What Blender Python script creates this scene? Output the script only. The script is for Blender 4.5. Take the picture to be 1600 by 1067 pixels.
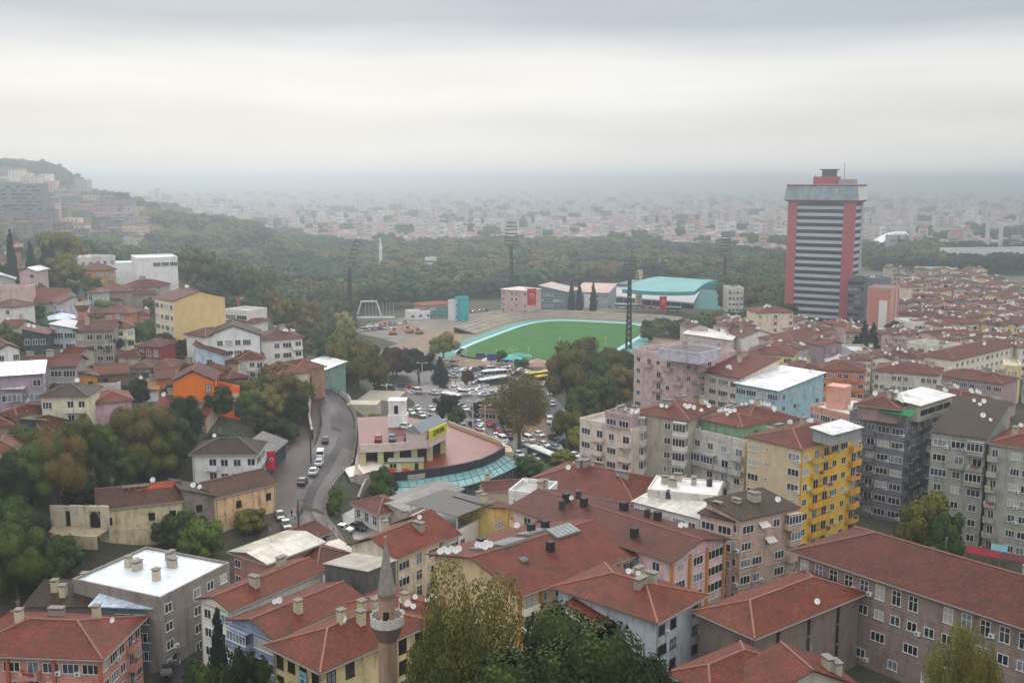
import bpy, math, random
import numpy as np
from mathutils import Vector
R = math.radians
rnd = random.Random(7)
scene = bpy.context.scene
C = scene.collection
for o in list(bpy.data.objects): bpy.data.objects.remove(o)

# ------------------------------------------------------------------ camera
CAMZ, PITCH, FPX = 75.0, R(8.88), 1600.0
cam_d = bpy.data.cameras.new('camera'); cam = bpy.data.objects.new('camera', cam_d); C.objects.link(cam)
cam.location = (0, 0, CAMZ); cam.rotation_euler = (R(90) - PITCH, 0, 0)
cam_d.sensor_width = 36; cam_d.lens = 36.0; cam_d.clip_start = 1; cam_d.clip_end = 40000
scene.camera = cam
# ------------------------------------------------------------------ sky
SUN_EL, SUN_AZ = R(30), R(-15)
w = bpy.data.worlds.new("World"); scene.world = w; w.use_nodes = True
nt = w.node_tree; nt.nodes.clear()
def N(t, **k):
    n = nt.nodes.new(t)
    for a, b in k.items(): setattr(n, a, b)
    return n
out = N('ShaderNodeOutputWorld'); bg = N('ShaderNodeBackground'); nt.links.new(bg.outputs[0], out.inputs[0])
sky = N('ShaderNodeTexSky', sky_type='NISHITA', sun_disc=False, sun_elevation=SUN_EL, sun_rotation=SUN_AZ)
skm = N('ShaderNodeMix', data_type='RGBA', blend_type='MULTIPLY'); skm.inputs[0].default_value = 1
nt.links.new(sky.outputs[0], skm.inputs[6]); skm.inputs[7].default_value = (1.2, 1.1, 1.0, 1)
tc = N('ShaderNodeTexCoord'); sep = N('ShaderNodeSeparateXYZ'); nt.links.new(tc.outputs['Generated'], sep.inputs[0])
mp = N('ShaderNodeMapping'); mp.inputs['Scale'].default_value = (1.6, 1.6, 16)
nt.links.new(tc.outputs['Generated'], mp.inputs[0])
nz = N('ShaderNodeTexNoise'); nz.inputs['Scale'].default_value = 1.5; nz.inputs['Detail'].default_value = 5; nz.inputs['Roughness'].default_value = .55
nt.links.new(mp.outputs[0], nz.inputs['Vector'])
ma = N('ShaderNodeMath', operation='MULTIPLY_ADD'); ma.inputs[1].default_value = .04; ma.inputs[2].default_value = -.02
nt.links.new(nz.outputs[0], ma.inputs[0])
ad = N('ShaderNodeMath', operation='ADD'); nt.links.new(sep.outputs[2], ad.inputs[0]); nt.links.new(ma.outputs[0], ad.inputs[1])
mr = N('ShaderNodeMapRange'); mr.inputs['From Min'].default_value = -.02; mr.inputs['From Max'].default_value = .38
nt.links.new(ad.outputs[0], mr.inputs[0])
cr = N('ShaderNodeValToRGB'); nt.links.new(mr.outputs[0], cr.inputs[0])
def s2l(c): return tuple(((v / 255) / 12.92 if v / 255 <= .04045 else ((v / 255 + .055) / 1.055) ** 2.4) for v in c)
stops = [(0.0, (250, 249, 247)), (.12, (238, 237, 234)), (.2, (236, 235, 232)), (.27, (246, 244, 240)), (.32, (243, 241, 237)), (.36, (222, 225, 228)), (.405, (188, 196, 206)), (.6, (205, 208, 214)), (1.0, (255, 255, 255))]
el = cr.color_ramp.elements
while len(el) > 1: el.remove(el[0])
el[0].position = 0; el[0].color = (*s2l(stops[0][1]), 1)
for p, c in stops[1:]:
    e = el.new(p); e.color = (*s2l(c), 1)
nz2 = N('ShaderNodeTexNoise'); nz2.inputs['Scale'].default_value = 3.1; nz2.inputs['Detail'].default_value = 6
mp2 = N('ShaderNodeMapping'); mp2.inputs['Scale'].default_value = (1, 1, 7); mp2.inputs['Location'].default_value = (3, 1, 2)
nt.links.new(tc.outputs['Generated'], mp2.inputs[0]); nt.links.new(mp2.outputs[0], nz2.inputs['Vector'])
mr2 = N('ShaderNodeMapRange'); mr2.inputs['From Min'].default_value = .3; mr2.inputs['From Max'].default_value = .7
mr2.inputs['To Min'].default_value = .9; mr2.inputs['To Max'].default_value = 1.05
nt.links.new(nz2.outputs[0], mr2.inputs[0])
mu = N('ShaderNodeMix', data_type='RGBA', blend_type='MULTIPLY'); mu.inputs[0].default_value = 1
nt.links.new(cr.outputs[0], mu.inputs[6]); nt.links.new(mr2.outputs[0], mu.inputs[7])
mx10 = N('ShaderNodeMix', data_type='RGBA', blend_type='MULTIPLY'); mx10.inputs[0].default_value = 1; mx10.inputs[7].default_value = (10, 10, 10, 1)
zb = N('ShaderNodeMapRange', interpolation_type='SMOOTHSTEP'); zb.inputs['From Min'].default_value = .2; zb.inputs['From Max'].default_value = .8; zb.inputs['To Min'].default_value = 10; zb.inputs['To Max'].default_value = 19
nt.links.new(sep.outputs[2], zb.inputs[0]); nt.links.new(zb.outputs[0], mx10.inputs[7])
nt.links.new(mu.outputs[2], mx10.inputs[6])
mix = N('ShaderNodeMix', data_type='RGBA'); mix.inputs[0].default_value = .94
nt.links.new(skm.outputs[2], mix.inputs[6]); nt.links.new(mx10.outputs[2], mix.inputs[7])
nt.links.new(mix.outputs[2], bg.inputs[0]); bg.inputs[1].default_value = .1
# ------------------------------------------------------------------ sun behind the overcast
sd = bpy.data.lights.new('sun', 'SUN'); sd.energy = 1.2; sd.angle = R(25); sd.color = (1, .96, .9)
so = bpy.data.objects.new('sun', sd); C.objects.link(so)
so.rotation_euler = (R(90) - SUN_EL, 0, R(180) - SUN_AZ + R(0))
scene.view_settings.view_transform = 'Standard'; scene.view_settings.look = 'None'
scene.view_settings.exposure = 0; scene.view_settings.gamma = 1
cy = scene.cycles
cy.max_bounces = 5; cy.diffuse_bounces = 2; cy.glossy_bounces = 2; cy.transmission_bounces = 2; cy.volume_bounces = 0; cy.transparent_max_bounces = 6
HAZE = .00053

# ------------------------------------------------------------------ picture <-> place
cp, sp_ = math.cos(PITCH), math.sin(PITCH)
def ray(px, py):
    u, v = (px - 800) / FPX, (py - 533.5) / FPX
    return u, cp - v * sp_, -sp_ - v * cp
def U(px, py, z):
    x, y, dz = ray(px, py); t = (z - CAMZ) / dz
    return Vector((x * t, y * t, z))
def at(px, py, Y):
    x, y, dz = ray(px, py); t = Y / y
    return Vector((x * t, Y, CAMZ + dz * t))
# ------------------------------------------------------------------ terrain
TP = [(-78,145,-1),(-60,140,-1),(-45,150,0),(-30,135,0),(-10,120,0),(-60,168,1),(-95,165,6),(-112,165,13),(-75,205,6),(-45,185,3),(-42,198,7.5),(-51,220,8),(-58,232,10),(-50,250,9.5),(-49,284,11),(-57,304,12),
 (-36,235,6),(-34,215,3),(-25,205,1),(-40,275,8),(-105,325,24),(-118,300,25),(-78,245,20),(-105,218,27),(-100,185,17),(-90,230,20),(-63,217,11),(-72,228,14),(-157,440,30),(-131,300,27),(-84,300,23),(-66,340,16),(-64,328,15),(-100,400,22),
 (-60,400,4),(-40,340,4),(-30,300,2),(-45,320,5),(-300,600,26),(-200,430,36),(-230,330,42),(-160,240,36),(-150,200,28),(-450,900,44),(-650,1300,88),(-461,1100,50),(-375,1000,30),(-281,900,17),(-200,800,7),(-120,700,3),(-60,560,0),(-120,520,8),(-30,450,0),
 (-900,1500,88),(-900,900,80),(-600,600,60),(-1500,1500,88),(-1300,2600,60),(-560,1500,34),(-450,1600,0),(-500,2000,0),(-430,1300,14),(-330,1200,4),(-800,2000,40),(-250,1250,4),(-200,1500,0),(-600,2500,0),(-230,200,45),(-200,80,30)]
for gx in range(-20, 500, 60):
    for gy in list(range(60, 700, 70)): 
        if gx > 0 or gy < 130: TP.append((gx + 20, gy, 0))
TP += [(0,260,0),(-10,230,0),(-15,300,0),(0,330,0),(-25,380,0),(0,420,0),(0,900,0),(300,1000,0),(600,1000,0),(0,1500,0),(600,1800,0),(-100,1200,0),(-400,3000,0),(0,3500,0),(1000,3000,0),(-2000,5000,0),(2000,6000,0),(0,8000,0),(-5000,9000,0),(5000,9000,0),(-60,100,0),(-100,100,5)]
TPA = np.array(TP, float)
XBY = [0, 200, 300, 350, 400, 500, 600, 800, 1000, 1500, 3000]; XBX = [-10, -12, -22, -32, -62, -85, -92, -115, -190, -330, -700]
def Traw(x, y):
    x, y = np.asarray(x, float), np.asarray(y, float)
    d2 = (TPA[:, 0] - x[..., None]) ** 2 + (TPA[:, 1] - y[..., None]) ** 2
    w_ = 1 / (d2 + 30 + 1e-4 * (x * x + y * y)[..., None]) ** 2
    v = (w_ * TPA[:, 2]).sum(-1) / w_.sum(-1)
    m = np.clip((np.interp(y, XBY, XBX) - x) / (18 + .05 * y), 0, 1); m = m * m * (3 - 2 * m)
    return v * m
GX, GY = np.arange(-1000, 701, 5.0), np.arange(40, 1701, 5.0)
TG = np.array([Traw(GX, np.full(len(GX), gy)) for gy in GY])
def T(x, y):
    fx, fy = (x - GX[0]) / 5, (y - GY[0]) / 5
    if 0 <= fx < len(GX) - 1 and 0 <= fy < len(GY) - 1:
        i, j = int(fx), int(fy); u, v = fx - i, fy - j
        return float((TG[j, i] * (1 - u) + TG[j, i + 1] * u) * (1 - v) + (TG[j + 1, i] * (1 - u) + TG[j + 1, i + 1] * u) * v)
    return float(Traw(x, y))
def hit(px, py, h=0.0):
    x, y, dz = ray(px, py); s = 1.0
    t = 60.0
    while t < 12000:
        if CAMZ + dz * t <= T(x * t, y * t) + h: break
        t += max(.5, t * .004)
    return Vector((x * t, y * t, CAMZ + dz * t))
def px_of(p):
    x, y, z = p[0], p[1], p[2] - CAMZ
    zc = y * cp - z * sp_; yc = -(z * cp + y * sp_)
    return 800 + FPX * x / zc, 533.5 + FPX * yc / zc

# ------------------------------------------------------------------ materials
MATS = {}
def nodes(name, rough=.8, spec=.3):
    m = bpy.data.materials.new(name); m.use_nodes = True
    b = m.node_tree.nodes['Principled BSDF']; b.inputs['Roughness'].default_value = rough
    b.inputs['Specular IOR Level'].default_value = spec
    return m, m.node_tree, b
def lin(c, k=1.0): return tuple(v * k for v in s2l(c)) + (1,)
def ramp(t, fac, cols):
    r = t.nodes.new('ShaderNodeValToRGB'); t.links.new(fac, r.inputs[0])
    e = r.color_ramp.elements; e[0].position = cols[0][0]; e[0].color = cols[0][1]; e[1].position = cols[-1][0]; e[1].color = cols[-1][1]
    for p, c in cols[1:-1]:
        q = e.new(p); q.color = c
    return r.outputs[0]
def noise_n(t, scale, detail=4, vec=None, rough=.55, dist=0):
    n = t.nodes.new('ShaderNodeTexNoise'); n.inputs['Scale'].default_value = scale; n.inputs['Detail'].default_value = detail
    n.inputs['Roughness'].default_value = rough; n.inputs['Distortion'].default_value = dist
    if vec is not None: t.links.new(vec, n.inputs['Vector'])
    return n.outputs[0]
def mixc(t, fac, a, b, mode='MIX'):
    n = t.nodes.new('ShaderNodeMix'); n.data_type = 'RGBA'; n.blend_type = mode
    for s, v in ((0, fac), (6, a), (7, b)):
        if hasattr(v, 'is_linked') or hasattr(v, 'links'): t.links.new(v, n.inputs[s])
        else: n.inputs[s].default_value = v
    return n.outputs[2]
def pos(t, scale=(1, 1, 1)):
    g = t.nodes.new('ShaderNodeNewGeometry'); m = t.nodes.new('ShaderNodeMapping'); m.inputs['Scale'].default_value = scale
    t.links.new(g.outputs['Position'], m.inputs[0]); return m.outputs[0]
def objrand(t):
    return t.nodes.new('ShaderNodeObjectInfo').outputs['Random']
def wallm(c, dirt=.5):
    k = ('wall', c, dirt)
    if k in MATS: return MATS[k]
    m, t, b = nodes('plaster', .9, .2)
    v = pos(t)
    n1 = noise_n(t, .55, 6, v, .65)                       # broad weathering
    n2 = noise_n(t, 1.0, 4, pos(t, (1.1, 1.1, .22)), .6)  # rain streaks
    n3 = noise_n(t, 6, 3, v)
    c0 = tuple(min(.86, v * 1.12) for v in lin(c)[:3]); base = ramp(t, n1, [(.3, tuple(v * (1 - .36 * dirt) for v in c0) + (1,)), (.5, c0 + (1,)), (.72, tuple(min(.9, v * 1.08) for v in c0) + (1,))])
    st = ramp(t, n2, [(.5, (0, 0, 0, 1)), (.72, (1, 1, 1, 1))])
    dk = mixc(t, 1, base, (.50, .48, .44, 1), 'MULTIPLY')
    s = t.nodes.new('ShaderNodeMath'); s.operation = 'MULTIPLY'; s.inputs[1].default_value = dirt; t.links.new(st, s.inputs[0])
    col = mixc(t, s.outputs[0], base, dk)
    col = mixc(t, 1, col, ramp(t, n3, [(.3, (.88, .88, .88, 1)), (.7, (1.08, 1.08, 1.08, 1))]), 'MULTIPLY')
    t.links.new(col, b.inputs['Base Color'])
    MATS[k] = m; return m
def roofm(c, old=.8, metal=False):
    k = ('roof', c, old, metal)
    if k in MATS: return MATS[k]
    c0 = c; c = c if metal else tuple(v * q for v, q in zip(c, (.75, .60, .44)))
    m, t, b = nodes('tin' if metal else 'clay_tiles', .35 if metal else .7, .3)
    uv = t.nodes.new('ShaderNodeUVMap').outputs[0]; v = pos(t)
    br = t.nodes.new('ShaderNodeTexBrick'); t.links.new(uv, br.inputs['Vector'])
    br.inputs['Scale'].default_value = 1; br.inputs['Brick Width'].default_value = .42 if not metal else .9; br.inputs['Row Height'].default_value = .44 if not metal else 6
    br.inputs['Mortar Size'].default_value = .045; br.inputs['Mortar Smooth'].default_value = .5
    br.inputs['Color1'].default_value = lin(c, 1.25); br.inputs['Color2'].default_value = lin(c, .7 if not metal else .9); br.inputs['Mortar'].default_value = lin(c, .34 if not metal else .75)
    br.offset = 0
    n1 = noise_n(t, .33, 7, v, .7, .4); n2 = noise_n(t, 1.6, 6, v, .7)
    tint = ramp(t, n1, [(.3, (.5, .5, .54, 1)), (.45, (.85, .87, .9, 1)), (.55, (1.05, 1, .95, 1)), (.7, (1.5, 1.32, 1.15, 1))])
    col = mixc(t, 1, br.outputs[0], tint, 'MULTIPLY')
    oi = ramp(t, objrand(t), [(0, (.82, .84, .86, 1)), (.5, (1, 1, 1, 1)), (1, (1.22, 1.12, 1.0, 1))]); col = mixc(t, 1 if not metal else 0, col, oi, 'MULTIPLY')
    moss = lin((78, 66, 52) if not metal else (150, 140, 130))
    s = ramp(t, n2, [(.5, (0, 0, 0, 1)), (.68, (old, old, old, 1))])
    col = mixc(t, s, col, moss)
    t.links.new(col, b.inputs['Base Color'])
    bp = t.nodes.new('ShaderNodeBump'); bp.inputs['Strength'].default_value = .6; bp.inputs['Distance'].default_value = .06
    t.links.new(br.outputs['Fac'], bp.inputs['Height']); bp.invert = True
    t.links.new(bp.outputs[0], b.inputs['Normal'])
    MATS[k] = m; return m
def plain(c, rough=.6, spec=.3, var=.12, sc=2.0, name='paint'):
    k = ('plain', c, rough, spec, var, sc)
    if k in MATS: return MATS[k]
    m, t, b = nodes(name, rough, spec)
    n = noise_n(t, sc, 5, pos(t))
    t.links.new(ramp(t, n, [(.3, lin(c, 1 - var)), (.7, lin(c, 1 + var))]), b.inputs['Base Color'])
    MATS[k] = m; return m
def flatm(c):
    k = ('flat', c)
    if k in MATS: return MATS[k]
    m, t, b = nodes('roofing_felt', .6, .3); v = pos(t)
    n1 = noise_n(t, .35, 7, v, .7, .6); n2 = noise_n(t, 1.7, 6, v, .7)
    br = t.nodes.new('ShaderNodeTexBrick'); t.links.new(v, br.inputs['Vector']); br.inputs['Scale'].default_value = 1; br.inputs['Brick Width'].default_value = 5; br.inputs['Row Height'].default_value = 1.1; br.inputs['Mortar Size'].default_value = .03
    br.inputs['Color1'].default_value = (1, 1, 1, 1); br.inputs['Color2'].default_value = (.93, .93, .92, 1); br.inputs['Mortar'].default_value = (.75, .74, .72, 1)
    col = mixc(t, 1, ramp(t, n1, [(.32, lin(c, .66)), (.48, lin(c, .95)), (.7, lin(c, 1.06))]), br.outputs[0], 'MULTIPLY')
    col = mixc(t, ramp(t, n2, [(.55, (0, 0, 0, 1)), (.72, (.5, .5, .5, 1))]), col, lin(c, .55))
    t.links.new(col, b.inputs['Base Color']); MATS[k] = m; return m
def glassm(c=(28, 34, 40), name='glass'):
    k = ('glass', c)
    if k in MATS: return MATS[k]
    m, t, b = nodes(name, .08, .6)
    n = noise_n(t, .7, 3, pos(t)); 
    t.links.new(ramp(t, n, [(.35, lin(c, .6)), (.65, lin(c, 1.5))]), b.inputs['Base Color'])
    MATS[k] = m; return m
def leafm(name, cols, k=1.0, soft=False):
    if name in MATS: return MATS[name]
    m, t, b = nodes(name, .75, .15)
    n = noise_n(t, .45, 4, pos(t), .6)
    n2 = noise_n(t, 2.6, 3, pos(t))
    o = objrand(t)
    a = t.nodes.new('ShaderNodeMath'); a.operation = 'MULTIPLY_ADD'; a.inputs[1].default_value = .42; t.links.new(o, a.inputs[0]); a2 = t.nodes.new('ShaderNodeMath'); a2.operation = 'ADD'; a2.inputs[1].default_value = -.21
    t.links.new(n, a2.inputs[0]); t.links.new(a2.outputs[0], a.inputs[2])
    L = len(cols)
    c = ramp(t, a.outputs[0], [(.22 + .56 * i / (L - 1), lin(cc, k * .9)) for i, cc in enumerate(cols)])
    if not soft: c = mixc(t, 1, c, ramp(t, n2, [(.3, (.6, .6, .6, 1)), (.7, (1.35, 1.35, 1.35, 1))]), 'MULTIPLY')
    t.links.new(c, b.inputs['Base Color'])
    MATS[name] = m; return m
BARK = plain((92, 80, 68), .9, .1, .3, 3)
LEAF = {
 'olive': leafm('olive_leaves', [(72,80,36),(94,98,42),(114,112,48),(130,112,56)]),
 'green': leafm('green_leaves', [(50,72,36),(70,92,42),(96,112,50)]),
 'dark': leafm('dark_leaves', [(34,46,22),(50,66,28),(88,102,42)]),
 'conifer': leafm('needles', [(32,46,40),(40,54,46),(50,62,52)]),
 'autumn': leafm('autumn_leaves', [(66,80,38),(90,94,42),(110,100,48),(116,90,50)]),
 'yellow': leafm('yellow_leaves', [(112,114,52),(136,132,66),(152,144,80)]),
 'russet': leafm('russet_leaves', [(80,56,46),(100,60,50),(108,76,58)]),
 'bright': leafm('bright_leaves', [(74,96,40),(98,120,50),(120,134,58)]),
 'forest': leafm('wood_leaves', [(46,68,50),(60,82,54),(74,94,56),(88,100,58),(102,102,60)]),
}

WOODC = [tuple(min(255, int(v * 1.13)) for v in c) for c in [(52,74,52),(62,84,56),(70,92,56),(82,98,58),(92,104,62),(100,106,62),(108,104,66),(114,98,66),(46,66,52),(56,78,66),(76,88,66),(116,116,72)]]
for i, c in enumerate(WOODC): LEAF['w%d' % i] = leafm('wood_leaves_%d' % i, [tuple(int(v * .92) for v in c), tuple(min(255, int(v * 1.08)) for v in c)], 1.0, True)
# ------------------------------------------------------------------ mesh helpers
class MB:
    def __init__(s): s.v = []; s.f = []; s.m = []; s.uv = []
    def quad(s, *p, m=0, uv=None):
        i = len(s.v); s.v += [tuple(q) for q in p]; s.f.append(tuple(range(i, i + len(p)))); s.m.append(m)
        if uv is None: uv = [(0, 0)] * len(p)
        s.uv.append(uv)
    def tri_uv(s, *p, m=0):
        """face with uv in metres: u horizontal, v up the slope"""
        P = [Vector(q) for q in p]; n = (P[1] - P[0]).cross(P[2] - P[0])
        if n.length < 1e-9: n = Vector((0, 0, 1))
        n.normalize(); h = Vector((0, 0, 1)).cross(n)
        if h.length < 1e-4: h = Vector((1, 0, 0))
        h.normalize(); g = n.cross(h)
        s.quad(*p, m=m, uv=[(q.dot(h), q.dot(g)) for q in P])
    def box(s, x0, x1, y0, y1, z0, z1, m=0, top=None):
        if x0 > x1: x0, x1 = x1, x0
        if y0 > y1: y0, y1 = y1, y0
        a = [(x0,y0,z0),(x1,y0,z0),(x1,y1,z0),(x0,y1,z0),(x0,y0,z1),(x1,y0,z1),(x1,y1,z1),(x0,y1,z1)]
        for f in ((0,3,2,1),(0,1,5,4),(1,2,6,5),(2,3,7,6),(3,0,4,7)): s.quad(*[a[i] for i in f], m=m)
        s.tri_uv(*[a[i] for i in (4,5,6,7)], m=m if top is None else top)
    def prism(s, poly, z0, z1, m=0, top=None, bottom=False):
        n = len(poly)
        if sum(poly[i][0] * poly[(i+1)%n][1] - poly[(i+1)%n][0] * poly[i][1] for i in range(n)) < 0: poly = poly[::-1]
        for i in range(n):
            a, b = poly[i], poly[(i + 1) % n]
            s.quad((a[0],a[1],z0),(b[0],b[1],z0),(b[0],b[1],z1),(a[0],a[1],z1), m=m)
        s.tri_uv(*[(p[0],p[1],z1) for p in poly], m=m if top is None else top)
        if bottom: s.quad(*[(p[0],p[1],z0) for p in poly[::-1]], m=m)
    def cyl(s, p0, p1, r0, r1, n=8, m=0, caps=True):
        p0, p1 = Vector(p0), Vector(p1); d = (p1 - p0).normalized()
        a = d.orthogonal().normalized(); b = d.cross(a)
        c0 = [p0 + (a * math.cos(2*math.pi*i/n) + b * math.sin(2*math.pi*i/n)) * r0 for i in range(n)]
        c1 = [p1 + (a * math.cos(2*math.pi*i/n) + b * math.sin(2*math.pi*i/n)) * r1 for i in range(n)]
        for i in range(n):
            j = (i + 1) % n; s.quad(c0[i], c0[j], c1[j], c1[i], m=m)
        if caps:
            s.quad(*c0[::-1], m=m); s.quad(*c1, m=m)
    def bar(s, p0, p1, w=.1, m=0): s.cyl(p0, p1, w * .6, w * .6, 4, m)
    def mesh(s, name, mats):
        me = bpy.data.meshes.new(name); me.from_pydata(s.v, [], s.f)
        for q in mats: me.materials.append(q)
        me.polygons.foreach_set('material_index', s.m)
        if any(any(u != (0, 0) for u in f) for f in s.uv):
            l = me.uv_layers.new(name='UVMap'); l.data.foreach_set('uv', [c for f in s.uv for u in f for c in u])
        me.update(); return me
    def build(s, name, mats, parent=None, loc=(0, 0, 0), rz=0.0):
        if not isinstance(mats, (list, tuple)): mats = [mats]
        return link(name, s.mesh(name, mats), parent, loc, rz)
def link(name, me, parent=None, loc=(0, 0, 0), rz=0.0, rot=None):
    o = bpy.data.objects.new(name, me); C.objects.link(o); o.location = loc; o.rotation_euler = rot or (0, 0, rz)
    if parent is not None: o.parent = parent
    return o
LABELS = {}
def tag(o, label=None, cat=None, group=None, kind=None):
    if label: o['label'] = label; LABELS.setdefault(label, []).append(o)
    if cat: o['category'] = cat
    if group: o['group'] = group
    if kind: o['kind'] = kind
    return o
def empty(name, loc, rz, label, cat, group=None):
    o = bpy.data.objects.new(name, None); C.objects.link(o); o.location = loc; o.rotation_euler = (0, 0, rz); o.empty_display_size = .5
    return tag(o, label, cat, group)
def copy_tree(src, loc, rz=0, scale=None, label=None, group=None):
    r = src.copy(); C.objects.link(r); r.location = loc; r.rotation_euler = (0, 0, rz)
    if scale: r.scale = scale if isinstance(scale, tuple) else (scale,) * 3
    if label: tag(r, label)
    if group: r['group'] = group
    for ch in list(src.children):
        c = ch.copy(); C.objects.link(c); c.parent = r
        for g in ch.children:
            d = g.copy(); C.objects.link(d); d.parent = c
    return r
def npmesh(name, V, Fq, mats, mi=None):
    """V (n,3), Fq (m,k) faces"""
    me = bpy.data.meshes.new(name); n, k = Fq.shape
    me.vertices.add(len(V)); me.vertices.foreach_set('co', V.astype(np.float32).ravel())
    me.loops.add(n * k); me.loops.foreach_set('vertex_index', Fq.astype(np.int32).ravel())
    me.polygons.add(n); me.polygons.foreach_set('loop_start', np.arange(0, n * k, k, dtype=np.int32)); me.polygons.foreach_set('loop_total', np.full(n, k, np.int32))
    for q in mats: me.materials.append(q)
    if mi is not None: me.polygons.foreach_set('material_index', mi.astype(np.int32))
    me.update(calc_edges=True); return me
# ------------------------------------------------------------------ trees
def leaf_quads(rs, centers, size, nrm=None):
    n = len(centers)
    a = rs.normal(size=(n, 3)); a /= np.linalg.norm(a, axis=1, keepdims=True)
    if nrm is not None:
        a = a * .55 + nrm; a /= np.linalg.norm(a, axis=1, keepdims=True)
    r = rs.normal(size=(n, 3)); u = np.cross(a, r); u /= np.linalg.norm(u, axis=1, keepdims=True); v = np.cross(a, u)
    s = size * (.6 + .8 * rs.random((n, 1))); u = u * s; v = v * s * .7
    V = np.stack([centers - u - v * .4, centers + u * .3 - v, centers + u + v * .3, centers - u * .2 + v], 1).reshape(-1, 3)
    return V, np.arange(4 * n).reshape(n, 4)
def crown_mesh(name, seed, n, leaf, mat, shape='round', core=True):
    """crown for a tree of height 1 and width 1 (units scaled afterwards)"""
    rs = np.random.default_rng(seed)
    lobes = []
    if shape == 'round':
        k = 15
        for i in range(k):
            th = i * 2.4 + rs.random() * .6; h = .34 + .5 * ((i + .5) / k) + rs.normal() * .04
            rr = .36 * math.sqrt(max(.08, 1 - ((h - .55) / .46) ** 2)) * (.6 + .5 * rs.random())
            lobes.append((rr * math.cos(th), rr * math.sin(th), h, .13 + .09 * rs.random()))
        lobes.append((0, 0, .6, .25)); lobes.append((.03, 0, .8, .17))
    elif shape == 'broad':
        for i in range(18):
            th = i * 2.4 + rs.random(); h = .42 + .42 * rs.random(); rr = .4 * (.35 + .65 * rs.random()) * (1.15 - abs(h - .55))
            lobes.append((rr * math.cos(th), rr * math.sin(th), h, .11 + .08 * rs.random()))
        lobes.append((0, 0, .62, .2))
    elif shape == 'cone':
        for i in range(16):
            h = .12 + .82 * (i / 15); rr = .34 * (1 - h) ** .8; th = i * 2.4
            lobes.append((rr * .5 * math.cos(th), rr * .5 * math.sin(th), h, .06 + .36 * (1 - h)))
    elif shape == 'cypress':
        for i in range(14):
            h = .08 + .88 * (i / 13); lobes.append((rs.normal() * .03, rs.normal() * .03, h, .34 * min(1, .45 + h / .3) * (1 - h) ** .7 + .03))
    L = np.array(lobes); w_ = L[:, 3] ** 2; w_ /= w_.sum()
    idx = rs.choice(len(L), n, p=w_)
    d = rs.normal(size=(n, 3)); d /= np.linalg.norm(d, axis=1, keepdims=True)
    rad = (.78 + .26 * rs.random((n, 1)) ** .7)
    zs = .9 if shape in ('round', 'broad') else (.55 if shape == 'cone' else .35)
    cc = L[idx, :3] + d * L[idx, 3:4] * rad * np.array([1, 1, zs])
    V, Fq = leaf_quads(rs, cc, leaf, d)
    if core:
        # irregular inner masses so that the crown is not see-through everywhere
        th = np.linspace(0, 2 * np.pi, 7)[:-1]; ph = np.linspace(-1.2, 1.2, 4)
        VV, FF = [V], [Fq]; base = len(V)
        for lx, ly, lz, lr in lobes:
            q = np.array([[math.cos(p) * math.cos(t_), math.cos(p) * math.sin(t_), math.sin(p) * zs] for p in ph for t_ in th])
            q = q * lr * .84 * (.8 + .35 * rs.random((len(q), 1))) + np.array([lx, ly, lz])
            fs = [(a * 6 + b, a * 6 + (b + 1) % 6, (a + 1) * 6 + (b + 1) % 6, (a + 1) * 6 + b) for a in range(3) for b in range(6)]
            VV.append(q); FF.append(np.array(fs) + base); base += len(q)
        V = np.concatenate(VV); Fq = np.concatenate(FF)
    V = V.copy(); V[:, 2] = np.maximum(V[:, 2], .06)
    return npmesh(name, V, Fq, [mat])
def trunk_mb(seed, shape):
    r = random.Random(seed); m = MB()
    if shape in ('cone', 'cypress'):
        m.cyl((0, 0, 0), (0, 0, .5), .03, .015, 6); return m
    p = Vector((0, 0, 0)); q = Vector((r.uniform(-.02, .02), r.uniform(-.02, .02), .2)); m.cyl(p, q, .035, .026, 7)
    q2 = q + Vector((r.uniform(-.04, .04), r.uniform(-.04, .04), .22)); m.cyl(q, q2, .026, .018, 6)
    m.cyl(q2, q2 + Vector((0, .02, .3)), .018, .006, 5)
    for i in range(7):
        a = i * 2.3 + r.random(); s0 = q.lerp(q2, r.random()); e = s0 + Vector((math.cos(a) * .26, math.sin(a) * .26, .18 + r.random() * .14))
        m.cyl(s0, e, .014, .006, 5)
        for j in range(2):
            e2 = e + Vector((math.cos(a + j - .5) * .12, math.sin(a + j - .5) * .12, .1)); m.cyl(e, e2, .006, .003, 4)
    return m
_cr = {}
def crown(kind, shape, q, var):
    k = (kind, shape, q, var)
    if k not in _cr:
        n, lf = {'near': (34000, .0092), 'mid': (5200, .022), 'far': (900, .042), 'sparse': (20000, .0078)}[q]
        if shape == 'cypress': lf *= 1.5
        _cr[k] = crown_mesh('crown', 31 * var + hash_s(shape), n, lf, LEAF[kind], shape, q != 'sparse')
    return _cr[k]
def hash_s(s): return sum(ord(c) * (i + 3) for i, c in enumerate(s)) % 97
_tr = {}
def trunk(shape, var):
    if (shape, var) not in _tr: _tr[(shape, var)] = trunk_mb(var + 5, shape).mesh('trunk', [BARK])
    return _tr[(shape, var)]
_ti = [0]
def tree(base, h, wd, kind='green', shape='round', q='mid', label=None, group=None, name='tree', cat='tree'):
    _ti[0] += 1; var = _ti[0] % 4
    r = empty(name, base, rnd.random() * 6.28, label, cat, group); r.scale = (wd, wd, h)
    link('trunk', trunk(shape, var), r); link('crown', crown(kind, shape, q, var), r)
    return r
_ft = {}
def far_tree_mesh(kind, shape, var):
    k = (kind, shape, var)
    if k not in _ft:
        me = crown_mesh('tree', 11 * var + hash_s(shape), 620, .05, LEAF[kind], shape, True)
        _ft[k] = me
    return _ft[k]

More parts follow.
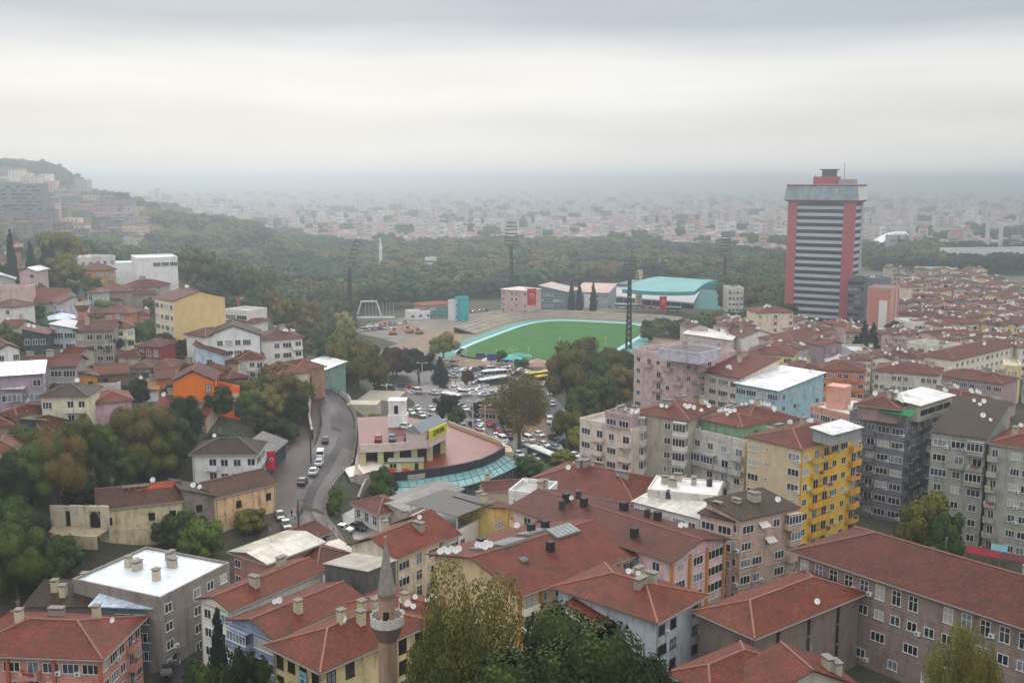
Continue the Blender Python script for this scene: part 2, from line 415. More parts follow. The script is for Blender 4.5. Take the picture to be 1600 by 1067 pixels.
# ------------------------------------------------------------------ building kit
WHITE = (225, 225, 222)
_wm = {}
FRAMEW = plain((215, 216, 214), .5); FRAMEB = plain((74, 50, 38), .6); FRAMEG = plain((120, 124, 128), .5)
PANES = [glassm((30, 36, 42)), glassm((54, 64, 74)), glassm((120, 130, 138)), plain((176, 174, 168), .5, .5, .2, 5), glassm((22, 26, 30))]
def win_mesh(w_, h_, n, fr, merged, pane=0, cross=False):
    k = (round(w_, 2), round(h_, 2), n, fr, merged, pane, cross)
    if k in _wm: return _wm[k]
    F_ = {'w': FRAMEW, 'b': FRAMEB, 'g': FRAMEG}[fr]
    m = MB(); t = .1; d = -.07
    m.box(-w_/2, w_/2, d, 0, h_/2 - t, h_/2); m.box(-w_/2 - .08, w_/2 + .08, d - .1, 0, -h_/2 - .04, -h_/2 + .06)
    for i in range(n + 1):
        x = -w_/2 + w_ * i / n; x = min(max(x, -w_/2 + t/2), w_/2 - t/2); m.box(x - t/2, x + t/2, d, 0, -h_/2 + .06, h_/2 - t)
    if cross: m.box(-w_/2 + t, w_/2 - t, d + .012, 0, h_ * .12, h_ * .12 + .09)
    g = MB(); g.box(-w_/2 + t/2, w_/2 - t/2, -.025, -.003, -h_/2 + .06, h_/2 - t/2)
    if merged:
        i0 = len(m.v); m.v += g.v; m.f += [tuple(a + i0 for a in f) for f in g.f]; m.m += [1] * len(g.f); m.uv += g.uv
        _wm[k] = (m.mesh('window', [F_, PANES[pane]]), None)
    else: _wm[k] = (m.mesh('window', [F_]), g.mesh('pane', [PANES[pane]]))
    return _wm[k]
_misc = {}
def misc(key, fn):
    if key not in _misc: _misc[key] = fn()
    return _misc[key]
def dish_mesh():
    m = MB(); n = 12; R_ = .5
    for ring in range(3):
        r0, r1 = R_ * ring / 3, R_ * (ring + 1) / 3
        for i in range(n):
            a, b = 2*math.pi*i/n, 2*math.pi*(i+1)/n
            f = lambda r, t: (r * math.cos(t), -.35 * r * r - .0, r * math.sin(t) + .55)
            if ring == 0: m.quad(f(0, 0), f(r1, b), f(r1, a))
            else: m.quad(f(r0, a), f(r0, b), f(r1, b), f(r1, a))
    m.bar((0, 0, .1), (0, -.45, .5), .03, 1); m.bar((0, .03, -.3), (0, .03, .5), .05, 1); m.box(-.05, .05, -.5, -.4, .46, .56, 1)
    return m.mesh('satellite_dish', [plain((222, 222, 220), .4), FRAMEG])
def ac_mesh():
    m = MB(); m.box(-.42, .42, -.4, -.04, -.3, .3); m.cyl((-.08, -.41, 0), (-.08, -.4, 0), .2, .2, 10, 1); m.box(-.35, .35, -.36, 0, -.36, -.3, 1)
    return m.mesh('air_conditioner', [FRAMEW, plain((90, 92, 95))])
def chim_mesh(kind):
    m = MB()
    if kind == 3:  # black ventilator
        m.box(-.55, .55, -.55, .55, -1.2, 1.5); m.box(-.62, .62, -.62, .62, 1.5, 1.62)
        return m.mesh('chimney', [plain((40, 36, 38), .6)])
    wx, wy, h_ = [(.8, .45, 1.3), (.5, .5, 1.6), (1.1, .5, 1.0)][kind]
    m.box(-wx, wx, -wy, wy, -1.5, h_)
    for sx in (-1, 1):
        for sy in (-1, 1): m.box(sx * wx * .85 - .06, sx * wx * .85 + .06, sy * wy * .8 - .06, sy * wy * .8 + .06, h_, h_ + .28)
    m.box(-wx - .12, wx + .12, -wy - .12, wy + .12, h_ + .28, h_ + .4, 1)
    return m.mesh('chimney', [wallm([(170, 160, 145), (190, 178, 150), (150, 140, 132)][kind]), plain((130, 124, 118), .9)])
def tank_mesh():
    m = MB(); m.cyl((0, 0, 0), (0, 0, 1.5), .6, .6, 12); m.cyl((0, 0, 1.5), (0, 0, 1.75), .6, .2, 12)
    return m.mesh('water_tank', [plain((60, 60, 66), .4)])
FACES = {'f': (0, 0), 'r': (1, R(90)), 'b': (2, R(180)), 'l': (3, R(-90))}
def add_window(root, x, y, z, rz, w_, h_, n, fr, merged, cross=False):
    p = rnd.choice((0, 0, 1, 1, 2, 3, 4))
    a, b = win_mesh(w_, h_, n, fr, merged, p, cross)
    o = link('window', a, root, (x, y, z), rz)
    if b is not None: link('pane', b, o)
    return o
def facade(root, face, rows, L, D, ztop, fh, fr, merged, bal, wallc, ac, zmin):
    idx, rz = FACES[face]; fl = L if face in 'fb' else D; off = D / 2 if face in 'fb' else L / 2
    c, s = math.cos(rz), math.sin(rz)
    def P(u, v, z): return (u * c + (off + v) * s, u * s - (off + v) * c, z)
    for i, toks in enumerate(rows):
        zc = ztop - .35 - fh * (i + .5)
        if zc - .9 < zmin: break
        n = len(toks)
        for j, tk in enumerate(toks):
            if tk == 'W' and rnd.random() < .18: tk = 'w'
            elif tk == 'w' and rnd.random() < .1: tk = 'W'
            u = -fl/2 + (j + .5) * fl / n; cw = fl / n
            if tk in '. ': continue
            if tk == 'w': add_window(root, *P(u, 0, zc), rz, min(1.6, cw * .72), 1.5, 2, fr, merged)
            elif tk == 'W': add_window(root, *P(u, 0, zc), rz, min(2.7, cw * .86), 1.5, 3, fr, merged)
            elif tk == 'X': add_window(root, *P(u, 0, zc), rz, cw * .92, 1.6, 4, fr, merged)
            elif tk == 'T': add_window(root, *P(u, 0, zc), rz, min(1.5, cw * .6), fh * .66, 2, fr, merged, True)
            elif tk == 's': add_window(root, *P(u, 0, zc + .3), rz, .6, .6, 1, fr, merged)
            elif tk == 'L': add_window(root, *P(u, 0, zc), rz, .7, fh * .85, 1, 'b', merged)
            elif tk == 'd':
                def dk():
                    m = MB(); m.box(-.6, .6, -.02, 0, -.75, .75); m.box(-.7, .7, -.1, 0, -.85, -.76, 1); return m.mesh('window', [plain((22, 20, 20), .9), plain((150, 140, 125))])
                link('window', misc('dark', dk), root, P(u, 0, zc), rz)
            elif tk in 'BGR':
                wd = cw * .94; dp = 1.25
                def bm(tk=tk, wd=wd, dp=dp, bal=bal):
                    m = MB(); m.box(-wd/2, wd/2, -dp, 0, -fh/2, -fh/2 + .15)
                    hgt = 1.05
                    if tk in 'BG':
                        m.box(-wd/2, wd/2, -dp, -dp + .1, -fh/2 + .15, -fh/2 + .15 + hgt); 
                        for sx in (-1, 1): m.box(sx * wd/2 - (.1 if sx > 0 else 0), sx * wd/2 + (0 if sx > 0 else .1), -dp + .1, 0, -fh/2 + .15, -fh/2 + .15 + hgt)
                    else:
                        m.box(-wd/2, wd/2, -dp, -dp + .04, -fh/2 + 1.1, -fh/2 + 1.15, 1)
                        for q in range(int(wd / .3) + 1): m.box(-wd/2 + q * .3, -wd/2 + q * .3 + .03, -dp, -dp + .03, -fh/2 + .15, -fh/2 + 1.1, 1)
                    if tk == 'G':
                        m.box(-wd/2, wd/2, -dp, 0, fh/2 - .3, fh/2 - .15)
                    return m.mesh('balcony', [wallm(bal, .5), plain((60, 52, 50))])
                b_ = link('balcony', misc(('bal', tk, round(wd, 1), bal, fh), bm), root, P(u, 0, zc), rz)
                if tk in 'BR' and not merged and rnd.random() < .4:
                    lv = rnd.randrange(4)
                    def lm_(lv=lv):
                        r_ = random.Random(lv); m = MB(); cs = [(190, 190, 196), (60, 76, 120), (160, 60, 66), (200, 190, 150), (70, 70, 76)]
                        for k in range(5): xx = -1.0 + k * .42; m.box(xx, xx + .34, -dp - .12, -dp - .09, -.2 - r_.uniform(.3, .75), -.2, m=r_.randrange(5))
                        return m.mesh('laundry', [plain(c_, .9) for c_ in cs])
                    link('laundry', misc(('laundry', lv), lm_), root, P(u, 0, zc), rz)
                if tk == 'G':
                    o = add_window(root, *P(u, dp - .02, zc + .3), rz, wd - .1, fh - 1.5, max(3, int(wd / .7)), fr, merged)
                else: add_window(root, *P(u + cw * .1, 0, zc - .1), rz, min(1.9, cw * .6), 2.0, 2, fr, merged)
            elif tk == 'A':
                def aw():
                    m = MB(); m.quad((-1.1, -1.2, .1), (1.1, -1.2, .1), (1.1, -.05, .8), (-1.1, -.05, .8)); m.quad((-1.1, -.05, .76), (1.1, -.05, .76), (1.1, -1.2, .06), (-1.1, -1.2, .06)); return m.mesh('awning', [plain((210, 205, 195))])
                add_window(root, *P(u, 0, zc), rz, min(1.9, cw * .8), 1.4, 3, fr, merged); link('awning', misc('aw', aw), root, P(u, 0, zc), rz)
            if ac and rnd.random() < ac: link('air_conditioner', misc('ac', ac_mesh), root, P(u + cw * .38, 0, zc - .7), rz)
def roof_parts(root, L, D, z, kind, rc, pitch, over, old, ridge, metal, wall_mat, wm, wall_z0, caps, flatc=None, ph=.9):
    """returns height function for placing things on the roof"""
    rm = roofm(rc, old, metal); hx, hy = L/2 + over, D/2 + over; tn = math.tan(R(pitch)); th = .16
    m = MB(); lines = []
    if ridge == 'auto': ridge = 'x' if L >= D else 'y'
    zt = z + th
    def slab(*ps):
        m.tri_uv(*ps); m.quad(*[(p[0], p[1], p[2] - th) for p in ps][::-1], m=1)
    if kind == 'flat':
        f = roofm(flatc, .5, True) if metal else flatm(flatc or (150, 148, 145))
        m.box(-L/2 + .02, L/2 - .02, -D/2 + .02, D/2 - .02, z - .3, z + .05)
        m2 = MB()
        for a in ((-L/2 - .08, L/2 + .08, -D/2 - .08, -D/2 + .22), (-L/2 - .08, L/2 + .08, D/2 - .22, D/2 + .08), (-L/2 - .08, -L/2 + .22, -D/2 + .22, D/2 - .22), (L/2 - .22, L/2 + .08, -D/2 + .22, D/2 - .22)):
            m2.box(*a, z - .25, z + ph)
        r = m.build('roof', [f, f], root); m2.build('parapet', wall_mat, root)
        return r, (lambda x, y: z + .05)
    if kind == 'hip':
        if ridge == 'x': e = max(hx - hy, 0); h_ = hy * tn; r0, r1 = (-e, 0, zt + h_), (e, 0, zt + h_)
        else: e = max(hy - hx, 0); h_ = hx * tn; r0, r1 = (0, -e, zt + h_), (0, e, zt + h_)
        c = [(-hx, -hy, zt), (hx, -hy, zt), (hx, hy, zt), (-hx, hy, zt)]
        if ridge == 'x':
            slab(c[0], c[1], r1, r0); slab(c[1], c[2], r1); slab(c[2], c[3], r0, r1); slab(c[3], c[0], r0)
            lines = [(c[0], r0), (c[3], r0), (c[1], r1), (c[2], r1), (r0, r1)]
        else:
            slab(c[0], c[1], r0); slab(c[1], c[2], r1, r0); slab(c[2], c[3], r1); slab(c[3], c[0], r0, r1)
            lines = [(c[0], r0), (c[1], r0), (c[2], r1), (c[3], r1), (r0, r1)]
        hf = lambda x, y: zt + tn * max(0, min(hx - abs(x), hy - abs(y)))
    elif kind == 'gable':
        if ridge == 'x':
            h_ = hy * tn; a, b = (-hx, 0, zt + h_), (hx, 0, zt + h_)
            slab((-hx, -hy, zt), (hx, -hy, zt), b, a); slab((hx, hy, zt), (-hx, hy, zt), a, b)
            for sx in (-1, 1): wm.quad(*[(sx * L/2, -D/2, z), (sx * L/2, D/2, z), (sx * L/2, 0, z + D/2 * tn)][::sx], m=0)
            hf = lambda x, y: zt + tn * (hy - abs(y))
        else:
            h_ = hx * tn; a, b = (0, -hy, zt + h_), (0, hy, zt + h_)
            slab((hx, -hy, zt), (hx, hy, zt), b, a); slab((-hx, hy, zt), (-hx, -hy, zt), a, b)
            for sy in (-1, 1): wm.quad(*[(L/2, sy * D/2, z), (-L/2, sy * D/2, z), (0, sy * D/2, z + L/2 * tn)][::sy], m=0)
            hf = lambda x, y: zt + tn * (hx - abs(x))
        lines = [(a, b)]
    else:  # mono rising to the back ('mono') or to a side
        if ridge in ('auto', 'x', 'back'):
            slab((-hx, -hy, zt), (hx, -hy, zt), (hx, hy, zt + 2 * hy * tn), (-hx, hy, zt + 2 * hy * tn))
            wm.quad((L/2, -D/2, z), (L/2, D/2, z), (L/2, D/2, z + (D + over) * tn)); wm.quad((-L/2, D/2, z), (-L/2, -D/2, z), (-L/2, D/2, z + (D + over) * tn)); wm.quad((L/2, D/2, z), (-L/2, D/2, z), (-L/2, D/2, z + (D + over) * tn), (L/2, D/2, z + (D + over) * tn))
            hf = lambda x, y: zt + (y + hy) * tn
        elif ridge == 'right':
            slab((-hx, -hy, zt), (hx, -hy, zt + 2*hx*tn), (hx, hy, zt + 2*hx*tn), (-hx, hy, zt))
            H2 = z + (L + over) * tn
            wm.quad((-L/2, -D/2, z), (L/2, -D/2, z), (L/2, -D/2, H2)); wm.quad((L/2, -D/2, z), (L/2, D/2, z), (L/2, D/2, H2), (L/2, -D/2, H2)); wm.quad((L/2, D/2, z), (-L/2, D/2, z), (L/2, D/2, H2))
            hf = lambda x, y: zt + (x + hx) * tn
        else:
            slab((-hx, -hy, zt + 2*hx*tn), (hx, -hy, zt), (hx, hy, zt), (-hx, hy, zt + 2*hx*tn))
            H2 = z + (L + over) * tn
            wm.quad((-L/2, -D/2, z), (L/2, -D/2, z), (-L/2, -D/2, H2)); wm.quad((-L/2, D/2, z), (-L/2, -D/2, z), (-L/2, -D/2, H2), (-L/2, D/2, H2)); wm.quad((L/2, D/2, z), (-L/2, D/2, z), (-L/2, D/2, H2))
            hf = lambda x, y: zt + (hx - x) * tn
    # eaves board
    if kind in ('hip', 'gable'):
        for (x0, x1, y0, y1) in ((-hx, hx, -hy - .03, -hy + .01), (-hx, hx, hy - .01, hy + .03), (-hx - .03, -hx + .01, -hy, hy), (hx - .01, hx + .03, -hy, hy)):
            if kind == 'gable' and ((ridge == 'x') == (x1 - x0 < 1)): continue
            m.box(x0, x1, y0, y1, zt - .24, zt - .02, 1)
    r = m.build('roof', [rm, plain((118, 100, 90) if not metal else (170, 170, 170), .9)], root)
    if lines and caps:
        q = MB()
        for a, b in lines:
            if (Vector(a) - Vector(b)).length > .5: q.cyl(a, b, .17, .17, 6)
        q.build('ridge_tiles', plain(tuple(int(v * .55 + q) for v, q in zip(rc, (66, 62, 56))), .85, .2, .3, 3), r)
    return r, hf
HF = {}
def onroof(root, px, py, z):
    v = U(px, py, z) - root.location; a = -root.rotation_euler.z; c, s = math.cos(a), math.sin(a); x, y = v.x * c - v.y * s, v.x * s + v.y * c
    return x, y, HF[root.name](x, y)
def visible_faces(cx, cy, ang):
    out_ = []
    for f, (i, rz) in FACES.items():
        a = ang + rz; n = (math.sin(a), -math.cos(a))
        if n[0] * (0 - cx) + n[1] * (0 - cy) > 0: out_.append(f)
    return out_
def house(name, label, A, B, dep, z=None, fl=3, fh=3.0, wall=(200, 190, 175), roof='hip', rc=(132, 74, 62), pitch=20, over=.5, ridge='auto',
          F='', Rt='', Lf='', q='near', fr='w', bal=None, ac=0.0, chim=0, dish=0, tank=0, cat='house', group=None, old=.8, metal=False, flatc=None, ph=.9,
          bands=False, base=None, caps=True, dirt=.5, LW=None, sidewall=None, pil=None, xy=None, ck=None):
    if xy: a3, b3 = Vector((*xy[0], z)), Vector((*xy[1], z))
    else:
        if z is None: z = hit(A[0], A[1], fl * fh).z
        a3, b3 = U(*A, z), U(*B, z)
    d = b3 - a3; L = d.length if LW is None else LW; d.normalize(); ang = math.atan2(d.y, d.x); n = Vector((-d.y, d.x, 0))
    cen = a3 + d * (L / 2) + n * (dep / 2)
    g = min(T(*(a3.xy)), T(*b3.xy), T(*((a3 + n * dep).xy)), T(*((b3 + n * dep).xy))) - .6 if base is None else base
    g = min(g, z - 2.2)
    if T(*cen.xy) > 0.3 and base is None: g -= .8
    root = empty(name, (cen.x, cen.y, g), ang, label, cat, group)
    if dirt == .5: dirt = .75 if sum(wall) < 640 else .4
    zl = z - g; D = dep; wm = MB(); wmat = wallm(wall, dirt)
    merged = q != 'near'
    x0, x1, y0, y1 = -L/2, L/2, -D/2, D/2
    P = [(x0, y0), (x1, y0), (x1, y1), (x0, y1)]
    sm = [0, 1 if sidewall else 0, 0, 1 if sidewall else 0]
    for i in range(4):
        a, b = P[i], P[(i + 1) % 4]; wm.quad((*a, 0), (*b, 0), (*b, zl), (*a, zl), m=sm[i])
    if bands:
        for i in range(1, 9):
            zz = zl - fh * i - .35
            if zz < 1: break
            wm.box(x0 - .06, x1 + .06, y0 - .06, y1 + .06, zz - .12, zz + .12, m=0)
    if pil:  # coloured pilasters between the bays of the front
        npil, pc = pil
    rf, hf = roof_parts(root, L, D, zl, roof, rc, pitch, over, old, ridge, metal, wmat, wm, 0, caps and q != 'far', flatc, ph)
    vis = visible_faces(cen.x, cen.y, ang)
    rows_max = int(zl // fh) + 1
    for f, s in (('f', F), ('r', Rt), ('l', Lf)):
        if not s or f not in vis: continue
        rows = s.split('/')
        while len(rows) < min(rows_max, 10): rows.append(rows[-1])
        if q == 'far':
            idx, rz = FACES[f]; ll = L if f in 'fb' else D; off = D/2 if f in 'fb' else L/2; c_, s_ = math.cos(rz), math.sin(rz)
            for i, tk in enumerate(rows):
                zc = zl - .35 - fh * (i + .5)
                if zc < 1: break
                for j, t in enumerate(tk):
                    if t == '.': continue
                    u = -ll/2 + (j + .5) * ll/len(tk); hw = {'w': .6, 'W': 1.1, 'X': ll/len(tk) * .46}.get(t, .7); v = -(off + .04)
                    q0 = [(u - hw, v, zc - .7), (u + hw, v, zc - .7), (u + hw, v, zc + .7), (u - hw, v, zc + .7)]
                    wm.quad(*[(a * c_ - b * s_, a * s_ + b * c_, zz) for a, b, zz in q0], m=2 + (rnd.random() < .3))
        else: facade(root, f, rows, L, D, zl, fh, fr, merged, bal or wall, wall, ac, .5)
    wm.build('wall', [wmat, wallm(sidewall, dirt) if sidewall else wmat, PANES[0], PANES[2]], root)
    if pil:
        for i in range(npil + 1):
            m = MB(); xx = x0 + (x1 - x0) * i / npil; m.box(xx - .25, xx + .25, y0 - .35, y0 + .05, 0, zl - .1); m.build('pilaster', wallm(pc, .3), root)
    for i in range(chim):
        x, y = rnd.uniform(x0 * .75, x1 * .75), rnd.uniform(y0 * .5, y1 * .7); k = ck if ck is not None else rnd.choice((0, 0, 1, 2))
        link('chimney', misc(('ch', k), lambda k=k: chim_mesh(k)), rf, (x, y, hf(x, y)), rnd.choice((0, R(90))))
    for i in range(tank):
        x, y = rnd.uniform(x0 * .75, x1 * .75), rnd.uniform(y0 * .6, y1 * .6); link('water_tank', misc('tank', tank_mesh), root, (x, y, hf(x, y)))
    for i in range(dish):
        if i % 3 == 0: bx, by = rnd.uniform(x0 * .85, x1 * .85), rnd.uniform(y0 * .7, y1 * .8)
        x, y = max(x0, min(x1, bx + rnd.uniform(-1.3, 1.3))), max(y0, min(y1, by + rnd.uniform(-1, 1)))
        o = link('satellite_dish', misc('dish', dish_mesh), root, (x, y, hf(x, y) + .35), rot=(R(-28), 0, -ang + rnd.uniform(-.35, .25)))
        o.scale = (rnd.uniform(.75, 1.15),) * 3
    HF[root.name] = hf
    if q == 'near' and roof in ('hip', 'gable'):
        gm = MB(); gm.box(x0 - over, x1 + over, y0 - over - .16, y0 - over - .02, zl - .12, zl + .02); 
        if roof == 'hip' or ridge == 'y': gm.box(x1 + over + .02, x1 + over + .16, y0 - over, y1 + over, zl - .12, zl + .02)
        for i in range(rnd.choice((0, 1, 1, 2))):
            ax, ay = rnd.uniform(x0 * .7, x1 * .7), rnd.uniform(y0 * .4, y1 * .6); am = misc('aerial', lambda: (lambda b: (b.bar((0, 0, -.5), (0, 0, 2.6), .06), [b.bar((-.5 + .1 * k, 0, 2.5 - .22 * k), (.5 - .1 * k, 0, 2.5 - .22 * k), .05) for k in range(4)], b.mesh('aerial', [FRAMEG]))[2])(MB())); link('aerial', am, rf, (ax, ay, hf(ax, ay)), rnd.random() * 3)
        gm.build('gutter', plain((150, 146, 140), .5), rf)
        for xx in (x0 + .25, x1 - .25): pm = MB(); pm.bar((xx, y0 - .12, 0), (xx, y0 - .12, zl - .2), .12); pm.build('downpipe', plain((150, 142, 134), .6), root)
    return root
# ------------------------------------------------------------------ ground
def ground():
    rs_ = [4 * 1.031 ** i for i in range(272)]; rs_ = [r for r in rs_ if r < 16000]; na = 260
    V = []; 
    for r in rs_:
        for j in range(na + 1):
            a = R(-78 + 156 * j / na); x, y = r * math.sin(a), r * math.cos(a); V.append((x, y, T(x, y)))
    V = np.array(V); n = na + 1
    i, j = np.meshgrid(np.arange(len(rs_) - 1), np.arange(na), indexing='ij'); a = (i * n + j).ravel()
    Fq = np.stack([a, a + 1, a + n + 1, a + n], 1)[:, ::-1]
    m, t, b = nodes('ground', .95, .1); v = pos(t)
    n1 = noise_n(t, .02, 8, v, .65); n2 = noise_n(t, .35, 6, v, .6)
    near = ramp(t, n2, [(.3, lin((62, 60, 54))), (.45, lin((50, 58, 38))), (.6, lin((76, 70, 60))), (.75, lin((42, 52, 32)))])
    far = ramp(t, n1, [(.35, lin((92, 100, 78))), (.5, lin((140, 136, 124))), (.62, lin((112, 114, 96)))])  # paler, low-contrast ground for the distance: some of the haze painted in
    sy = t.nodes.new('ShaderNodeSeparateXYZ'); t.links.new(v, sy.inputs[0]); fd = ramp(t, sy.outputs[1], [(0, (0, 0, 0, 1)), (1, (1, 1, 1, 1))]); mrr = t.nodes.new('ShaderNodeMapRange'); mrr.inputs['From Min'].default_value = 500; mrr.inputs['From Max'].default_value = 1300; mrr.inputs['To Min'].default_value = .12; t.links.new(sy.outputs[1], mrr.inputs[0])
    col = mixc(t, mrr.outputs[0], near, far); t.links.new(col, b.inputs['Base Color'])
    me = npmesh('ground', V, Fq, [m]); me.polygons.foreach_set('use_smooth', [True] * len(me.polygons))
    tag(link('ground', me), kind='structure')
ground()
ASPH = plain((60, 53, 55), .55, .3, .28, .35, 'asphalt'); ASPH2 = plain((128, 122, 122), .5, .4, .15, .6); PAVE = plain((82, 70, 66), .7, .3, .18, 1.2); CONC = plain((160, 152, 140), .85, .2, .18, .7)
MARK = plain((200, 198, 190), .7); EARTH = plain((140, 122, 106), .95, .1, .25, .25)
def strip(name, pts, widths, mat, lift=.12, kind='structure', flat=None):
    """a band along world points"""
    V = []; P = [Vector(p[:2]) for p in pts]
    dense, W_ = [], []
    for i in range(len(P) - 1):
        k = max(2, int((P[i+1] - P[i]).length / 2.5))
        for j in range(k): dense.append(P[i].lerp(P[i+1], j / k)); W_.append(widths[i] + (widths[i+1] - widths[i]) * j / k)
    dense.append(P[-1]); W_.append(widths[-1])
    for it in range(6): dense = [dense[0]] + [(dense[i-1] + dense[i] * 2 + dense[i+1]) / 4 for i in range(1, len(dense) - 1)] + [dense[-1]]
    m = MB(); prev = None
    for i, p in enumerate(dense):
        d = (dense[min(i+1, len(dense)-1)] - dense[max(i-1, 0)]).normalized(); nn = Vector((d.y, -d.x))
        row = []
        for k in range(5):
            q = p + nn * W_[i] * (k / 4 - .5); row.append((q.x, q.y, (T(q.x, q.y) if flat is None else flat) + lift))
        if prev:
            for k in range(4): m.quad(prev[k], prev[k+1], row[k+1], row[k])
        prev = row
    o = m.build(name, mat); return tag(o, kind=kind), dense
def poly_sheet(name, pts, z, mat, kind='structure'):
    m = MB(); P = [tuple(p[:2]) for p in pts]
    if sum(P[i][0] * P[(i+1)%len(P)][1] - P[(i+1)%len(P)][0] * P[i][1] for i in range(len(P))) < 0: P = P[::-1]
    m.tri_uv(*[(x, y, z) for x, y in P]); return tag(m.build(name, mat), kind=kind)

# ================================================================== FOREGROUND
RED = (138, 74, 62); BRN = (118, 76, 66); DRK = (74, 66, 64); ORG = (158, 84, 62)
house('apartment_house', 'pink corner house with an orange band under its hipped clay roof', (-60, 1019), (156, 1027), 13, 9, 4, 2.9, (196, 140, 126), 'hip', RED, 17, .9,
      F='w.wBwwW', Rt='wWwBw', ac=.15, chim=3, dish=1, pil=(3, (176, 100, 78)), bands=True)
g2 = house('apartment_house', 'grey apartment house with a bright white flat roof and parapet', (250, 937), (358, 882), 18, 12, 4, 3.0, (138, 130, 124), 'flat', RED,
      F='w.wWw/w.wWw', Rt='ww', ac=.2, chim=5, dish=2, metal=False, flatc=(214, 222, 230), ph=.45, bands=True)
house('terrace_house', 'low house with dark roof and three white chimneys beside the white flat roof', (38, 948), (142, 948), 7.5, 9.3, 4, 3, (120, 108, 100), 'mono', (70, 58, 60), 9, .3, chim=3, ck=1, F='.')
house('rooftop_annex', 'teal walled rooftop annex under a pale blue metal sheet roof', (146, 946), (236, 950), 7, 10.2, 4, 3, (88, 120, 128), 'mono', (178, 196, 214), 9, .6, metal=True, F='.WX', Rt='.', dish=0, caps=False)
house('apartment_house', 'white end house with long gabled clay roof and cream party wall', (312, 936), (360, 953), 19, 12, 4, 3, (222, 218, 205), 'gable', RED, 17, .6, 'y', F='wW', Rt='ws..', Lf='w.w', chim=2, dish=1, old=.8)
house('apartment_house', 'blue painted house with glazed balconies between the white and cream houses', (363, 969), (429, 997), 17, 11.2, 4, 3, (136, 150, 178), 'gable', RED, 16, .6, 'y', F='GX/GX', Rt='.', chim=1, dish=3, old=.7)
cy_ = house('corner_house', 'cream corner house with brown windows directly behind the minaret', (428, 1008), (502, 1045), 19, 12, 4, 3.1, (226, 208, 158), 'hip', ORG, 20, 1.0, F='TwTT', Rt='TT.TTT', fr='b', chim=4, dish=4, ck=1, bal=(220, 200, 150))
def sign():
    p = U(489, 1052, 9.6) - cy_.location; a = -cy_.rotation_euler.z; c, s = math.cos(a), math.sin(a); x = p.x * c - p.y * s; D_ = 9.5
    m = MB(); m.box(x - .85, x + .75, -D_ - .3, -D_ - .2, p.z - 3.2, p.z + .9); m.box(x - .55, x + .45, -D_ - .33, -D_ - .3, p.z + .2, p.z + .4, 1); m.cyl((x - .05, -D_ - .34, p.z - .5), (x - .05, -D_ - .3, p.z - .5), .36, .36, 10, 2); m.box(x - .4, x + .4, -D_ - .33, -D_ - .3, p.z - 1.5, p.z - 1.25, 3); m.box(x - .18, x + .1, -D_ - .33, -D_ - .3, p.z - 2.9, p.z - 1.7, 1)
    m.build('sign', [plain((166, 196, 214)), plain((90, 110, 140)), plain((40, 110, 150)), plain((150, 110, 150))], cy_)
sign()
house('town_house', 'low clay roofed house filling the gap right of the minaret', (622, 985), (700, 950), 13, 11, 3, 3, (206, 190, 172), 'hip', RED, 18, .6, F='w.w', chim=2, dish=9)
# derelict structure behind
house('derelict_house', 'derelict grey building with stained blind walls and rusty pillars', (574, 905), (618, 876), 8, 12.5, 4, 3, (96, 94, 88), 'mono', (150, 142, 128), 8, .3, 'left', metal=True, F='.', Lf='.', dirt=1.0, caps=False)
house('low_building', 'low flat dark grey roof tucked behind the clay roofs', (498, 928), (590, 918), 9, 7, 2, 3, (110, 104, 98), 'flat', flatc=(84, 82, 80), ph=.25, F='.')
house('wooden_shed', 'weathered wooden shed with corrugated pale roof beside the steps', (502, 884), (560, 868), 7, 6, 2, 3, (128, 118, 104), 'mono', (166, 156, 138), 8, .4, metal=True, dirt=1, F='..', caps=False)
house('town_house', 'cream house with a bright clay roof and tall white windows above the derelict wall', (619, 872), (688, 843), 11, 10, 3, 3, (226, 214, 190), 'gable', ORG, 23, .7, 'x', F='WTW', Rt='w', chim=2, dish=1)
house('town_house', 'narrow white house with a clay roof stepping down beside the cream one', (690, 846), (716, 835), 14, 9.5, 3, 3, (220, 214, 204), 'gable', ORG, 24, .5, 'x', F='XW', chim=1)
house('villa', 'small white villa with hipped clay roof beside the parked white and black cars', (554, 787), (592, 803), 7.5, 7, 2, 3, (222, 218, 210), 'hip', (146, 74, 60), 21, .7, F='TTT', Rt='TwwW', ac=.3)
house('terrace_house', 'white terrace house under a large grey sheet canopy', (712, 838), (772, 806), 13, 8, 2, 3, (222, 220, 216), 'flat', flatc=(150, 146, 140), ph=1, F='w.s')
def canopy():
    a, b = U(714, 806, 12.2), U(770, 784, 12.2); d = (b - a).normalized(); n = Vector((-d.y, d.x, 0)); L = (b - a).length
    r = empty('roof_canopy', (a.x, a.y, 8), math.atan2(d.y, d.x), 'wide grey sheet canopy on posts over the white terrace', 'canopy')
    m = MB(); m.box(-.5, L + .5, -.5, 13, 4.2, 4.32); m.build('canopy_sheet', plain((92, 90, 88), .7), r)
    for x in (.2, L - .2):
        for y in (.2, 6, 12): q = MB(); q.bar((x, y, 0), (x, y, 4.2), .18); q.build('post', FRAMEW, r)
canopy()
house('workshop', 'long low building with a dark grey roof below the teal glass canopy', (634, 800), (722, 764), 9, 7.5, 2, 3, (176, 168, 158), 'gable', (112, 108, 106), 10, .4, 'x', F='..', caps=False, metal=True)
house('town_house', 'small house with yellow wall and clay roof below the white tall house', (768, 810), (812, 795), 10, 10, 3, 3, (216, 190, 116), 'mono', RED, 14, .6, F='Ww', chim=2)
house('town_house', 'white plastered house with tall window between two clay roofs', (795, 770), (850, 776), 9, 11.5, 3, 3, (218, 220, 222), 'flat', flatc=(170, 168, 160), ph=.7, F='sWs', Rt='.', chim=2, dish=1)
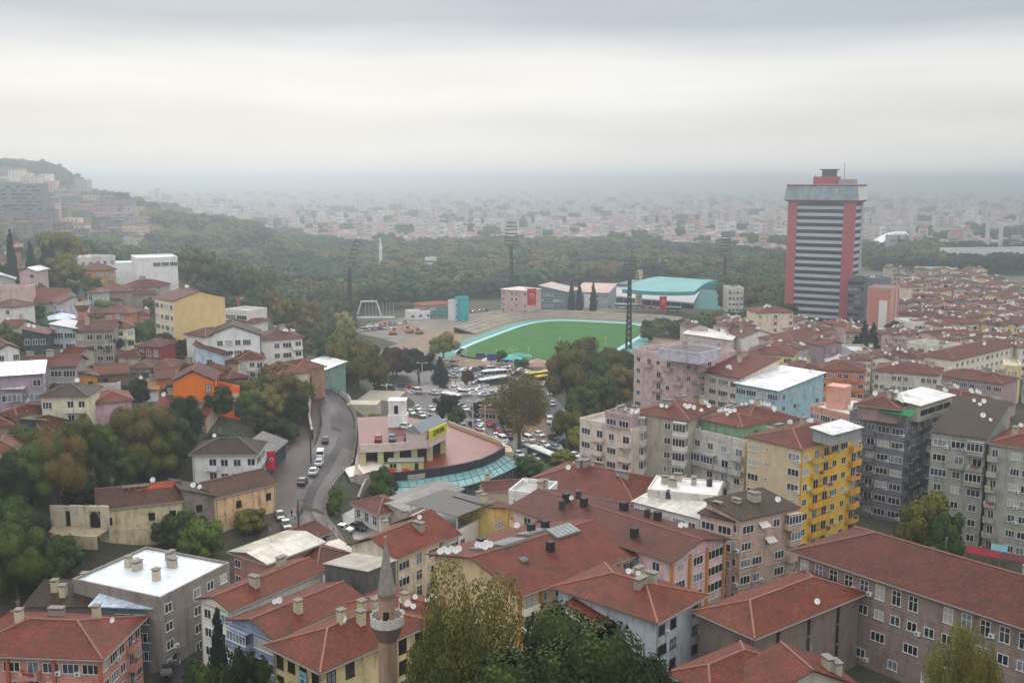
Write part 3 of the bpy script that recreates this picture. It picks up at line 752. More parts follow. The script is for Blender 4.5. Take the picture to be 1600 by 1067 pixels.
house('shed', 'little clay roofed shed right below the teal canopy end', (758, 768), (814, 764), 6, 8, 2, 3, (190, 170, 150), 'gable', RED, 20, .4, 'x', F='.', chim=1)
house('apartment_house', 'long rose pink house with a large clay roof above the traffic', (822, 753), (989, 785), 17, 10, 3, 3.1, (214, 150, 148), 'hip', (134, 66, 56), 19, .9, F='.wW.WwWwW', Lf='www', chim=5, ck=2, dish=1, ac=.1)
hA = house('apartment_house', 'broad clay roofed block with three grey rooflights and an open balcony storey', (812, 927), (993, 864), 22, 12, 4, 3.1, (214, 190, 150), 'gable', (136, 68, 58), 13, 1.1, 'x', F='BwwXBWBX', Rt='w', bal=(224, 220, 206), chim=0, dish=0, ac=.3, pil=(6, (190, 140, 60)))
def rooflight(root, x, y, z, w_, d_, rx):
    m = MB(); m.box(-w_/2, w_/2, -d_/2, d_/2, -.3, .35); m.box(-w_/2 + .15, w_/2 - .15, -d_/2 + .15, d_/2 - .15, .35, .4, 1)
    for i in range(1, 6): xx = -w_/2 + w_ * i / 6; m.box(xx - .04, xx + .04, -d_/2 + .15, d_/2 - .15, .4, .46, 0)
    o = m.build('rooflight', [plain((120, 122, 122), .5), plain((128, 136, 132), .35, .5, .2, 1.5)], root, (x, y, z)); o.rotation_euler = (rx, 0, 0)
_z = 12 - hA.location.z
for px, py, w_, d_ in ((793, 848, 5.2, 4.6), (833, 829, 5, 3.4), (880, 833, 5.6, 3.2), (752, 853, 3, 2.6), (818, 870, 1.2, 1.2)):
    x, y, z = onroof(hA, px, py, 14.5); rooflight(hA, x, y, z, w_, d_, R(13) if y < 0 else R(-13))
for px, py in ((752, 840), (830, 818), (852, 815), (860, 846)):
    x, y, z = onroof(hA, px, py, 15.5); link('chimney', misc(('ch', 3), lambda: chim_mesh(3)), hA, (x, y, z))
for px, py in ((808, 823), (688, 870), (694, 866), (700, 873), (706, 868), (712, 874), (717, 870), (746, 866), (753, 870), (760, 865), (766, 871), (758, 876)):
    x, y, z = onroof(hA, px, py, 13.5); o = link('satellite_dish', misc('dish', dish_mesh), hA, (x, y, z + .4), rot=(R(-28), 0, -hA.rotation_euler.z + rnd.uniform(-.3, .3))); o.scale = (1.1,) * 3
house('apartment_house', 'long clay roofed block ending in a pink front with orange pillars', (1049, 876), (1131, 843), 38, 13, 4, 3.0, (222, 188, 190), 'gable', (134, 68, 58), 13, 1.0, 'y', F='wWX', Lf='BXwBXw', Rt='w', bal=(215, 190, 150), chim=6, ck=3, dish=4, tank=3, pil=(3, (196, 134, 58)))
house('apartment_house', 'pale blue grey house with dark red windows behind the big green tree', (1025, 969), (1095, 930), 18, 13, 4, 3.1, (176, 186, 194), 'hip', ORG, 17, .9, F='ww.w', Lf='s.', fr='b', chim=3, dish=3, ac=.2)
house('lean_to', 'low bright clay lean to roof between the dishes and the big tree', (884, 962), (960, 985), 9, 10.2, 3, 3, (200, 180, 160), 'mono', (170, 84, 62), 12, .3, F='.', dish=2, chim=1)
house('terrace_house', 'low cream house with a pale awning roof at the edge of the tree', (948, 985), (1006, 972), 5, 9.6, 3, 3, (214, 206, 194), 'mono', (205, 200, 190), 6, .3, F='.', metal=True, caps=False)
house('assembly_hall', 'grey brown hall with slit windows and a large hipped clay roof', (1094, 956), (1178, 993), 25, 12, 4, 3.2, (128, 114, 106), 'hip', (150, 78, 62), 20, .9, F='....', Rt='.L.L.L.', dish=1, ac=.1)
sc = house('school_building', 'long taupe public building with ledges, tall windows and a huge clay roof', (1247, 862), (1720, 1017), 17, 15, 5, 3.6, (142, 126, 118), 'hip', (136, 68, 58), 21, 1.0,
      F='TTTTTTTT.TTTTTTTT/wwwwwwwwwwwwwwwww/.W.W.W.W.W.W.W.W./w.w.w.w.w.w.w.w.w', Lf='....', ac=.12, chim=1, ck=0, bands=True)
house('town_house', 'dull red clay roof with rough hatch at the very bottom of the view', (1046, 1052), (1110, 1085), 14, 12, 3, 3, (190, 180, 168), 'hip', RED, 20, .5, F='.')
house('town_house', 'clay roofed house with a grey gable wall and wide chimney beside the hall', (1150, 1050), (1192, 1092), 13, 12, 3, 3, (168, 164, 152), 'gable', RED, 24, .5, 'x', F='w', Lf='w', chim=2)
house('apartment_house', 'beige apartment house with dark roof, corner loggia and striped awnings', (1158, 813), (1246, 793), 9, 16.3, 5, 3.1, (190, 166, 150), 'mono', (92, 84, 80), 7, .5, 'back', F='WAWG/W.A.G/WW.WB', Lf='WW', chim=2, dish=1, ac=.1, bands=True, metal=False, caps=False)
house('apartment_house', 'beige house wing with white framed windows left of the loggia house', (1094, 802), (1146, 815), 9, 15.6, 5, 3.1, (196, 172, 156), 'mono', (86, 78, 74), 5, .5, 'back', F='WW', chim=2, caps=False)
house('terrace_block', 'white glazed terrace house under a pale metal roof strip', (991, 784), (1092, 810), 8, 13, 4, 3, (214, 214, 214), 'mono', (196, 194, 188), 6, .5, 'back', F='XXwXw', metal=True, dish=1, tank=1, caps=False)
house('flat_roof_house', 'flat white roofed house with dark ventilators behind the glazed terrace', (1012, 766), (1120, 776), 10, 15, 5, 3, (206, 202, 196), 'flat', flatc=(226, 224, 220), ph=.3, F='..', chim=4, ck=0, tank=1, dish=2)
# ================================================================== RIGHT BLOCKS
house('apartment_tower', 'yellow fronted apartment tower with flower balconies and a tan side wall', (1252, 702), (1341, 676), 13, 22, 7, 3.15, (232, 184, 72), 'hip', (150, 78, 62), 15, .4, F='wBBwwB', Lf='Ws.W', bal=(222, 170, 64), sidewall=(196, 178, 150), ac=.25, dish=6, chim=2, dirt=.3)
house('roof_terrace', 'white metal canopy over the roof terrace of the yellow tower', (1300, 680), (1345, 668), 4.5, 24.6, 1, 3, (150, 150, 150), 'mono', (222, 222, 222), 7, .5, metal=True, F='X', base=22.6, caps=False)
house('apartment_tower', 'dark grey apartment tower with a planted roof terrace', (1328, 649), (1415, 663), 25, 22.5, 7, 3.15, (122, 124, 134), 'flat', flatc=(120, 118, 116), ph=1.1, F='wBWW/XBWW', Rt='BWwBwWBw', bal=(108, 110, 118), ac=.3, dish=7, chim=2, dirt=.7, bands=True)
house('penthouse', 'grey brown clay roofed penthouse on the dark grey tower', (1340, 632), (1404, 640), 14, 26, 1, 3, (150, 130, 125), 'hip', (122, 70, 62), 17, .6, F='WXW', base=22.8, dish=12, chim=3)
def awn():
    a, b = U(1380, 640, 25.2), U(1432, 648, 25.2); d = (b - a).normalized(); m = MB(); L = (b - a).length
    m.quad((0, -2.6, 0), (L, -2.6, 0), (L, 0, .9), (0, 0, .9)); m.quad((0, 0, .84), (L, 0, .84), (L, -2.6, -.06), (0, -2.6, -.06))
    r = m.build('awning', plain((20, 112, 62), .7), None, a, math.atan2(d.y, d.x)); tag(r, 'green awning over the dark grey tower terrace', 'awning')
awn()
house('roof_canopy', 'white slanted canopy at the right end of the dark grey tower roof', (1436, 634), (1488, 618), 7, 26.5, 1, 3, (170, 168, 150), 'mono', (226, 226, 224), 5, .7, metal=True, F='X', base=22.8, caps=False)
house('apartment_tower', 'olive grey apartment tower with white loggias and a slate roof', (1456, 675), (1541, 687), 20, 23, 8, 3.2, (150, 150, 142), 'mono', (86, 88, 94), 12, .3, 'back', F='WWG/WBB/XwG/WWw', Lf='....', ac=.1, dish=5, caps=False)
house('apartment_tower', 'light olive apartment tower with a clay roof at the photo edge', (1546, 692), (1650, 708), 18, 22.6, 8, 3.2, (160, 160, 150), 'hip', (140, 74, 62), 17, .4, F='B.WwWw', ac=.15, dish=5, chim=2)
# middle row of apartment blocks
house('apartment_house', 'cream apartment house with open terrace and a lilac rooftop storey', (906, 658), (987, 676), 12, 19, 6, 3.3, (208, 196, 182), 'flat', flatc=(170, 158, 150), ph=.9, F='WBWB', Lf='w.w', ac=.3, dish=4, q='mid')
house('rooftop_storey', 'lilac brown rooftop storey with two chimneys on the cream house', (946, 645), (985, 652), 6, 22.5, 1, 3, (176, 150, 152), 'flat', flatc=(120, 112, 108), ph=.5, F='WW', base=19.2, chim=3, ck=0, dish=12, q='mid')
def shaft():
    a = U(978, 700, 14); m = MB(); m.box(-1.4, 1.4, -1.2, 1.2, 0, 21.5); m.box(-1.9, 1.9, -1.7, 1.7, 0, 9.3)
    tag(m.build('service_shaft', wallm((205, 186, 172)), None, (a.x, a.y, 0), R(-40)), 'tall blank beige shaft rising beside the cream apartment house', 'shaft')
shaft()
house('apartment_house', 'drab beige apartment house with a clay roof and white bay windows', (991, 645), (1076, 657), 15, 22.6, 6, 3.3, (168, 160, 146), 'hip', (146, 76, 62), 17, .5, F='G.wG', ac=.4, dish=11, chim=3, q='mid', bal=(216, 212, 206))
house('apartment_house', 'white apartment house with green roof walls and cluttered balconies', (1080, 676), (1164, 696), 14, 19, 6, 3.2, (190, 188, 180), 'flat', flatc=(120, 110, 100), ph=1.2, F='wwwB/GGBB/XwBw', ac=.4, dish=6, chim=2, q='mid', bal=(176, 174, 168))
house('rooftop_storey', 'green walled rooftop room with clay roof on the white apartment house', (1098, 655), (1160, 668), 9, 22, 1, 3, (132, 160, 130), 'hip', (140, 76, 64), 17, .5, F='.W.', base=19.3, dish=8, chim=2, q='mid')
house('apartment_house', 'dusty pink apartment house with wide loggias beside the park trees', (991, 549), (1068, 564), 22, 23, 6, 3.5, (204, 178, 176), 'flat', flatc=(110, 104, 106), ph=1.1, F='wBwBw/w.BwB', Rt='wBw.w', ac=.3, dish=3, chim=0, q='mid', bal=(190, 160, 158))
house('penthouse', 'pale lilac penthouse with dark flat roof on the dusty pink house', (1030, 545), (1092, 553), 12, 26.3, 1, 3, (190, 186, 200), 'flat', flatc=(96, 92, 92), ph=.2, F='d.d.d', base=23.2, chim=1, q='mid')
house('apartment_house', 'cream house with a clay roof between the dusty pink and white roofed houses', (1090, 579), (1156, 592), 17, 19, 5, 3.3, (214, 200, 190), 'mono', (146, 76, 64), 13, .6, 'back', F='wWXW', ac=.2, dish=3, chim=2, q='mid')
house('apartment_house', 'pale blue banded house under a wide bright white roof', (1150, 599), (1216, 611), 22, 18, 5, 3.3, (158, 192, 204), 'mono', (238, 240, 242), 6, .6, 'back', F='XXXX', Rt='ww.w', metal=True, dish=3, q='mid', bands=True, caps=False)
house('apartment_house', 'pale blue annex with a small slate roof next to the white roof', (1218, 612), (1262, 607), 10, 16.5, 5, 3.3, (176, 190, 200), 'mono', (92, 94, 100), 8, .4, 'back', F='XXW', dish=2, q='mid', caps=False)
house('apartment_house', 'salmon pink house with white flat terraces and a blank stair tower', (1266, 636), (1332, 652), 16, 19, 5, 3.3, (206, 156, 142), 'flat', flatc=(222, 220, 214), ph=.6, F='WXWW', dish=16, chim=2, q='mid')
def stair():
    a = U(1310, 625, 21); m = MB(); m.box(-2.3, 2.3, -2.2, 2.2, 0, 24.5); m.box(-2.4, 2.4, -2.3, 2.3, 24.5, 24.8)
    tag(m.build('stair_tower', wallm((208, 156, 140)), None, (a.x, a.y, 0), R(-38)), 'blank salmon stair tower rising from the terraced house', 'tower')
stair()
house('apartment_house', 'low dark clay roof with many dishes left of the salmon house', (1166, 664), (1250, 655), 16, 19, 5, 3.1, (168, 156, 142), 'hip', (122, 66, 58), 15, .4, F='wwww', dish=10, chim=4, q='mid')
house('apartment_house', 'clay roofed house behind the dark grey and olive towers', (1500, 640), (1580, 632), 18, 22, 7, 3.1, (176, 150, 146), 'hip', (128, 66, 58), 15, .5, F='WWWW', dish=16, chim=3, q='mid')
# ---- right district, hand placed
R3 = (136, 76, 68)
def mid(label, A, B, dep, fl, wall, F='w.ww.w', roof='hip', rc=R3, dish=3, chim=1, **k):
    return house('town_house', label, A, B, dep, None, fl, 3.1, wall, roof, rc, k.pop('pitch', 16), .5, F=F, dish=dish, chim=chim, q=k.pop('q', 'mid'), **k)
mid('long clay roofed terrace with cream front above the dark grey tower', (1366, 579), (1466, 587), 14, 5, (206, 198, 182), 'wWwWwWw.wWw', dish=8, chim=4)
mid('orange fronted house with clay roof left of the long cream terrace', (1282, 577), (1352, 580), 13, 5, (206, 124, 84), 'wWBwBw', dish=9, chim=2)
mid('long mauve terrace house with blue shop awnings and clay roof', (1462, 586), (1566, 600), 13, 4, (170, 146, 150), 'X.XXwXwX', dish=9, chim=4)
mid('white many windowed terrace running back diagonally under a long clay roof', (1492, 563), (1584, 541), 14, 4, (226, 216, 198), 'wwwwwwwwwwww', dish=9, chim=2)
mid('wide clay roofed house left of the white diagonal terrace', (1370, 556), (1440, 560), 14, 4, (200, 180, 168), 'wwwww', dish=10, chim=3)
mid('low house with curved green roof and white terrace in the district', (1418, 537), (1476, 545), 12, 4, (214, 206, 196), 'wwww', 'flat', flatc=(140, 150, 140), dish=6)
mid('tall cream house with stained gable just left of the striped tower foot', (1184, 489), (1240, 488), 14, 5, (226, 206, 186), 'w..w..w', dish=6, rc=(150, 80, 74))
mid('large white canopy roofed hall behind the dusty pink house', (1068, 528), (1142, 532), 22, 3, (206, 190, 186), 'ww', 'mono', (232, 228, 224), metal=True, dish=6, caps=False, pitch=5)
mid('clay roof with big white party wall behind the dusty pink house', (1120, 519), (1160, 528), 18, 3, (230, 226, 218), '..', 'gable', dish=4)
mid('yellow walled house with clay roof between the white hall and white roof', (1168, 552), (1240, 556), 12, 4, (224, 206, 150), 'wWwW', dish=7, chim=3)
mid('broad clay hipped roof with tan front right of the yellow walled house', (1240, 535), (1300, 523), 16, 4, (196, 176, 160), 'wwwwww', dish=8, chim=2)
mid('pink and cream house with small gabled roof beside the conifers', (1258, 520), (1302, 515), 12, 4, (214, 186, 170), 'wBwB', dish=6, chim=2)
mid('mauve gabled house in front of the conifers', (1288, 541), (1318, 538), 11, 4, (160, 140, 150), '.w.', 'gable', dish=4, ridge='y')
mid('bright clay roof above pale green wall next to the salmon house', (1254, 576), (1284, 575), 11, 5, (190, 200, 176), 'ww', dish=4)
# filler rows of the district: (phrase, eave y left, eave y right, x0, x1, floors)
WALLS = [((224, 212, 192), 'cream'), ((226, 222, 214), 'white'), ((214, 180, 160), 'peach'), ((190, 180, 168), 'beige'), ((206, 170, 170), 'pink'), ((176, 172, 170), 'grey'), ((222, 204, 150), 'yellow')]
ROOFS = [((132, 74, 68), 'dark clay'), ((148, 84, 74), 'clay'), ((116, 72, 68), 'brown'), ((160, 96, 80), 'orange clay')]
rows = [('row just behind the long cream terrace', 566, 560, 1300, 1370, 4), ('row beside the curved green roof', 530, 541, 1476, 1600, 4), ('row at the edge below diagonal terrace', 572, 580, 1570, 1640, 4),
 ('row above the curved green roof', 520, 524, 1412, 1600, 4), ('row right of the mural building', 508, 511, 1424, 1620, 4), ('second row above the mural building foot', 496, 500, 1430, 1620, 4),
 ('third row beyond the mural building', 484, 488, 1424, 1620, 4), ('row level with the painted wall top', 473, 476, 1418, 1620, 4), ('long row halfway to the dark pines', 463, 464, 1426, 1610, 4), ('row behind the long cream one', 452, 454, 1420, 1610, 4),
 ('row in front of the dark pines', 441, 444, 1400, 1610, 4), ('row beside the dark pines', 431, 434, 1396, 1560, 4), ('farthest clay row below the white arena', 422, 424, 1390, 1540, 3),
 ('row of houses below the striped tower', 506, 512, 1246, 1350, 3), ('lower row below the striped tower', 522, 526, 1322, 1420, 4), ('row left of the broad clay roof', 541, 545, 1180, 1240, 4), ('row beyond the white hall', 512, 508, 1080, 1180, 4), ('little row by the park trees', 500, 498, 1120, 1186, 3), ('row right of the mauve gabled house', 549, 553, 1330, 1372, 4)]
ORD = ['first', 'second', 'third', 'fourth', 'fifth', 'sixth', 'seventh', 'eighth', 'ninth', 'tenth', 'eleventh', 'twelfth', 'thirteenth', 'fourteenth', 'fifteenth', 'sixteenth']
for phrase, y0, y1, x0, x1, fl in rows:
    x = x0; i = 0
    while x < x1:
        py = y0 + (y1 - y0) * (x - x0) / (x1 - x0); wd = rnd.uniform(15, 34) * (.6 + .4 * (py - 400) / 150)
        wc, wn = rnd.choice(WALLS); rc, rn = rnd.choice(ROOFS); tilt = rnd.uniform(-2.5, 3.5) * (py - 380) / 150; n = max(2, int(wd / 5))
        py += rnd.uniform(-3, 3)
        mid(f'{wn} {rn} roofed house, {ORD[min(i, 15)]} from left, {phrase}', (x, py), (x + wd, py + tilt), rnd.uniform(10, 15), fl, wc, ''.join(rnd.choice('wwWB.' if py > 500 else 'wwW.') for _ in range(n)),
            rnd.choice(('hip', 'gable', 'hip', 'gable', 'gable', 'flat' if rnd.random() < .3 else 'hip')), rc, dish=rnd.randint(2, 7) if py > 450 else rnd.randint(1, 4), chim=1 if py > 480 else 0, q='mid' if py > 515 else 'far', group=phrase.replace('row', 'houses in the row', 1) if phrase.startswith('row') else 'houses of the ' + phrase, flatc=(206, 204, 200))
        x += wd + (0 if rnd.random() < .55 else rnd.uniform(3, 9)); i += 1
# ================================================================== LEFT HILLSIDE
def lh(label, A, B, dep, fl, wall, F='ww', roof='hip', rc=(128, 74, 62), name='town_house', **k):
    fh = k.pop('fh', 3.0)
    return house(name, label, A, B, dep, k.pop('z', None), fl, fh, wall, roof, rc, k.pop('pitch', 20), k.pop('over', .6), F=F, q=k.pop('q', 'mid'), **k)
WM = dict(metal=True, caps=False)
lh('mauve house with a large white sloping roof at the photo edge', (-30, 590), (66, 584), 10, 3, (160, 142, 156), '....w/wwww', 'mono', (236, 238, 240), pitch=6, Rt='w', **WM)
lh('low mauve house with a white sloping roof below the large white roof', (-30, 609), (34, 608), 8, 2, (152, 130, 150), 'XX', 'mono', (222, 224, 226), pitch=9, **WM)
lh('cream house with a dark brown hipped roof and side porch', (64, 620), (134, 619), 9, 2, (212, 204, 178), 'W.BB', rc=(80, 62, 60), dish=2)
lh('plain pink house with hipped clay roof among the trees', (150, 630), (205, 625), 9, 3, (206, 172, 184), '.', rc=(142, 74, 60))
lh('weathered clay roof low at the photo edge under the mauve houses', (-30, 667), (18, 664), 9, 2, (150, 130, 118), 'd', dish=1)
lh('shed with corrugated metal roof on dark posts', (36, 660), (68, 657), 6, 1, (70, 74, 84), 'd', 'mono', (156, 150, 140), name='shed', pitch=10, dish=1, **WM)
lh('rusty clay roof with a cream gable wall above the autumn trees', (72, 672), (122, 662), 9, 2, (214, 200, 176), '.W', 'gable', (120, 70, 56), old=.9, ridge='x')
lh('narrow white shed roof beside the rusty clay roof', (8, 688), (44, 690), 5, 1, (190, 180, 170), '.', 'mono', (225, 225, 225), name='shed', pitch=5, **WM)
lh('rose pink house with grey windows at the left photo edge', (-30, 708), (26, 704), 10, 3, (206, 160, 164), 'w.W', rc=(130, 70, 58))
lh('brown clay roof stretching behind the autumn tree', (26, 700), (62, 694), 9, 2, (150, 110, 96), '.', 'gable', (120, 72, 60), ridge='x')
lh('long low house with clay roof and grey wall behind the mauve houses', (14, 574), (118, 572), 9, 2, (160, 152, 156), '...WX', 'gable', (136, 74, 62), ridge='x', chim=2, dish=1)
lh('ruined ochre house with sagging clay roof and blue boards', (106, 592), (152, 588), 11, 2, (196, 140, 62), 'dd', 'mono', (130, 84, 70), pitch=16, old=.9)
lh('brown clay roof running right of the ruined ochre house', (152, 586), (200, 582), 9, 2, (120, 96, 84), 'd.', 'gable', (134, 80, 66), old=.8, ridge='x')
lh('grey timber house with jutting upper floor', (203, 575), (233, 575), 9, 2, (168, 166, 154), 'WW', rc=(112, 66, 58), fr='g')
lh('ochre timber house with three brown framed windows', (235, 575), (268, 575), 9, 2, (190, 158, 96), 'TTT', rc=(134, 78, 68), fr='b', over=.9)
lh('brick red roofed house squeezed left of the orange house', (246, 592), (272, 590), 9, 2, (190, 120, 70), '.', 'gable', (120, 66, 56), ridge='x')
lh('vivid orange house with a gable front', (270, 597), (333, 595), 11, 2, (238, 118, 32), '...T', 'gable', (124, 58, 44), ridge='y', pitch=27, z=27.5, name='orange_house', Rt='T.T', fr='b', dirt=.2)
lh('orange lower wing with roof garden beside the gabled orange house', (334, 616), (374, 608), 9, 2, (226, 108, 36), 'T.T', 'flat', flatc=(120, 90, 70), ph=.9, name='house_wing', dirt=.2, z=24)
lh('dark clay roofed house directly behind the orange gable', (330, 578), (352, 576), 10, 2, (210, 110, 50), 'w', rc=(120, 60, 50))
lh('clay roofed house with red draped balcony right of the orange house', (356, 592), (384, 588), 9, 2, (150, 60, 66), 'B', rc=(126, 72, 62))
lh('beige house with brown roof stepping down to the road trees', (384, 602), (412, 598), 9, 2, (176, 156, 138), 'w.', rc=(118, 72, 62))
lh('light blue rendered house with a red roof', (305, 556), (349, 555), 8, 2, (182, 206, 222), '.w.', rc=(138, 72, 62), roof='mono')
lh('clay roofed house with white porch behind the orange house', (372, 562), (412, 560), 10, 2, (214, 204, 194), 'wBw', rc=(150, 78, 60))
lh('bright clay roofed wing sloping toward the autumn trees', (412, 576), (436, 586), 9, 2, (206, 190, 170), 'w', rc=(158, 80, 60))
lh('white gabled house with a half black and half red roof', (322, 527), (406, 524), 11, 3, (222, 230, 226), '.wWwX.', 'gable', (64, 60, 62), ridge='y', pitch=21)
lh('white plastered house with dark clay roof left of the white gable', (291, 523), (321, 526), 10, 3, (222, 220, 214), 'w', rc=(124, 66, 58))
lh('tan and cream four storey block with blank side wall', (271, 471), (351, 464), 12, 4, (214, 186, 132), '......', 'gable', (142, 76, 62), name='apartment_block', Lf='WwWw', sidewall=(216, 206, 178), z=40, fh=3.2, ridge='y', pitch=15, over=.3, dish=2, dirt=.25)
lh('white four storey lodge with layered flat roofs behind the tan block', (352, 486), (386, 489), 10, 3, (218, 214, 208), 'XX', 'flat', flatc=(170, 166, 160))
lh('white balconied wing with a clay roof right of the layered lodge', (354, 503), (398, 505), 9, 2, (220, 214, 208), 'BBB', rc=(140, 76, 66))
lh('white house with a flat hipped clay roof at the edge of the wood', (408, 532), (472, 528), 11, 3, (222, 220, 214), '.wWB', rc=(132, 76, 68), dish=5, chim=2, Rt='BB')
lh('glass walled pavilion with a white ribbed roof by the upper road', (462, 574), (496, 583), 10, 1, (120, 150, 140), 'XX', 'mono', (226, 228, 226), name='pavilion', pitch=12, fh=3.4, **WM)
lh('clay roofed cottage left of the glass walled pavilion', (440, 570), (462, 578), 9, 2, (170, 130, 110), '.', rc=(150, 84, 66))
lh('deep red painted house with clay roof', (215, 541), (249, 542), 9, 2, (158, 60, 62), 'TTT', rc=(126, 66, 60))
lh('grey stone long house with white windows behind the cedar', (118, 517), (176, 516), 10, 3, (158, 150, 138), 'wWwW', 'gable', (132, 76, 66), ridge='x', chim=3)
lh('house with pale yellow and white balconies right of the grey long house', (177, 513), (210, 511), 10, 3, (224, 222, 190), 'BB', rc=(138, 76, 66), chim=1)
lh('pale blue grey house with a dark glazed attic', (80, 514), (118, 514), 10, 3, (182, 192, 204), 'XX/WW', 'mono', (120, 124, 134), pitch=10, **WM)
lh('building with pale blue tent roof behind the glazed attic', (78, 500), (116, 498), 9, 2, (190, 196, 200), '.', rc=(170, 192, 214), roof='hip', **WM)
lh('dark teal walled house with clay roof left of the pale blue grey one', (36, 524), (72, 523), 9, 3, (62, 78, 78), 'www/.', 'mono', rc=(130, 72, 64), pitch=14, dish=3)
lh('white gabled house with small attic window at the photo edge', (-4, 549), (30, 546), 9, 3, (226, 226, 230), 'w.w', 'gable', (132, 76, 66), ridge='y', pitch=28)
lh('pink house with dark flat roof high at the photo edge', (-12, 453), (43, 452), 10, 3, (206, 176, 170), '..', 'flat', flatc=(110, 96, 92))
lh('small ochre house under a clay roof below the pink flat roof', (18, 470), (55, 468), 8, 2, (214, 170, 92), '.w.', rc=(140, 74, 62))
lh('white walled house with brown roof left of the small ochre house', (-14, 478), (20, 480), 9, 2, (222, 218, 214), 'dw', rc=(120, 76, 66))
lh('pale green gabled house beside the small minaret', (94, 474), (126, 466), 12, 3, (176, 196, 180), '.', 'gable', (150, 88, 84), ridge='y', pitch=26)
lh('pale green house wing with dark windows right of the small minaret', (136, 458), (156, 458), 9, 3, (172, 190, 176), 'TT', rc=(146, 78, 72))
lh('mauve white house with faded pink roof left of the green gable', (78, 470), (94, 474), 10, 3, (206, 196, 206), 'w', 'gable', (156, 96, 92), ridge='x')
lh('ochre three storey house with purple red roof', (131, 423), (180, 421), 11, 3, (190, 140, 72), 'wWW', rc=(132, 66, 68))
lh('white blank walled complex left of the big white hall', (180, 412), (222, 411), 12, 3, (226, 228, 232), '..w', 'flat', flatc=(214, 214, 214), ph=.4)
lh('big white hall with three dark openings under its flat roof', (212, 405), (277, 403), 18, 4, (232, 234, 238), '..XXX/.', 'flat', flatc=(228, 232, 236), ph=.6, name='hall', fh=4)
lh('terraced white flats crowded with dishes behind the ochre house', (112, 407), (180, 402), 12, 3, (206, 206, 206), 'wwwwww', 'flat', flatc=(190, 190, 190), dish=14)
lh('dusty clay roof below the white complex', (190, 448), (250, 448), 11, 2, (176, 166, 156), 'w.w', rc=(140, 80, 76), chim=1)
lh('grey house with pinkish hipped roof in front of the tan block', (206, 460), (243, 459), 10, 2, (166, 158, 152), '.w', rc=(158, 86, 80))
lh('clay roof spreading left of the grey hipped house', (150, 456), (204, 455), 11, 2, (160, 140, 130), '.', rc=(150, 80, 76))
lh('orange rendered row house with white windows and two dishes', (203, 492), (231, 491), 9, 2, (206, 126, 84), 'ww', rc=(140, 66, 60), dish=2)
lh('long clay roofed house behind the round green tree', (150, 489), (203, 490), 9, 2, (196, 130, 96), '.w', rc=(142, 76, 68))
lh('apricot house with white balconies right of the small minaret', (136, 485), (152, 484), 8, 2, (206, 140, 110), 'B', rc=(150, 78, 66))
lh('white house with dark roof and porch beside the road', (300, 710), (400, 709), 9, 2, (216, 216, 216), '.BwwB', rc=(74, 64, 66), dish=1, z=18.3, Rt='XX', pitch=24, q='near', name='town_house')
lh('dark timber barn wall between the flag and the road', (408, 722), (446, 690), 5, 2, (58, 66, 72), '.', 'mono', (60, 60, 66), name='shed', z=14, **WM)
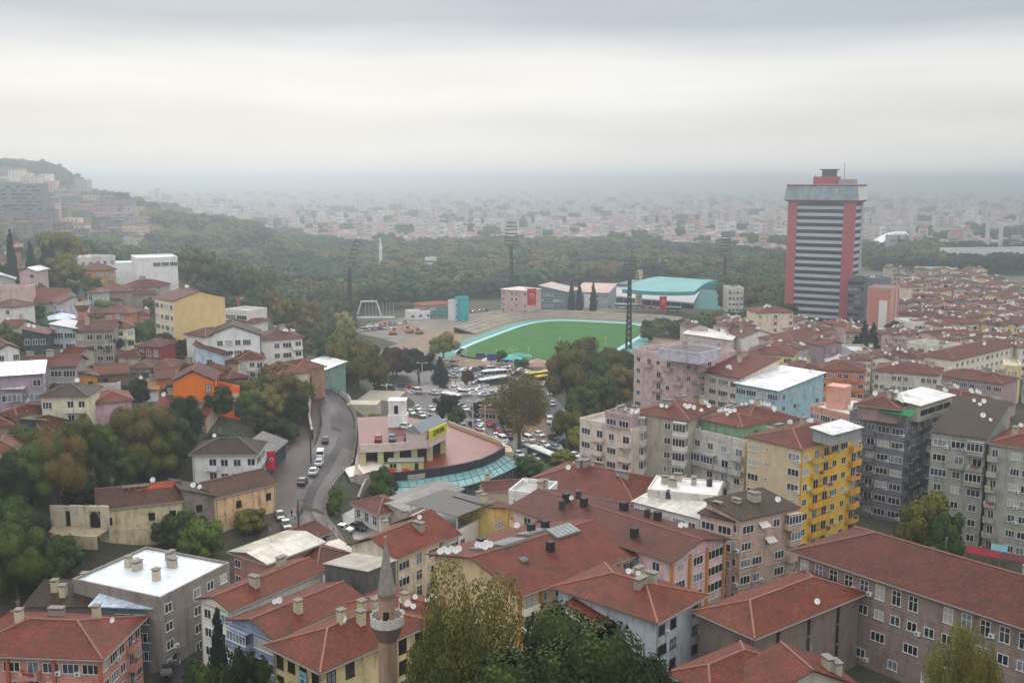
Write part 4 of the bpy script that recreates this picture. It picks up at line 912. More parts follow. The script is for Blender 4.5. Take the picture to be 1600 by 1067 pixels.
for i, (x, y, w_, wc, rc_, rf_, lb) in enumerate([
 (24, 530, 20, (206, 196, 184), RED, 'gable', 'cream low house between the white gable and the teal walled house'), (140, 548, 30, (150, 132, 120), BRN, 'gable', 'brown roofed low house under the flat cedar'), (184, 556, 34, (176, 160, 140), RED, 'hip', 'low tiled house above the grey timber house'),
 (218, 563, 26, (200, 184, 150), RED, 'gable', 'tiled roof touching the ochre timber house'), (262, 578, 22, (180, 110, 70), BRN, 'hip', 'brown roof tucked between ochre timber and orange houses'), (352, 566, 22, (206, 170, 140), RED, 'hip', 'small red roof in front of the white gabled house'),
 (396, 585, 24, (196, 180, 160), RED, 'gable', 'tiled porch roof beside the beige stepped house'), (206, 610, 40, (224, 226, 228), (214, 214, 214), 'gable', 'white low shed roof behind the plain pink house'), (150, 604, 34, (214, 214, 212), (196, 196, 196), 'flat', 'white terrace wall behind the umbrella shaped tree'),
 (120, 600, 26, (176, 190, 206), BRN, 'hip', 'pale blue low house under the ruined ochre house'), (98, 648, 24, (150, 130, 116), BRN, 'gable', 'brown lean roof between the rusty gable and the metal shed'), (0, 648, 26, (170, 140, 120), RED, 'hip', 'red roof at the photo edge above the weathered one'),
 (150, 470, 40, (180, 168, 160), RED, 'hip', 'wide faded roof behind the round green tree'), (0, 510, 30, (190, 180, 170), RED, 'gable', 'red roof at the photo edge beside the broad green tree'), (56, 545, 26, (170, 150, 140), BRN, 'gable', 'brown roof in front of the teal walled house'),
 (92, 556, 26, (190, 176, 166), RED, 'gable', 'tiled roof in front of the pale blue grey house'), (270, 448, 26, (176, 166, 160), RED, 'hip', 'tiled roof right of the dark tree below the big white hall'), (356, 480, 30, (210, 206, 200), RED, 'mono', 'flat white and red roofs right behind the tan block'),
 (212, 652, 26, (190, 176, 160), RED, 'hip', 'small tiled house right of the plain pink house'), (246, 634, 24, (206, 190, 160), RED, 'gable', 'cream cottage directly below the orange gable'), (122, 722, 26, (176, 150, 130), BRN, 'gable', 'brown roofed cottage above the ruin trees'), (158, 700, 26, (200, 186, 168), RED, 'hip', 'tiled cottage between the rusty gable and the big autumn tree'), (296, 650, 26, (184, 160, 140), RED, 'gable', 'tiled cottage below the orange lower wing'), (64, 738, 26, (190, 170, 160), RED, 'hip', 'tiled cottage right of the rose pink house'), (250, 700, 24, (170, 150, 136), BRN, 'gable', 'brown cottage left of the dark roofed roadside house'), (178, 676, 22, (206, 200, 196), RED, 'mono', 'little red roof in front of the plain pink wall'),
 (300, 500, 22, (190, 160, 140), RED, 'hip', 'reddish roof with chimneys against the tan blank wall')]):
    lh(lb, (x, y), (x + w_, y + rnd.uniform(-2, 2)), rnd.uniform(7, 9), 1, wc, 'w.' if i % 2 else 'ww', rf_, rc_, ridge='x' if rf_ == 'gable' else 'auto', chim=i % 3, dish=i % 2, **({'flatc': (200, 200, 200)} if rf_ == 'flat' else {}))
# ruin
ru = lh('ruined cream stone house with patched clay roof and boarded windows', (152, 797), (285, 782), 10.5, 2, (208, 192, 158), 'd.dd/....', 'gable', (108, 72, 62), ridge='x', z=14, fh=4.2, old=.9, dirt=1, Lf='ww/..', bands=True, sidewall=(206, 190, 140), name='ruined_house', pitch=24, over=.35, q='near', dish=1)
lh('ochre stone house with worn brown tiles beside the road', (336, 778), (430, 755), 9.5, 2, (220, 186, 146), '.d.d/.d.w', 'gable', (104, 76, 68), ridge='x', z=13.5, fh=4.2, old=1.0, bands=True, dirt=.9, name='stone_house', pitch=22, over=.4, q='near')
lh('narrow blackened link building with a bare gable between the two old houses', (286, 784), (335, 776), 8, 2, (140, 128, 120), 'd', 'mono', (96, 92, 86), z=13.6, name='link_building', pitch=20, old=1, dish=2, dirt=1, caps=False)
def ruin_roof():
    m = MB(); rows = []
    for px, py in ((212, 770), (270, 764), (272, 745), (240, 742), (196, 752)):
        x, y, z = onroof(ru, px, py, 15.5); y = min(y, -.1); z = HF[ru.name](x, y) + .05; rows.append((x, y, z))
    m.tri_uv(*rows); m.build('patched_tiles', roofm((196, 92, 58), .4), ru)
    m = MB(); x, y, z = onroof(ru, 208, 750, 17)
    m.box(x - 2.2, x + 2.6, -1.2, -.2, z - .6, z + 1.0); m.build('dormer', wallm((120, 100, 84), 1), ru)
    for k in range(4): m = MB(); m.box(x - 2 + k * 1.15, x - 1.15 + k * 1.15, -1.26, -1.2, z + .1, z + .8); m.build('window', PANES[k % 2], ru)
ruin_roof()
def broken():
    a = hit(84, 842); r = empty('broken_wall', (a.x, a.y, a.z - .8), R(-8), 'broken white room walls with an arched opening, open to the sky', 'ruin'); r.scale = (.64, .8, .85)
    m = MB(); 
    for x0, x1, z1 in ((-3, 1.5, 7.5), (3.2, 9, 7.7), (12.5, 15, 7.9)): m.box(x0, x1, 3, 3.5, 0, z1)
    m.box(1.5, 3.2, 3, 3.5, 6.4, 7.5); m.box(9, 12.5, 3, 3.5, 6.6, 7.8); m.build('back_wall', wallm((186, 178, 158), 1), r)
    m = MB(); m.box(-3, 15, -2.2, 3, 2.6, 2.9); m.build('slab', wallm((160, 144, 118), 1), r)
    m = MB(); m.box(-3, 2, -2.6, -2.2, 0, 3.4); m.box(4, 15, -2.6, -2.2, 0, 2.9); m.build('front_wall', wallm((170, 156, 130), 1), r)
    m = MB()
    for i in range(10):
        t0, t1 = math.pi * i / 10, math.pi * (i + 1) / 10
        f = lambda q, rr: (10.75 + rr * math.cos(q), 2.9, 5.2 + rr * math.sin(q))
        m.quad(f(t1, 1.7), f(t0, 1.7), f(t0, 1.35), f(t1, 1.35))
    m.build('arch', wallm((150, 138, 120), 1), r)
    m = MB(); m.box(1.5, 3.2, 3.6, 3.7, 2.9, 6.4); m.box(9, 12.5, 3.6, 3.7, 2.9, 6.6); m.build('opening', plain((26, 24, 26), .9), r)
broken()
lh('small pinkish house with long pale tin roof below the old houses', (362, 862), (418, 880), 13, 2, (172, 128, 116), 'w..', 'gable', (178, 172, 160), ridge='y', z=8.5, pitch=10, q='near', **WM)
lh('small house with two stepped clay roofs beside the steps', (404, 846), (450, 858), 11, 2, (186, 170, 150), '.', 'gable', (132, 72, 62), ridge='y', z=6.5, q='near', name='town_house')
lh('low clay roof at the road end above the long gabled roof', (448, 868), (496, 886), 8, 2, (190, 172, 150), '.', 'hip', (126, 68, 58), z=6.5, q='near')
# ---- minarets
def minaret(x, y, z0, h, r, c, label, near=False, rail=(190, 188, 182)):
    e = empty('minaret', (x, y, z0), 0, label, 'minaret'); M_ = wallm(c, .6); hb = h * .62
    m = MB(); m.prism([(r * 1.5 * math.cos(a), r * 1.5 * math.sin(a)) for a in [i * math.pi / 4 + .39 for i in range(8)]], 0, h * .2); m.cyl((0, 0, h * .2), (0, 0, hb - 2), r, r * .93, 14); m.build('shaft', M_, e)
    m = MB(); 
    for k in range(5): m.cyl((0, 0, hb - 2 + k * .4), (0, 0, hb - 1.6 + k * .4), r * (1 + .13 * k), r * (1.1 + .13 * k), 14)
    m.build('corbel', wallm(tuple(int(v * .75) for v in c), .5), e)
    m = MB(); n = 14; R0, R1 = r * 1.62, r * 1.52
    for i in range(n):
        a, b = 2*math.pi*i/n, 2*math.pi*(i+1)/n
        p = [(R0*math.cos(a), R0*math.sin(a)), (R0*math.cos(b), R0*math.sin(b)), (R1*math.cos(b), R1*math.sin(b)), (R1*math.cos(a), R1*math.sin(a))]; m.prism(p, hb, hb + 1.15)
        q = [( (R0 + .06)*math.cos(a + t), (R0 + .06)*math.sin(a + t)) for t in (-.04, .04)]; m.prism([q[0], q[1], (R1*math.cos(a+.04), R1*math.sin(a+.04)), (R1*math.cos(a-.04), R1*math.sin(a-.04))], hb, hb + 1.35)
    m.build('balcony', wallm(rail, .4), e)
    m = MB(); m.cyl((0, 0, hb), (0, 0, hb + h * .1), r * .82, r * .8, 14); m.build('upper_shaft', M_, e)
    m = MB(); m.prism([(-.35, -r * .83), (.35, -r * .83), (.35, -r * .6), (-.35, -r * .6)], hb + .1, hb + 1.9); m.build('door', plain((40, 34, 34)), e)
    zt = hb + h * .1; m = MB(); m.cyl((0, 0, zt), (0, 0, zt + .5), r * .9, r * .9, 14); m.build('cornice', wallm(tuple(int(v * .8) for v in c), .4), e)
    m = MB(); m.cyl((0, 0, zt + .5), (0, 0, zt + h * .2), r * .92, r * .06, 14); m.build('spire', plain((134, 127, 120) if near else (78, 84, 92), .6, .3, .25, 2), e)
    m = MB(); m.cyl((0, 0, zt + h * .2 - .3), (0, 0, zt + h * .23), .07, .04, 5); m.cyl((0, 0, zt + h * .205), (0, 0, zt + h * .215), .2, .2, 6); m.build('finial', plain((120, 120, 116), .4), e)
    return e
p = at(605, 974, 118); minaret(p.x, p.y, 0, (p.z) / .62, 1.25, (156, 128, 112), 'slender brick minaret with white railed balcony rising in front of the cream house', True)
q = at(128, 476, 316); p = Vector((q.x, q.y, T(q.x, q.y))); minaret(p.x, p.y, p.z, (q.z - p.z) / .62, 1.5, (186, 128, 112), 'small pink minaret with dark cone between the pale green houses')
p = hit(28, 440, 0); q = at(28, 386, p.y); minaret(p.x, p.y, p.z, (q.z - p.z) / .62, 1.8, (186, 132, 124), 'tall pink brick minaret between the cypresses', False, (206, 190, 176))
lh('grey roofed pink mosque building at the foot of the tall pink minaret', (30, 424), (56, 424), 10, 4, (196, 172, 172), '.w', 'gable', (150, 156, 162), ridge='y', name='mosque', **WM)
lh('low brown roofed house behind the cypresses', (-10, 407), (24, 406), 10, 2, (190, 180, 176), 'ww', rc=(128, 84, 82), dish=4)
lh('small house half hidden by the cypresses with pale roof', (-8, 438), (22, 437), 8, 2, (180, 176, 176), '.', 'mono', (200, 208, 218), **WM)
# ================================================================== TOWER
def tower():
    D_ = 560; a = at(1233, 316, D_); zt = a.z; ang = R(-31.5); L, D = 35, 17.5
    d = Vector((math.cos(ang), math.sin(ang), 0)); n = Vector((-d.y, d.x, 0)); cen = a + d * L/2 + n * D/2
    e = empty('office_tower', (cen.x, cen.y, 0), ang, 'tall office tower with red corner piers and striped glass floors', 'office tower')
    x0, x1, y0, y1 = -L/2, L/2, -D/2, D/2; pk = wallm((170, 88, 92), .35); gl = glassm((46, 52, 62)); band = plain((182, 188, 198), .5, .3, .06, .2); H_ = zt
    m = MB(); m.box(x0 + .6, x1 - .6, y0 + .6, y1 - .6, 0, H_); m.build('core', gl, e)
    fl = 16; fh = H_ / 17.5
    for k in range(18):
        z = H_ - fh * (k + .98)
        if z < 0: break
        m = MB(); m.box(x0 + .2, x1 - .2, y0 + .2, y1 - .2, z, z + fh * .46); m.build('floor_band', band, e)
    for k in range(17):
        z = H_ - fh * (k + 1) + fh * .42; m = MB()
        for i in range(19):
            xx = x0 + 5.5 + (L - 11) * i / 18; m.box(xx - .12, xx + .12, y0 + .45, y0 + .62, z, z + fh * .57)
        for i in range(9):
            yy = y0 + 2 + (D - 4) * i / 8; m.box(x1 - .62, x1 - .45, yy - .12, yy + .12, z, z + fh * .57)
        m.box(x0 + 5.5, x1 - .5, y0 + .44, y0 + .6, z + fh * .5, z + fh * .53); m.box(x1 - .62, x1 - .44, y0 + .5, y1 - 2, z + fh * .5, z + fh * .53)
        m.build('window_grid', plain((80, 84, 92)), e)
    for (xa, xb, ya, yb) in ((x0 - .3, x0 + 4.6, y0 - .3, y0 + 1.2), (x1 - 5.8, x1 + .3, y0 - .3, y0 + 1.2), (x0 - .3, x0 + 1.5, y1 - 2, y1 + .3), (x1 - .8, x1 + .3, y1 - 1.6, y1 + .3)):
        m = MB(); m.box(xa, xb, ya, yb, 0, H_); m.build('pier', pk if (ya < 0 and not xa > x1 - 1) else band, e)
    def ring(n_, z0, z1, o0, o1, mat, n2=None):
        m = MB(); P0 = [(x0 - o0, y0 - o0, z0), (x1 + o0, y0 - o0, z0), (x1 + o0, y1 + o0, z0), (x0 - o0, y1 + o0, z0)]; P1 = [(x0 - o1, y0 - o1, z1), (x1 + o1, y0 - o1, z1), (x1 + o1, y1 + o1, z1), (x0 - o1, y1 + o1, z1)]
        for i in range(4): m.quad(P0[i], P0[(i+1)%4], P1[(i+1)%4], P1[i], m=(1 if (len(mat) > 1 and i == 1) else 0))
        m.quad(*P1); m.quad(*P0[::-1]); return m.build(n_, mat, e)
    ring('crown_base', H_, H_ + 1.3, .4, 2.3, [pk]); g_ = ring('crown_glazing', H_ + 1.3, H_ + 8.6, 2.2, .9, [plain((126, 146, 154), .12, .7, .35, .3), plain((206, 200, 196), .4)])
    ring('crown_cornice', H_ + 8.6, H_ + 9.4, 1.2, 1.4, [wallm((150, 66, 74), .3)])
    mm = MB()
    for i in range(13):
        xx = x0 - 1 + (L + 2) * i / 12; mm.bar((xx * 1.06, y0 - 2.25, H_ + 1.4), (xx, y0 - .95, H_ + 8.6), .2)
    mm.build('glazing_bars', plain((120, 124, 128)), g_)
    m = MB(); m.box(-6, 6, -5, 5, H_ + 9.6, H_ + 13.6); m.box(7, 15, -4, 4, H_ + 9.6, H_ + 12.2, 1); ph_ = m.build('plant_room', [wallm((160, 72, 76), .3), plain((150, 150, 152))], e)
    m = MB(); m.box(-2, 4.5, -3, 3, H_ + 13.6, H_ + 17); m.box(-3, 5.5, -3.5, 3.5, H_ + 17, H_ + 17.6); m.build('cooling_tower', plain((76, 70, 76)), ph_)
    m = MB(); m.bar((9, 0, H_ + 12), (9, 0, H_ + 21), .3); m.bar((-7, 2, H_ + 9), (-7, 2, H_ + 15), .3); m.build('antenna', plain((120, 120, 120)), e)
tower()
def boxb(name, label, cat, A, B, dep, z, wall, Rt='', F='', **k): return house(name, label, A, B, dep, z, k.pop('fl', 8), 3.3, wall, 'flat', F=F, Rt=Rt, q='far', cat=cat, ph=k.pop('ph', .8), flatc=k.pop('flatc', (120, 120, 124)), **k)
boxb('office_block', 'slate grey office block with small windows joined to the striped tower', 'office', (1346, 437), (1392, 437), 14, 24, (112, 118, 134), F='w......', dish=6)
boxb('office_block', 'dark glazed link building at the right foot of the striped tower', 'office', (1326, 436), (1346, 437), 12, 24.5, (96, 98, 108), F='XX', Rt='X')
mu_ = boxb('mural_building', 'salmon building with a pale panel and bright painted side wall', 'building', (1356, 450), (1393, 452), 17, 26, (196, 140, 134), sidewall=(208, 168, 162), ph=.5)
def mural():
    zz = 26 - mu_.location.z; L = 13.2
    xs = [v.co.x for o in mu_.children if o.name.startswith('wall') for v in o.data.vertices]; x1 = max(xs); x0 = min(xs); ys = [v.co.y for o in mu_.children if o.name.startswith('wall') for v in o.data.vertices]; y0, y1 = min(ys), max(ys)
    m = MB(); w_ = x1 - x0
    m.box(x0 + w_ * .52, x1 - w_ * .14, y0 - .15, y0, 1, zz - 5.5); m.build('pale_panel', plain((226, 224, 214)), mu_)
    m = MB(); m.box(x0 + w_ * .1, x1 - w_ * .14, y0 - .1, y0, zz - 4.6, zz - 1); m.box(x0 + w_ * .1, x0 + w_ * .5, y0 - .1, y0, 2, zz - 4.6); m.build('orange_panel', plain((196, 128, 108)), mu_)
    cols = [(214, 170, 110), (220, 150, 140), (150, 120, 130), (216, 196, 170), (190, 90, 90)]
    for i in range(5):
        m = MB(); a, b = y0 + (y1 - y0) * (i * .19 + .03), y0 + (y1 - y0) * (i * .19 + .17)
        m.quad((x1 + .05, a, 1 + i * 1.2), (x1 + .05, b, 3 + i * 1.5), (x1 + .05, b, zz - 1), (x1 + .05, a, zz - 2.5 + i * .3)); m.build('painted_stripe', plain(cols[i]), mu_)
mural()
# ================================================================== FAR RIGHT: arena, long white hall, chimneys
def arena():
    p = at(1352, 391, 1050); r = empty('arena', (p.x, p.y, 0), R(-12), 'white wedge shaped arena roof far beyond the striped tower', 'arena')
    m = MB(); n = 14; W_ = 44
    prof = lambda t: 6 + 17 * math.sin(min(1, t * 1.25) * math.pi / 2) ** 1.3
    for i in range(n):
        t0, t1 = i / n, (i + 1) / n; a0, a1 = prof(t0), prof(t1)
        m.quad((W_ * t0, -2, a0 - 2), (W_ * t1, -2, a1 - 10 * t1 + 6 - 4), (W_ * t1, 40, a1), (W_ * t0, 40, a0)) 
    m.build('roof', plain((236, 238, 240), .4), r)
    m = MB(); m.box(-1, W_, 4, 38, 0, 7); m.quad((W_, -2, 0), (W_, 40, 0), (W_, 40, prof(1)), (W_, -2, 10)); m.quad((-1, 3.9, 0), (W_, 3.9, 0), (W_, 3.9, 12), (-1, 3.9, 5)); m.build('wall', wallm((110, 118, 126)), r)
arena()
boxb('long_hall', 'long white hall beyond the dark pines', 'hall', (1500, 392), (1660, 390), 30, 16, (226, 228, 228), fl=3)
boxb('clinic', 'low white building left of the long white hall', 'building', (1444, 421), (1492, 421), 16, 9, (222, 222, 218), fl=2)
for px in (1541, 1562):
    p = at(px, 392, 1000); m = MB(); m.cyl((0, 0, 0), (0, 0, 34), 2.2, 1.8, 12); m.cyl((0, 0, 34), (0, 0, 34.8), 2.1, 2.1, 12)
    tag(m.build('factory_chimney', plain((205, 205, 208)), None, (p.x, p.y, 0)), ('left' if px < 1550 else 'right') + ' one of the pale twin chimneys above the pines', 'chimney', 'pale twin chimneys')
# ================================================================== STADIUM
GRASS = plain((62, 108, 50), .9, .1, .22, .12, 'turf'); TEAL = plain((60, 150, 156), .6, .3, .12, .3); TURQ = plain((96, 148, 140), .8, .2, .1, .2); PALEB = plain((168, 206, 214), .7)
def G(px, py, z=0): return U(px, py, z)
A_, B_, C_, D_ = G(703, 553), G(838, 502), G(992, 522), G(880, 580)
cen = (A_ + B_ + C_ + D_) / 4; dl = (B_ - A_).normalized(); wv = Vector((dl.y, -dl.x, 0)); wdt = abs((C_ - B_).dot(wv))
HL, HW = (B_ - A_).length / 2 + 7, wdt / 2 + 2; cen = (A_ + B_) / 2 + wv * HW * .98
def oval(off, n=64, pw=4.2):
    P = []
    for i in range(n):
        t = 2 * math.pi * i / n; c_, s_ = math.cos(t), math.sin(t)
        a = math.copysign(abs(c_) ** (2/pw), c_) * (HL + off); b = math.copysign(abs(s_) ** (2/pw), s_) * (HW + off); q = cen + dl * a + wv * b; P.append((q.x, q.y))
    return P
poly_sheet('stadium_ground', oval(34), .10, EARTH); poly_sheet('running_track', oval(9), .16, TURQ)
def ringmesh(name, o0, o1, z0, z1, mat, i0=0, i1=64, lab=None):
    a, b = oval(o0), oval(o1); m = MB()
    for i in range(i0, i1):
        j = (i + 1) % 64; i_ = i % 64; m.quad((*a[i_], z0), (*a[j], z0), (*b[j], z1), (*b[i_], z1)) if False else m.quad((*b[i_], z1), (*b[j], z1), (*a[j], z0), (*a[i_], z0))
    return m.build(name, mat)
tag(ringmesh('track_edge', 2.6, .2, .20, .20, PALEB), kind='structure')
poly_sheet('playing_field', oval(0), .22, GRASS)
def stands():
    e = empty('stadium_terrace', (cen.x, cen.y, 0), 0, 'curved bare concrete terraces round the far side of the green field', 'stand')
    for k in range(7):
        started = 0
        a, b, c_ = oval(11 + k * 1.7), oval(12.7 + k * 1.7), 0; z = .5 + k * .42; m = MB()
        for i in range(-16, 36):
            i_, j = i % 64, (i + 1) % 64
            A3, A4, B3, B4 = a[i_], a[j], b[i_], b[j]
            s = lambda p: (p[0] - cen.x, p[1] - cen.y)
            # far side only
            mid_ = (Vector(a[i_]) - cen.xy)
            if mid_.dot(Vector((-.55, .83))) < (-50 if mid_.dot(wv.xy) < -HW * .5 else -26) or (mid_.dot(dl.xy) > HL * .3 and mid_.dot(Vector((-.55, .83))) < 10): continue
            m.quad((*s(A3), z - .42), (*s(A4), z - .42), (*s(A4), z), (*s(A3), z)); m.quad((*s(A3), z), (*s(A4), z), (*s(B4), z), (*s(B3), z))
            if k == 6: m.quad((*s(B4), 0), (*s(B3), 0), (*s(B3), z), (*s(B4), z)); 
        if m.f: m.build('terrace_step', plain((168, 158, 144) if k % 2 else (150, 142, 130), .9, .1, .2, .2), e)
stands()
def goal(p, ang, lab):
    m = MB()
    for s in (-3.66, 3.66): m.bar((s, 0, 0), (s, 0, 2.44), .14)
    m.bar((-3.66, 0, 2.44), (3.66, 0, 2.44), .14); tag(m.build('goal', FRAMEW, None, p, ang), lab, 'goal')
for px, py in ((728, 566), (776, 567), (826, 563), (874, 546), (946, 546)):
    p = G(px, py); m = MB(); m.bar((0, 0, 0), (0, 0, 5.5), .18); m.bar((-.5, 0, 5.5), (.5, 0, 5.5), .2); tag(m.build('field_post', FRAMEW, None, (p.x, p.y, 0)), 'thin white post at the edge of the green field', 'post', 'thin white posts along the field')
def floodlight(px, pyb, pyt, z0, label, headw, headh, lean=0.0, D=None):
    b = G(px, pyb, z0) if D is None else at(px, 500, D); b.z = z0; t = at(px, pyt, b.y); H_ = t.z - z0
    e = empty('floodlight_mast', (b.x, b.y, z0), 0, label, 'floodlight mast'); steel = plain((36, 40, 46), .6); hh = headh
    m = MB(); legs = 3 if lean else 4; zb = H_ - hh
    lx = lambda z: -lean * (1 - (z / H_)) ** 1.0 * 0 + lean * (max(0, z / H_ - .55) / .45) ** 2
    for k in range(12):
        z0_, z1_ = zb * k / 12, zb * (k + 1) / 12; r0, r1 = 1.5 - .9 * k / 12, 1.5 - .9 * (k + 1) / 12
        for i in range(4):
            a = math.pi/4 + i * math.pi/2; a2 = a + math.pi/2
            p = lambda r, z, a: (r * math.cos(a) + lx(z), r * math.sin(a), z)
            m.bar(p(r0, z0_, a), p(r1, z1_, a), .8); m.bar(p(r0, z0_, a), p(r1, z1_, a2), .5)
    m.build('mast', steel, e)
    m = MB(); rows_ = 7
    for k in range(rows_):
        z = zb + hh * (k + .3) / rows_; w_ = headw * (1 - .5 * k / rows_); m.box(-w_/2 + lx(z), w_/2 + lx(z), -.25, .25, z - .2, z + .2)
    for s in (-1, 1): m.bar((s * headw * .45 + lx(zb), .1, zb), (s * headw * .25 + lx(H_), .1, H_), .22)
    m.build('lamp_frame', steel, e)
    lm = misc('flamp', lambda: (lambda b: (b.box(-.38, .38, -.45, 0, -.38, .38), b.mesh('lamp', [plain((70, 78, 86), .4)]))[1])(MB()))
    for k in range(rows_):
        z = zb + hh * (k + .3) / rows_; w_ = headw * (1 - .5 * k / rows_); n = max(3, int(w_ / 1.15))
        for i in range(n): link('lamp', lm, e, (-w_/2 + w_ * (i + .5) / n + lx(z), -.27, z + .3))
    return e
floodlight(548, 512, 373, 0, 'leaning floodlight mast rising above the wood left of the field', 4.5, 15, 5)
floodlight(799, 478, 345, 0, 'floodlight mast in front of the pink red building', 9.5, 15)
floodlight(982, 545, 406, 0, 'near dark floodlight mast at the right edge of the field', 8.5, 9)
floodlight(1131, 462, 367, 0, 'floodlight mast beyond the teal roofed stand', 8.5, 14)
def grandstand():
    a = G(952, 474); b = G(1085, 482); d = (b - a).normalized(); ang = math.atan2(d.y, d.x); L = (b - a).length; D = 40
    e = empty('grandstand', (a.x, a.y, 0), ang, 'grandstand with a broad curved teal roof and white seating deck', 'grandstand'); 
    m = MB(); m.box(0, L, 10, D, 0, 11.5); m.build('wall', plain((90, 128, 138), .7, .3, .15, .3), e)
    m = MB(); m.quad((0, 0, 5.0), (L, -2, 3.6), (L, 12, 10.5), (0, 12, 10.5)); m.quad((0, 0, 4.2), (0, 12, 9.5), (L, 12, 9.5), (L, -2, 2.8)); m.quad((0, 0, 4.2), (L, -2, 2.8), (L, -2, 3.6), (0, 0, 5.0)); m.build('seating_deck', plain((206, 204, 204), .7), e)
    for i in range(9): m = MB(); x = L * (i + .5) / 9; m.bar((x, 1, 0), (x, 1, 5), .55); m.build('column', plain((200, 204, 206)), e)
    FL, FR, BR, BL = [U(*p, z) for p, z in (((972, 452), 13.5), ((1086, 461), 13.5), ((1121, 438), 20), ((1030, 432), 19))]
    def loc_(v): w_ = v - e.location; c_, s_ = math.cos(-ang), math.sin(-ang); return Vector((w_.x * c_ - w_.y * s_, w_.x * s_ + w_.y * c_, w_.z))
    FL, FR, BR, BL = map(loc_, (FL, FR, BR, BL)); m = MB(); n = 14
    def surf(u, v, dz=0): q = FL.lerp(FR, u).lerp(BL.lerp(BR, u), v); return (q.x, q.y, q.z + 1.6 * math.sin(math.pi * v) + 2.2 * u ** 3 * (1 - v) + dz)
    for i in range(n):
        for j in range(6):
            u0, u1, v0, v1 = i/n, (i+1)/n, j/6, (j+1)/6
            m.quad(surf(u0, v0), surf(u1, v0), surf(u1, v1), surf(u0, v1)); m.quad(surf(u0, v1, -1), surf(u1, v1, -1), surf(u1, v0, -1), surf(u0, v0, -1), m=1)
        m.quad(surf(i/n, 0, -2.2), surf((i+1)/n, 0, -2.2), surf((i+1)/n, 0), surf(i/n, 0), m=1)
    for j in range(6): m.quad(surf(1, j/6, -2), surf(1, (j+1)/6, -2), surf(1, (j+1)/6), surf(1, j/6), m=1); m.quad(surf(0, (j+1)/6, -2), surf(0, j/6, -2), surf(0, j/6), surf(0, (j+1)/6), m=1)
    m.build('roof', [plain((98, 160, 160), .5, .3, .16, .12), TEAL], e)
    m = MB()
    for i in range(22): x = L * (i + .5) / 26; m.bar((x, 9.5, 9.6), (x, 9.5, 12), .3)
    m.build('gallery', plain((60, 80, 90)), e)
    m = MB(); m.quad((L, -2, 0), (L + 16, 4, 0), (L + 16, 18, 9), (L, 12, 10.5)); m.quad((L, -2, 3.6), (L, -2, 0), (L, 12, 0), (L, 12, 10.5)); m.build('side_awning', plain((84, 138, 134)), e)
    return e, ang, L
gs, ga, gl_ = grandstand()
# flags with crescent and star
def flag(name, loc, rz, w_, h_, label, sag=.25):
    m = MB(); nx, nz_ = 8, 12; f = lambda u, v: (w_ * (u - .5), sag * math.sin(u * 7 + v * 2) * (1 - v * .3), -h_ * (1 - v))
    for i in range(nx):
        for j in range(nz_):
            a, b, c_, d_ = f(i/nx, j/nz_), f((i+1)/nx, j/nz_), f((i+1)/nx, (j+1)/nz_), f(i/nx, (j+1)/nz_); m.quad(a, b, c_, d_); 
            m.quad(*[(p[0], p[1] + .06, p[2]) for p in (d_, c_, b, a)])
    o = m.build(name, plain((186, 28, 52), .7, .2, .15, .5), None, loc, rz)
    tag(o, label, 'flag'); k = MB(); S = min(w_, h_) * .5; zc = -h_ * .42; N_ = 22; yy = -sag - .06
    for i in range(N_):   # crescent opening downward
        t0, t1 = R(125 + 290 * i / N_) - R(0), R(125 + 290 * (i + 1) / N_)
        fo = lambda t: (S * .5 * math.cos(t + R(180)), yy, zc + S * .5 * math.sin(t + R(180)))
        fi = lambda t: (S * .4 * math.cos(t + R(180)), yy, zc - S * .1 + S * .4 * math.sin(t + R(180)))
        k.quad(fo(t1), fo(t0), fi(t0), fi(t1)); 
    pts = []
    for i in range(10):
        rr = S * (.2 if i % 2 == 0 else .085); a = R(90 + 36 * i); pts.append((rr * math.cos(a), yy, zc - S * .52 + rr * math.sin(a)))
    for i in range(10): k.quad((0, yy, zc - S * .52), pts[i], pts[(i + 1) % 10])
    k.build('crescent_and_star', plain((226, 214, 216), .7), o)
p = U(423, 705, 17.5); flag('flag', p, R(25), 1.7, 4.2, 'red crescent flag hanging beside the dark roofed roadside house', .18)
p = at(831, 451, 545); flag('flag', (p.x, p.y, p.z), R(8), 4.8, 9, 'huge red crescent flag on the front of the pink red building', .3)
p = at(1035, 462, 510); flag('flag', (p.x, p.y - 3, p.z), R(5), 3.6, 6.5, 'red crescent flag hung on the white seating deck', .3)
p = hit(85, 478, 4); flag('flag', p + Vector((0, -2, 3)), 0, 3, 3, 'little red flag beside the pale blue tent roof', .2)
def mb2(label, A, B, dep, z, wall, **k): return house('sports_building', label, A, B, dep, z, k.pop('fl', 3), 3.2, wall, k.pop('roof', 'hip'), k.pop('rc', (190, 180, 176)), k.pop('pitch', 10), .5, q='mid', cat='building', **k)
mb2('pink red building with pale roof behind the floodlight mast', (783, 452), (824, 455), 14, 14.5, (196, 168, 162), F='w.ww.w', fl=4, rc=(206, 190, 184), metal=True)
mb2('long teal glazed building with beige roof left of the three cypresses', (842, 455), (888, 457), 22, 11, (84, 124, 128), F='XXXXXX', roof='mono', rc=(190, 178, 164), metal=True, caps=False)
mb2('pale hall with reddish roof right of the three cypresses', (898, 456), (950, 458), 20, 9, (150, 170, 170), F='XXXX', roof='mono', rc=(196, 160, 150), metal=True, caps=False)
mb2('small white kiosk between the cypresses', (913, 463), (922, 463), 4, 7, (226, 226, 226), fl=2, roof='flat')
mb2('turquoise sign tower with white cap beside the cafe', (719, 468), (732, 467), 5, 12, (60, 170, 176), fl=4, roof='flat', ph=1.2, flatc=(230, 230, 230))
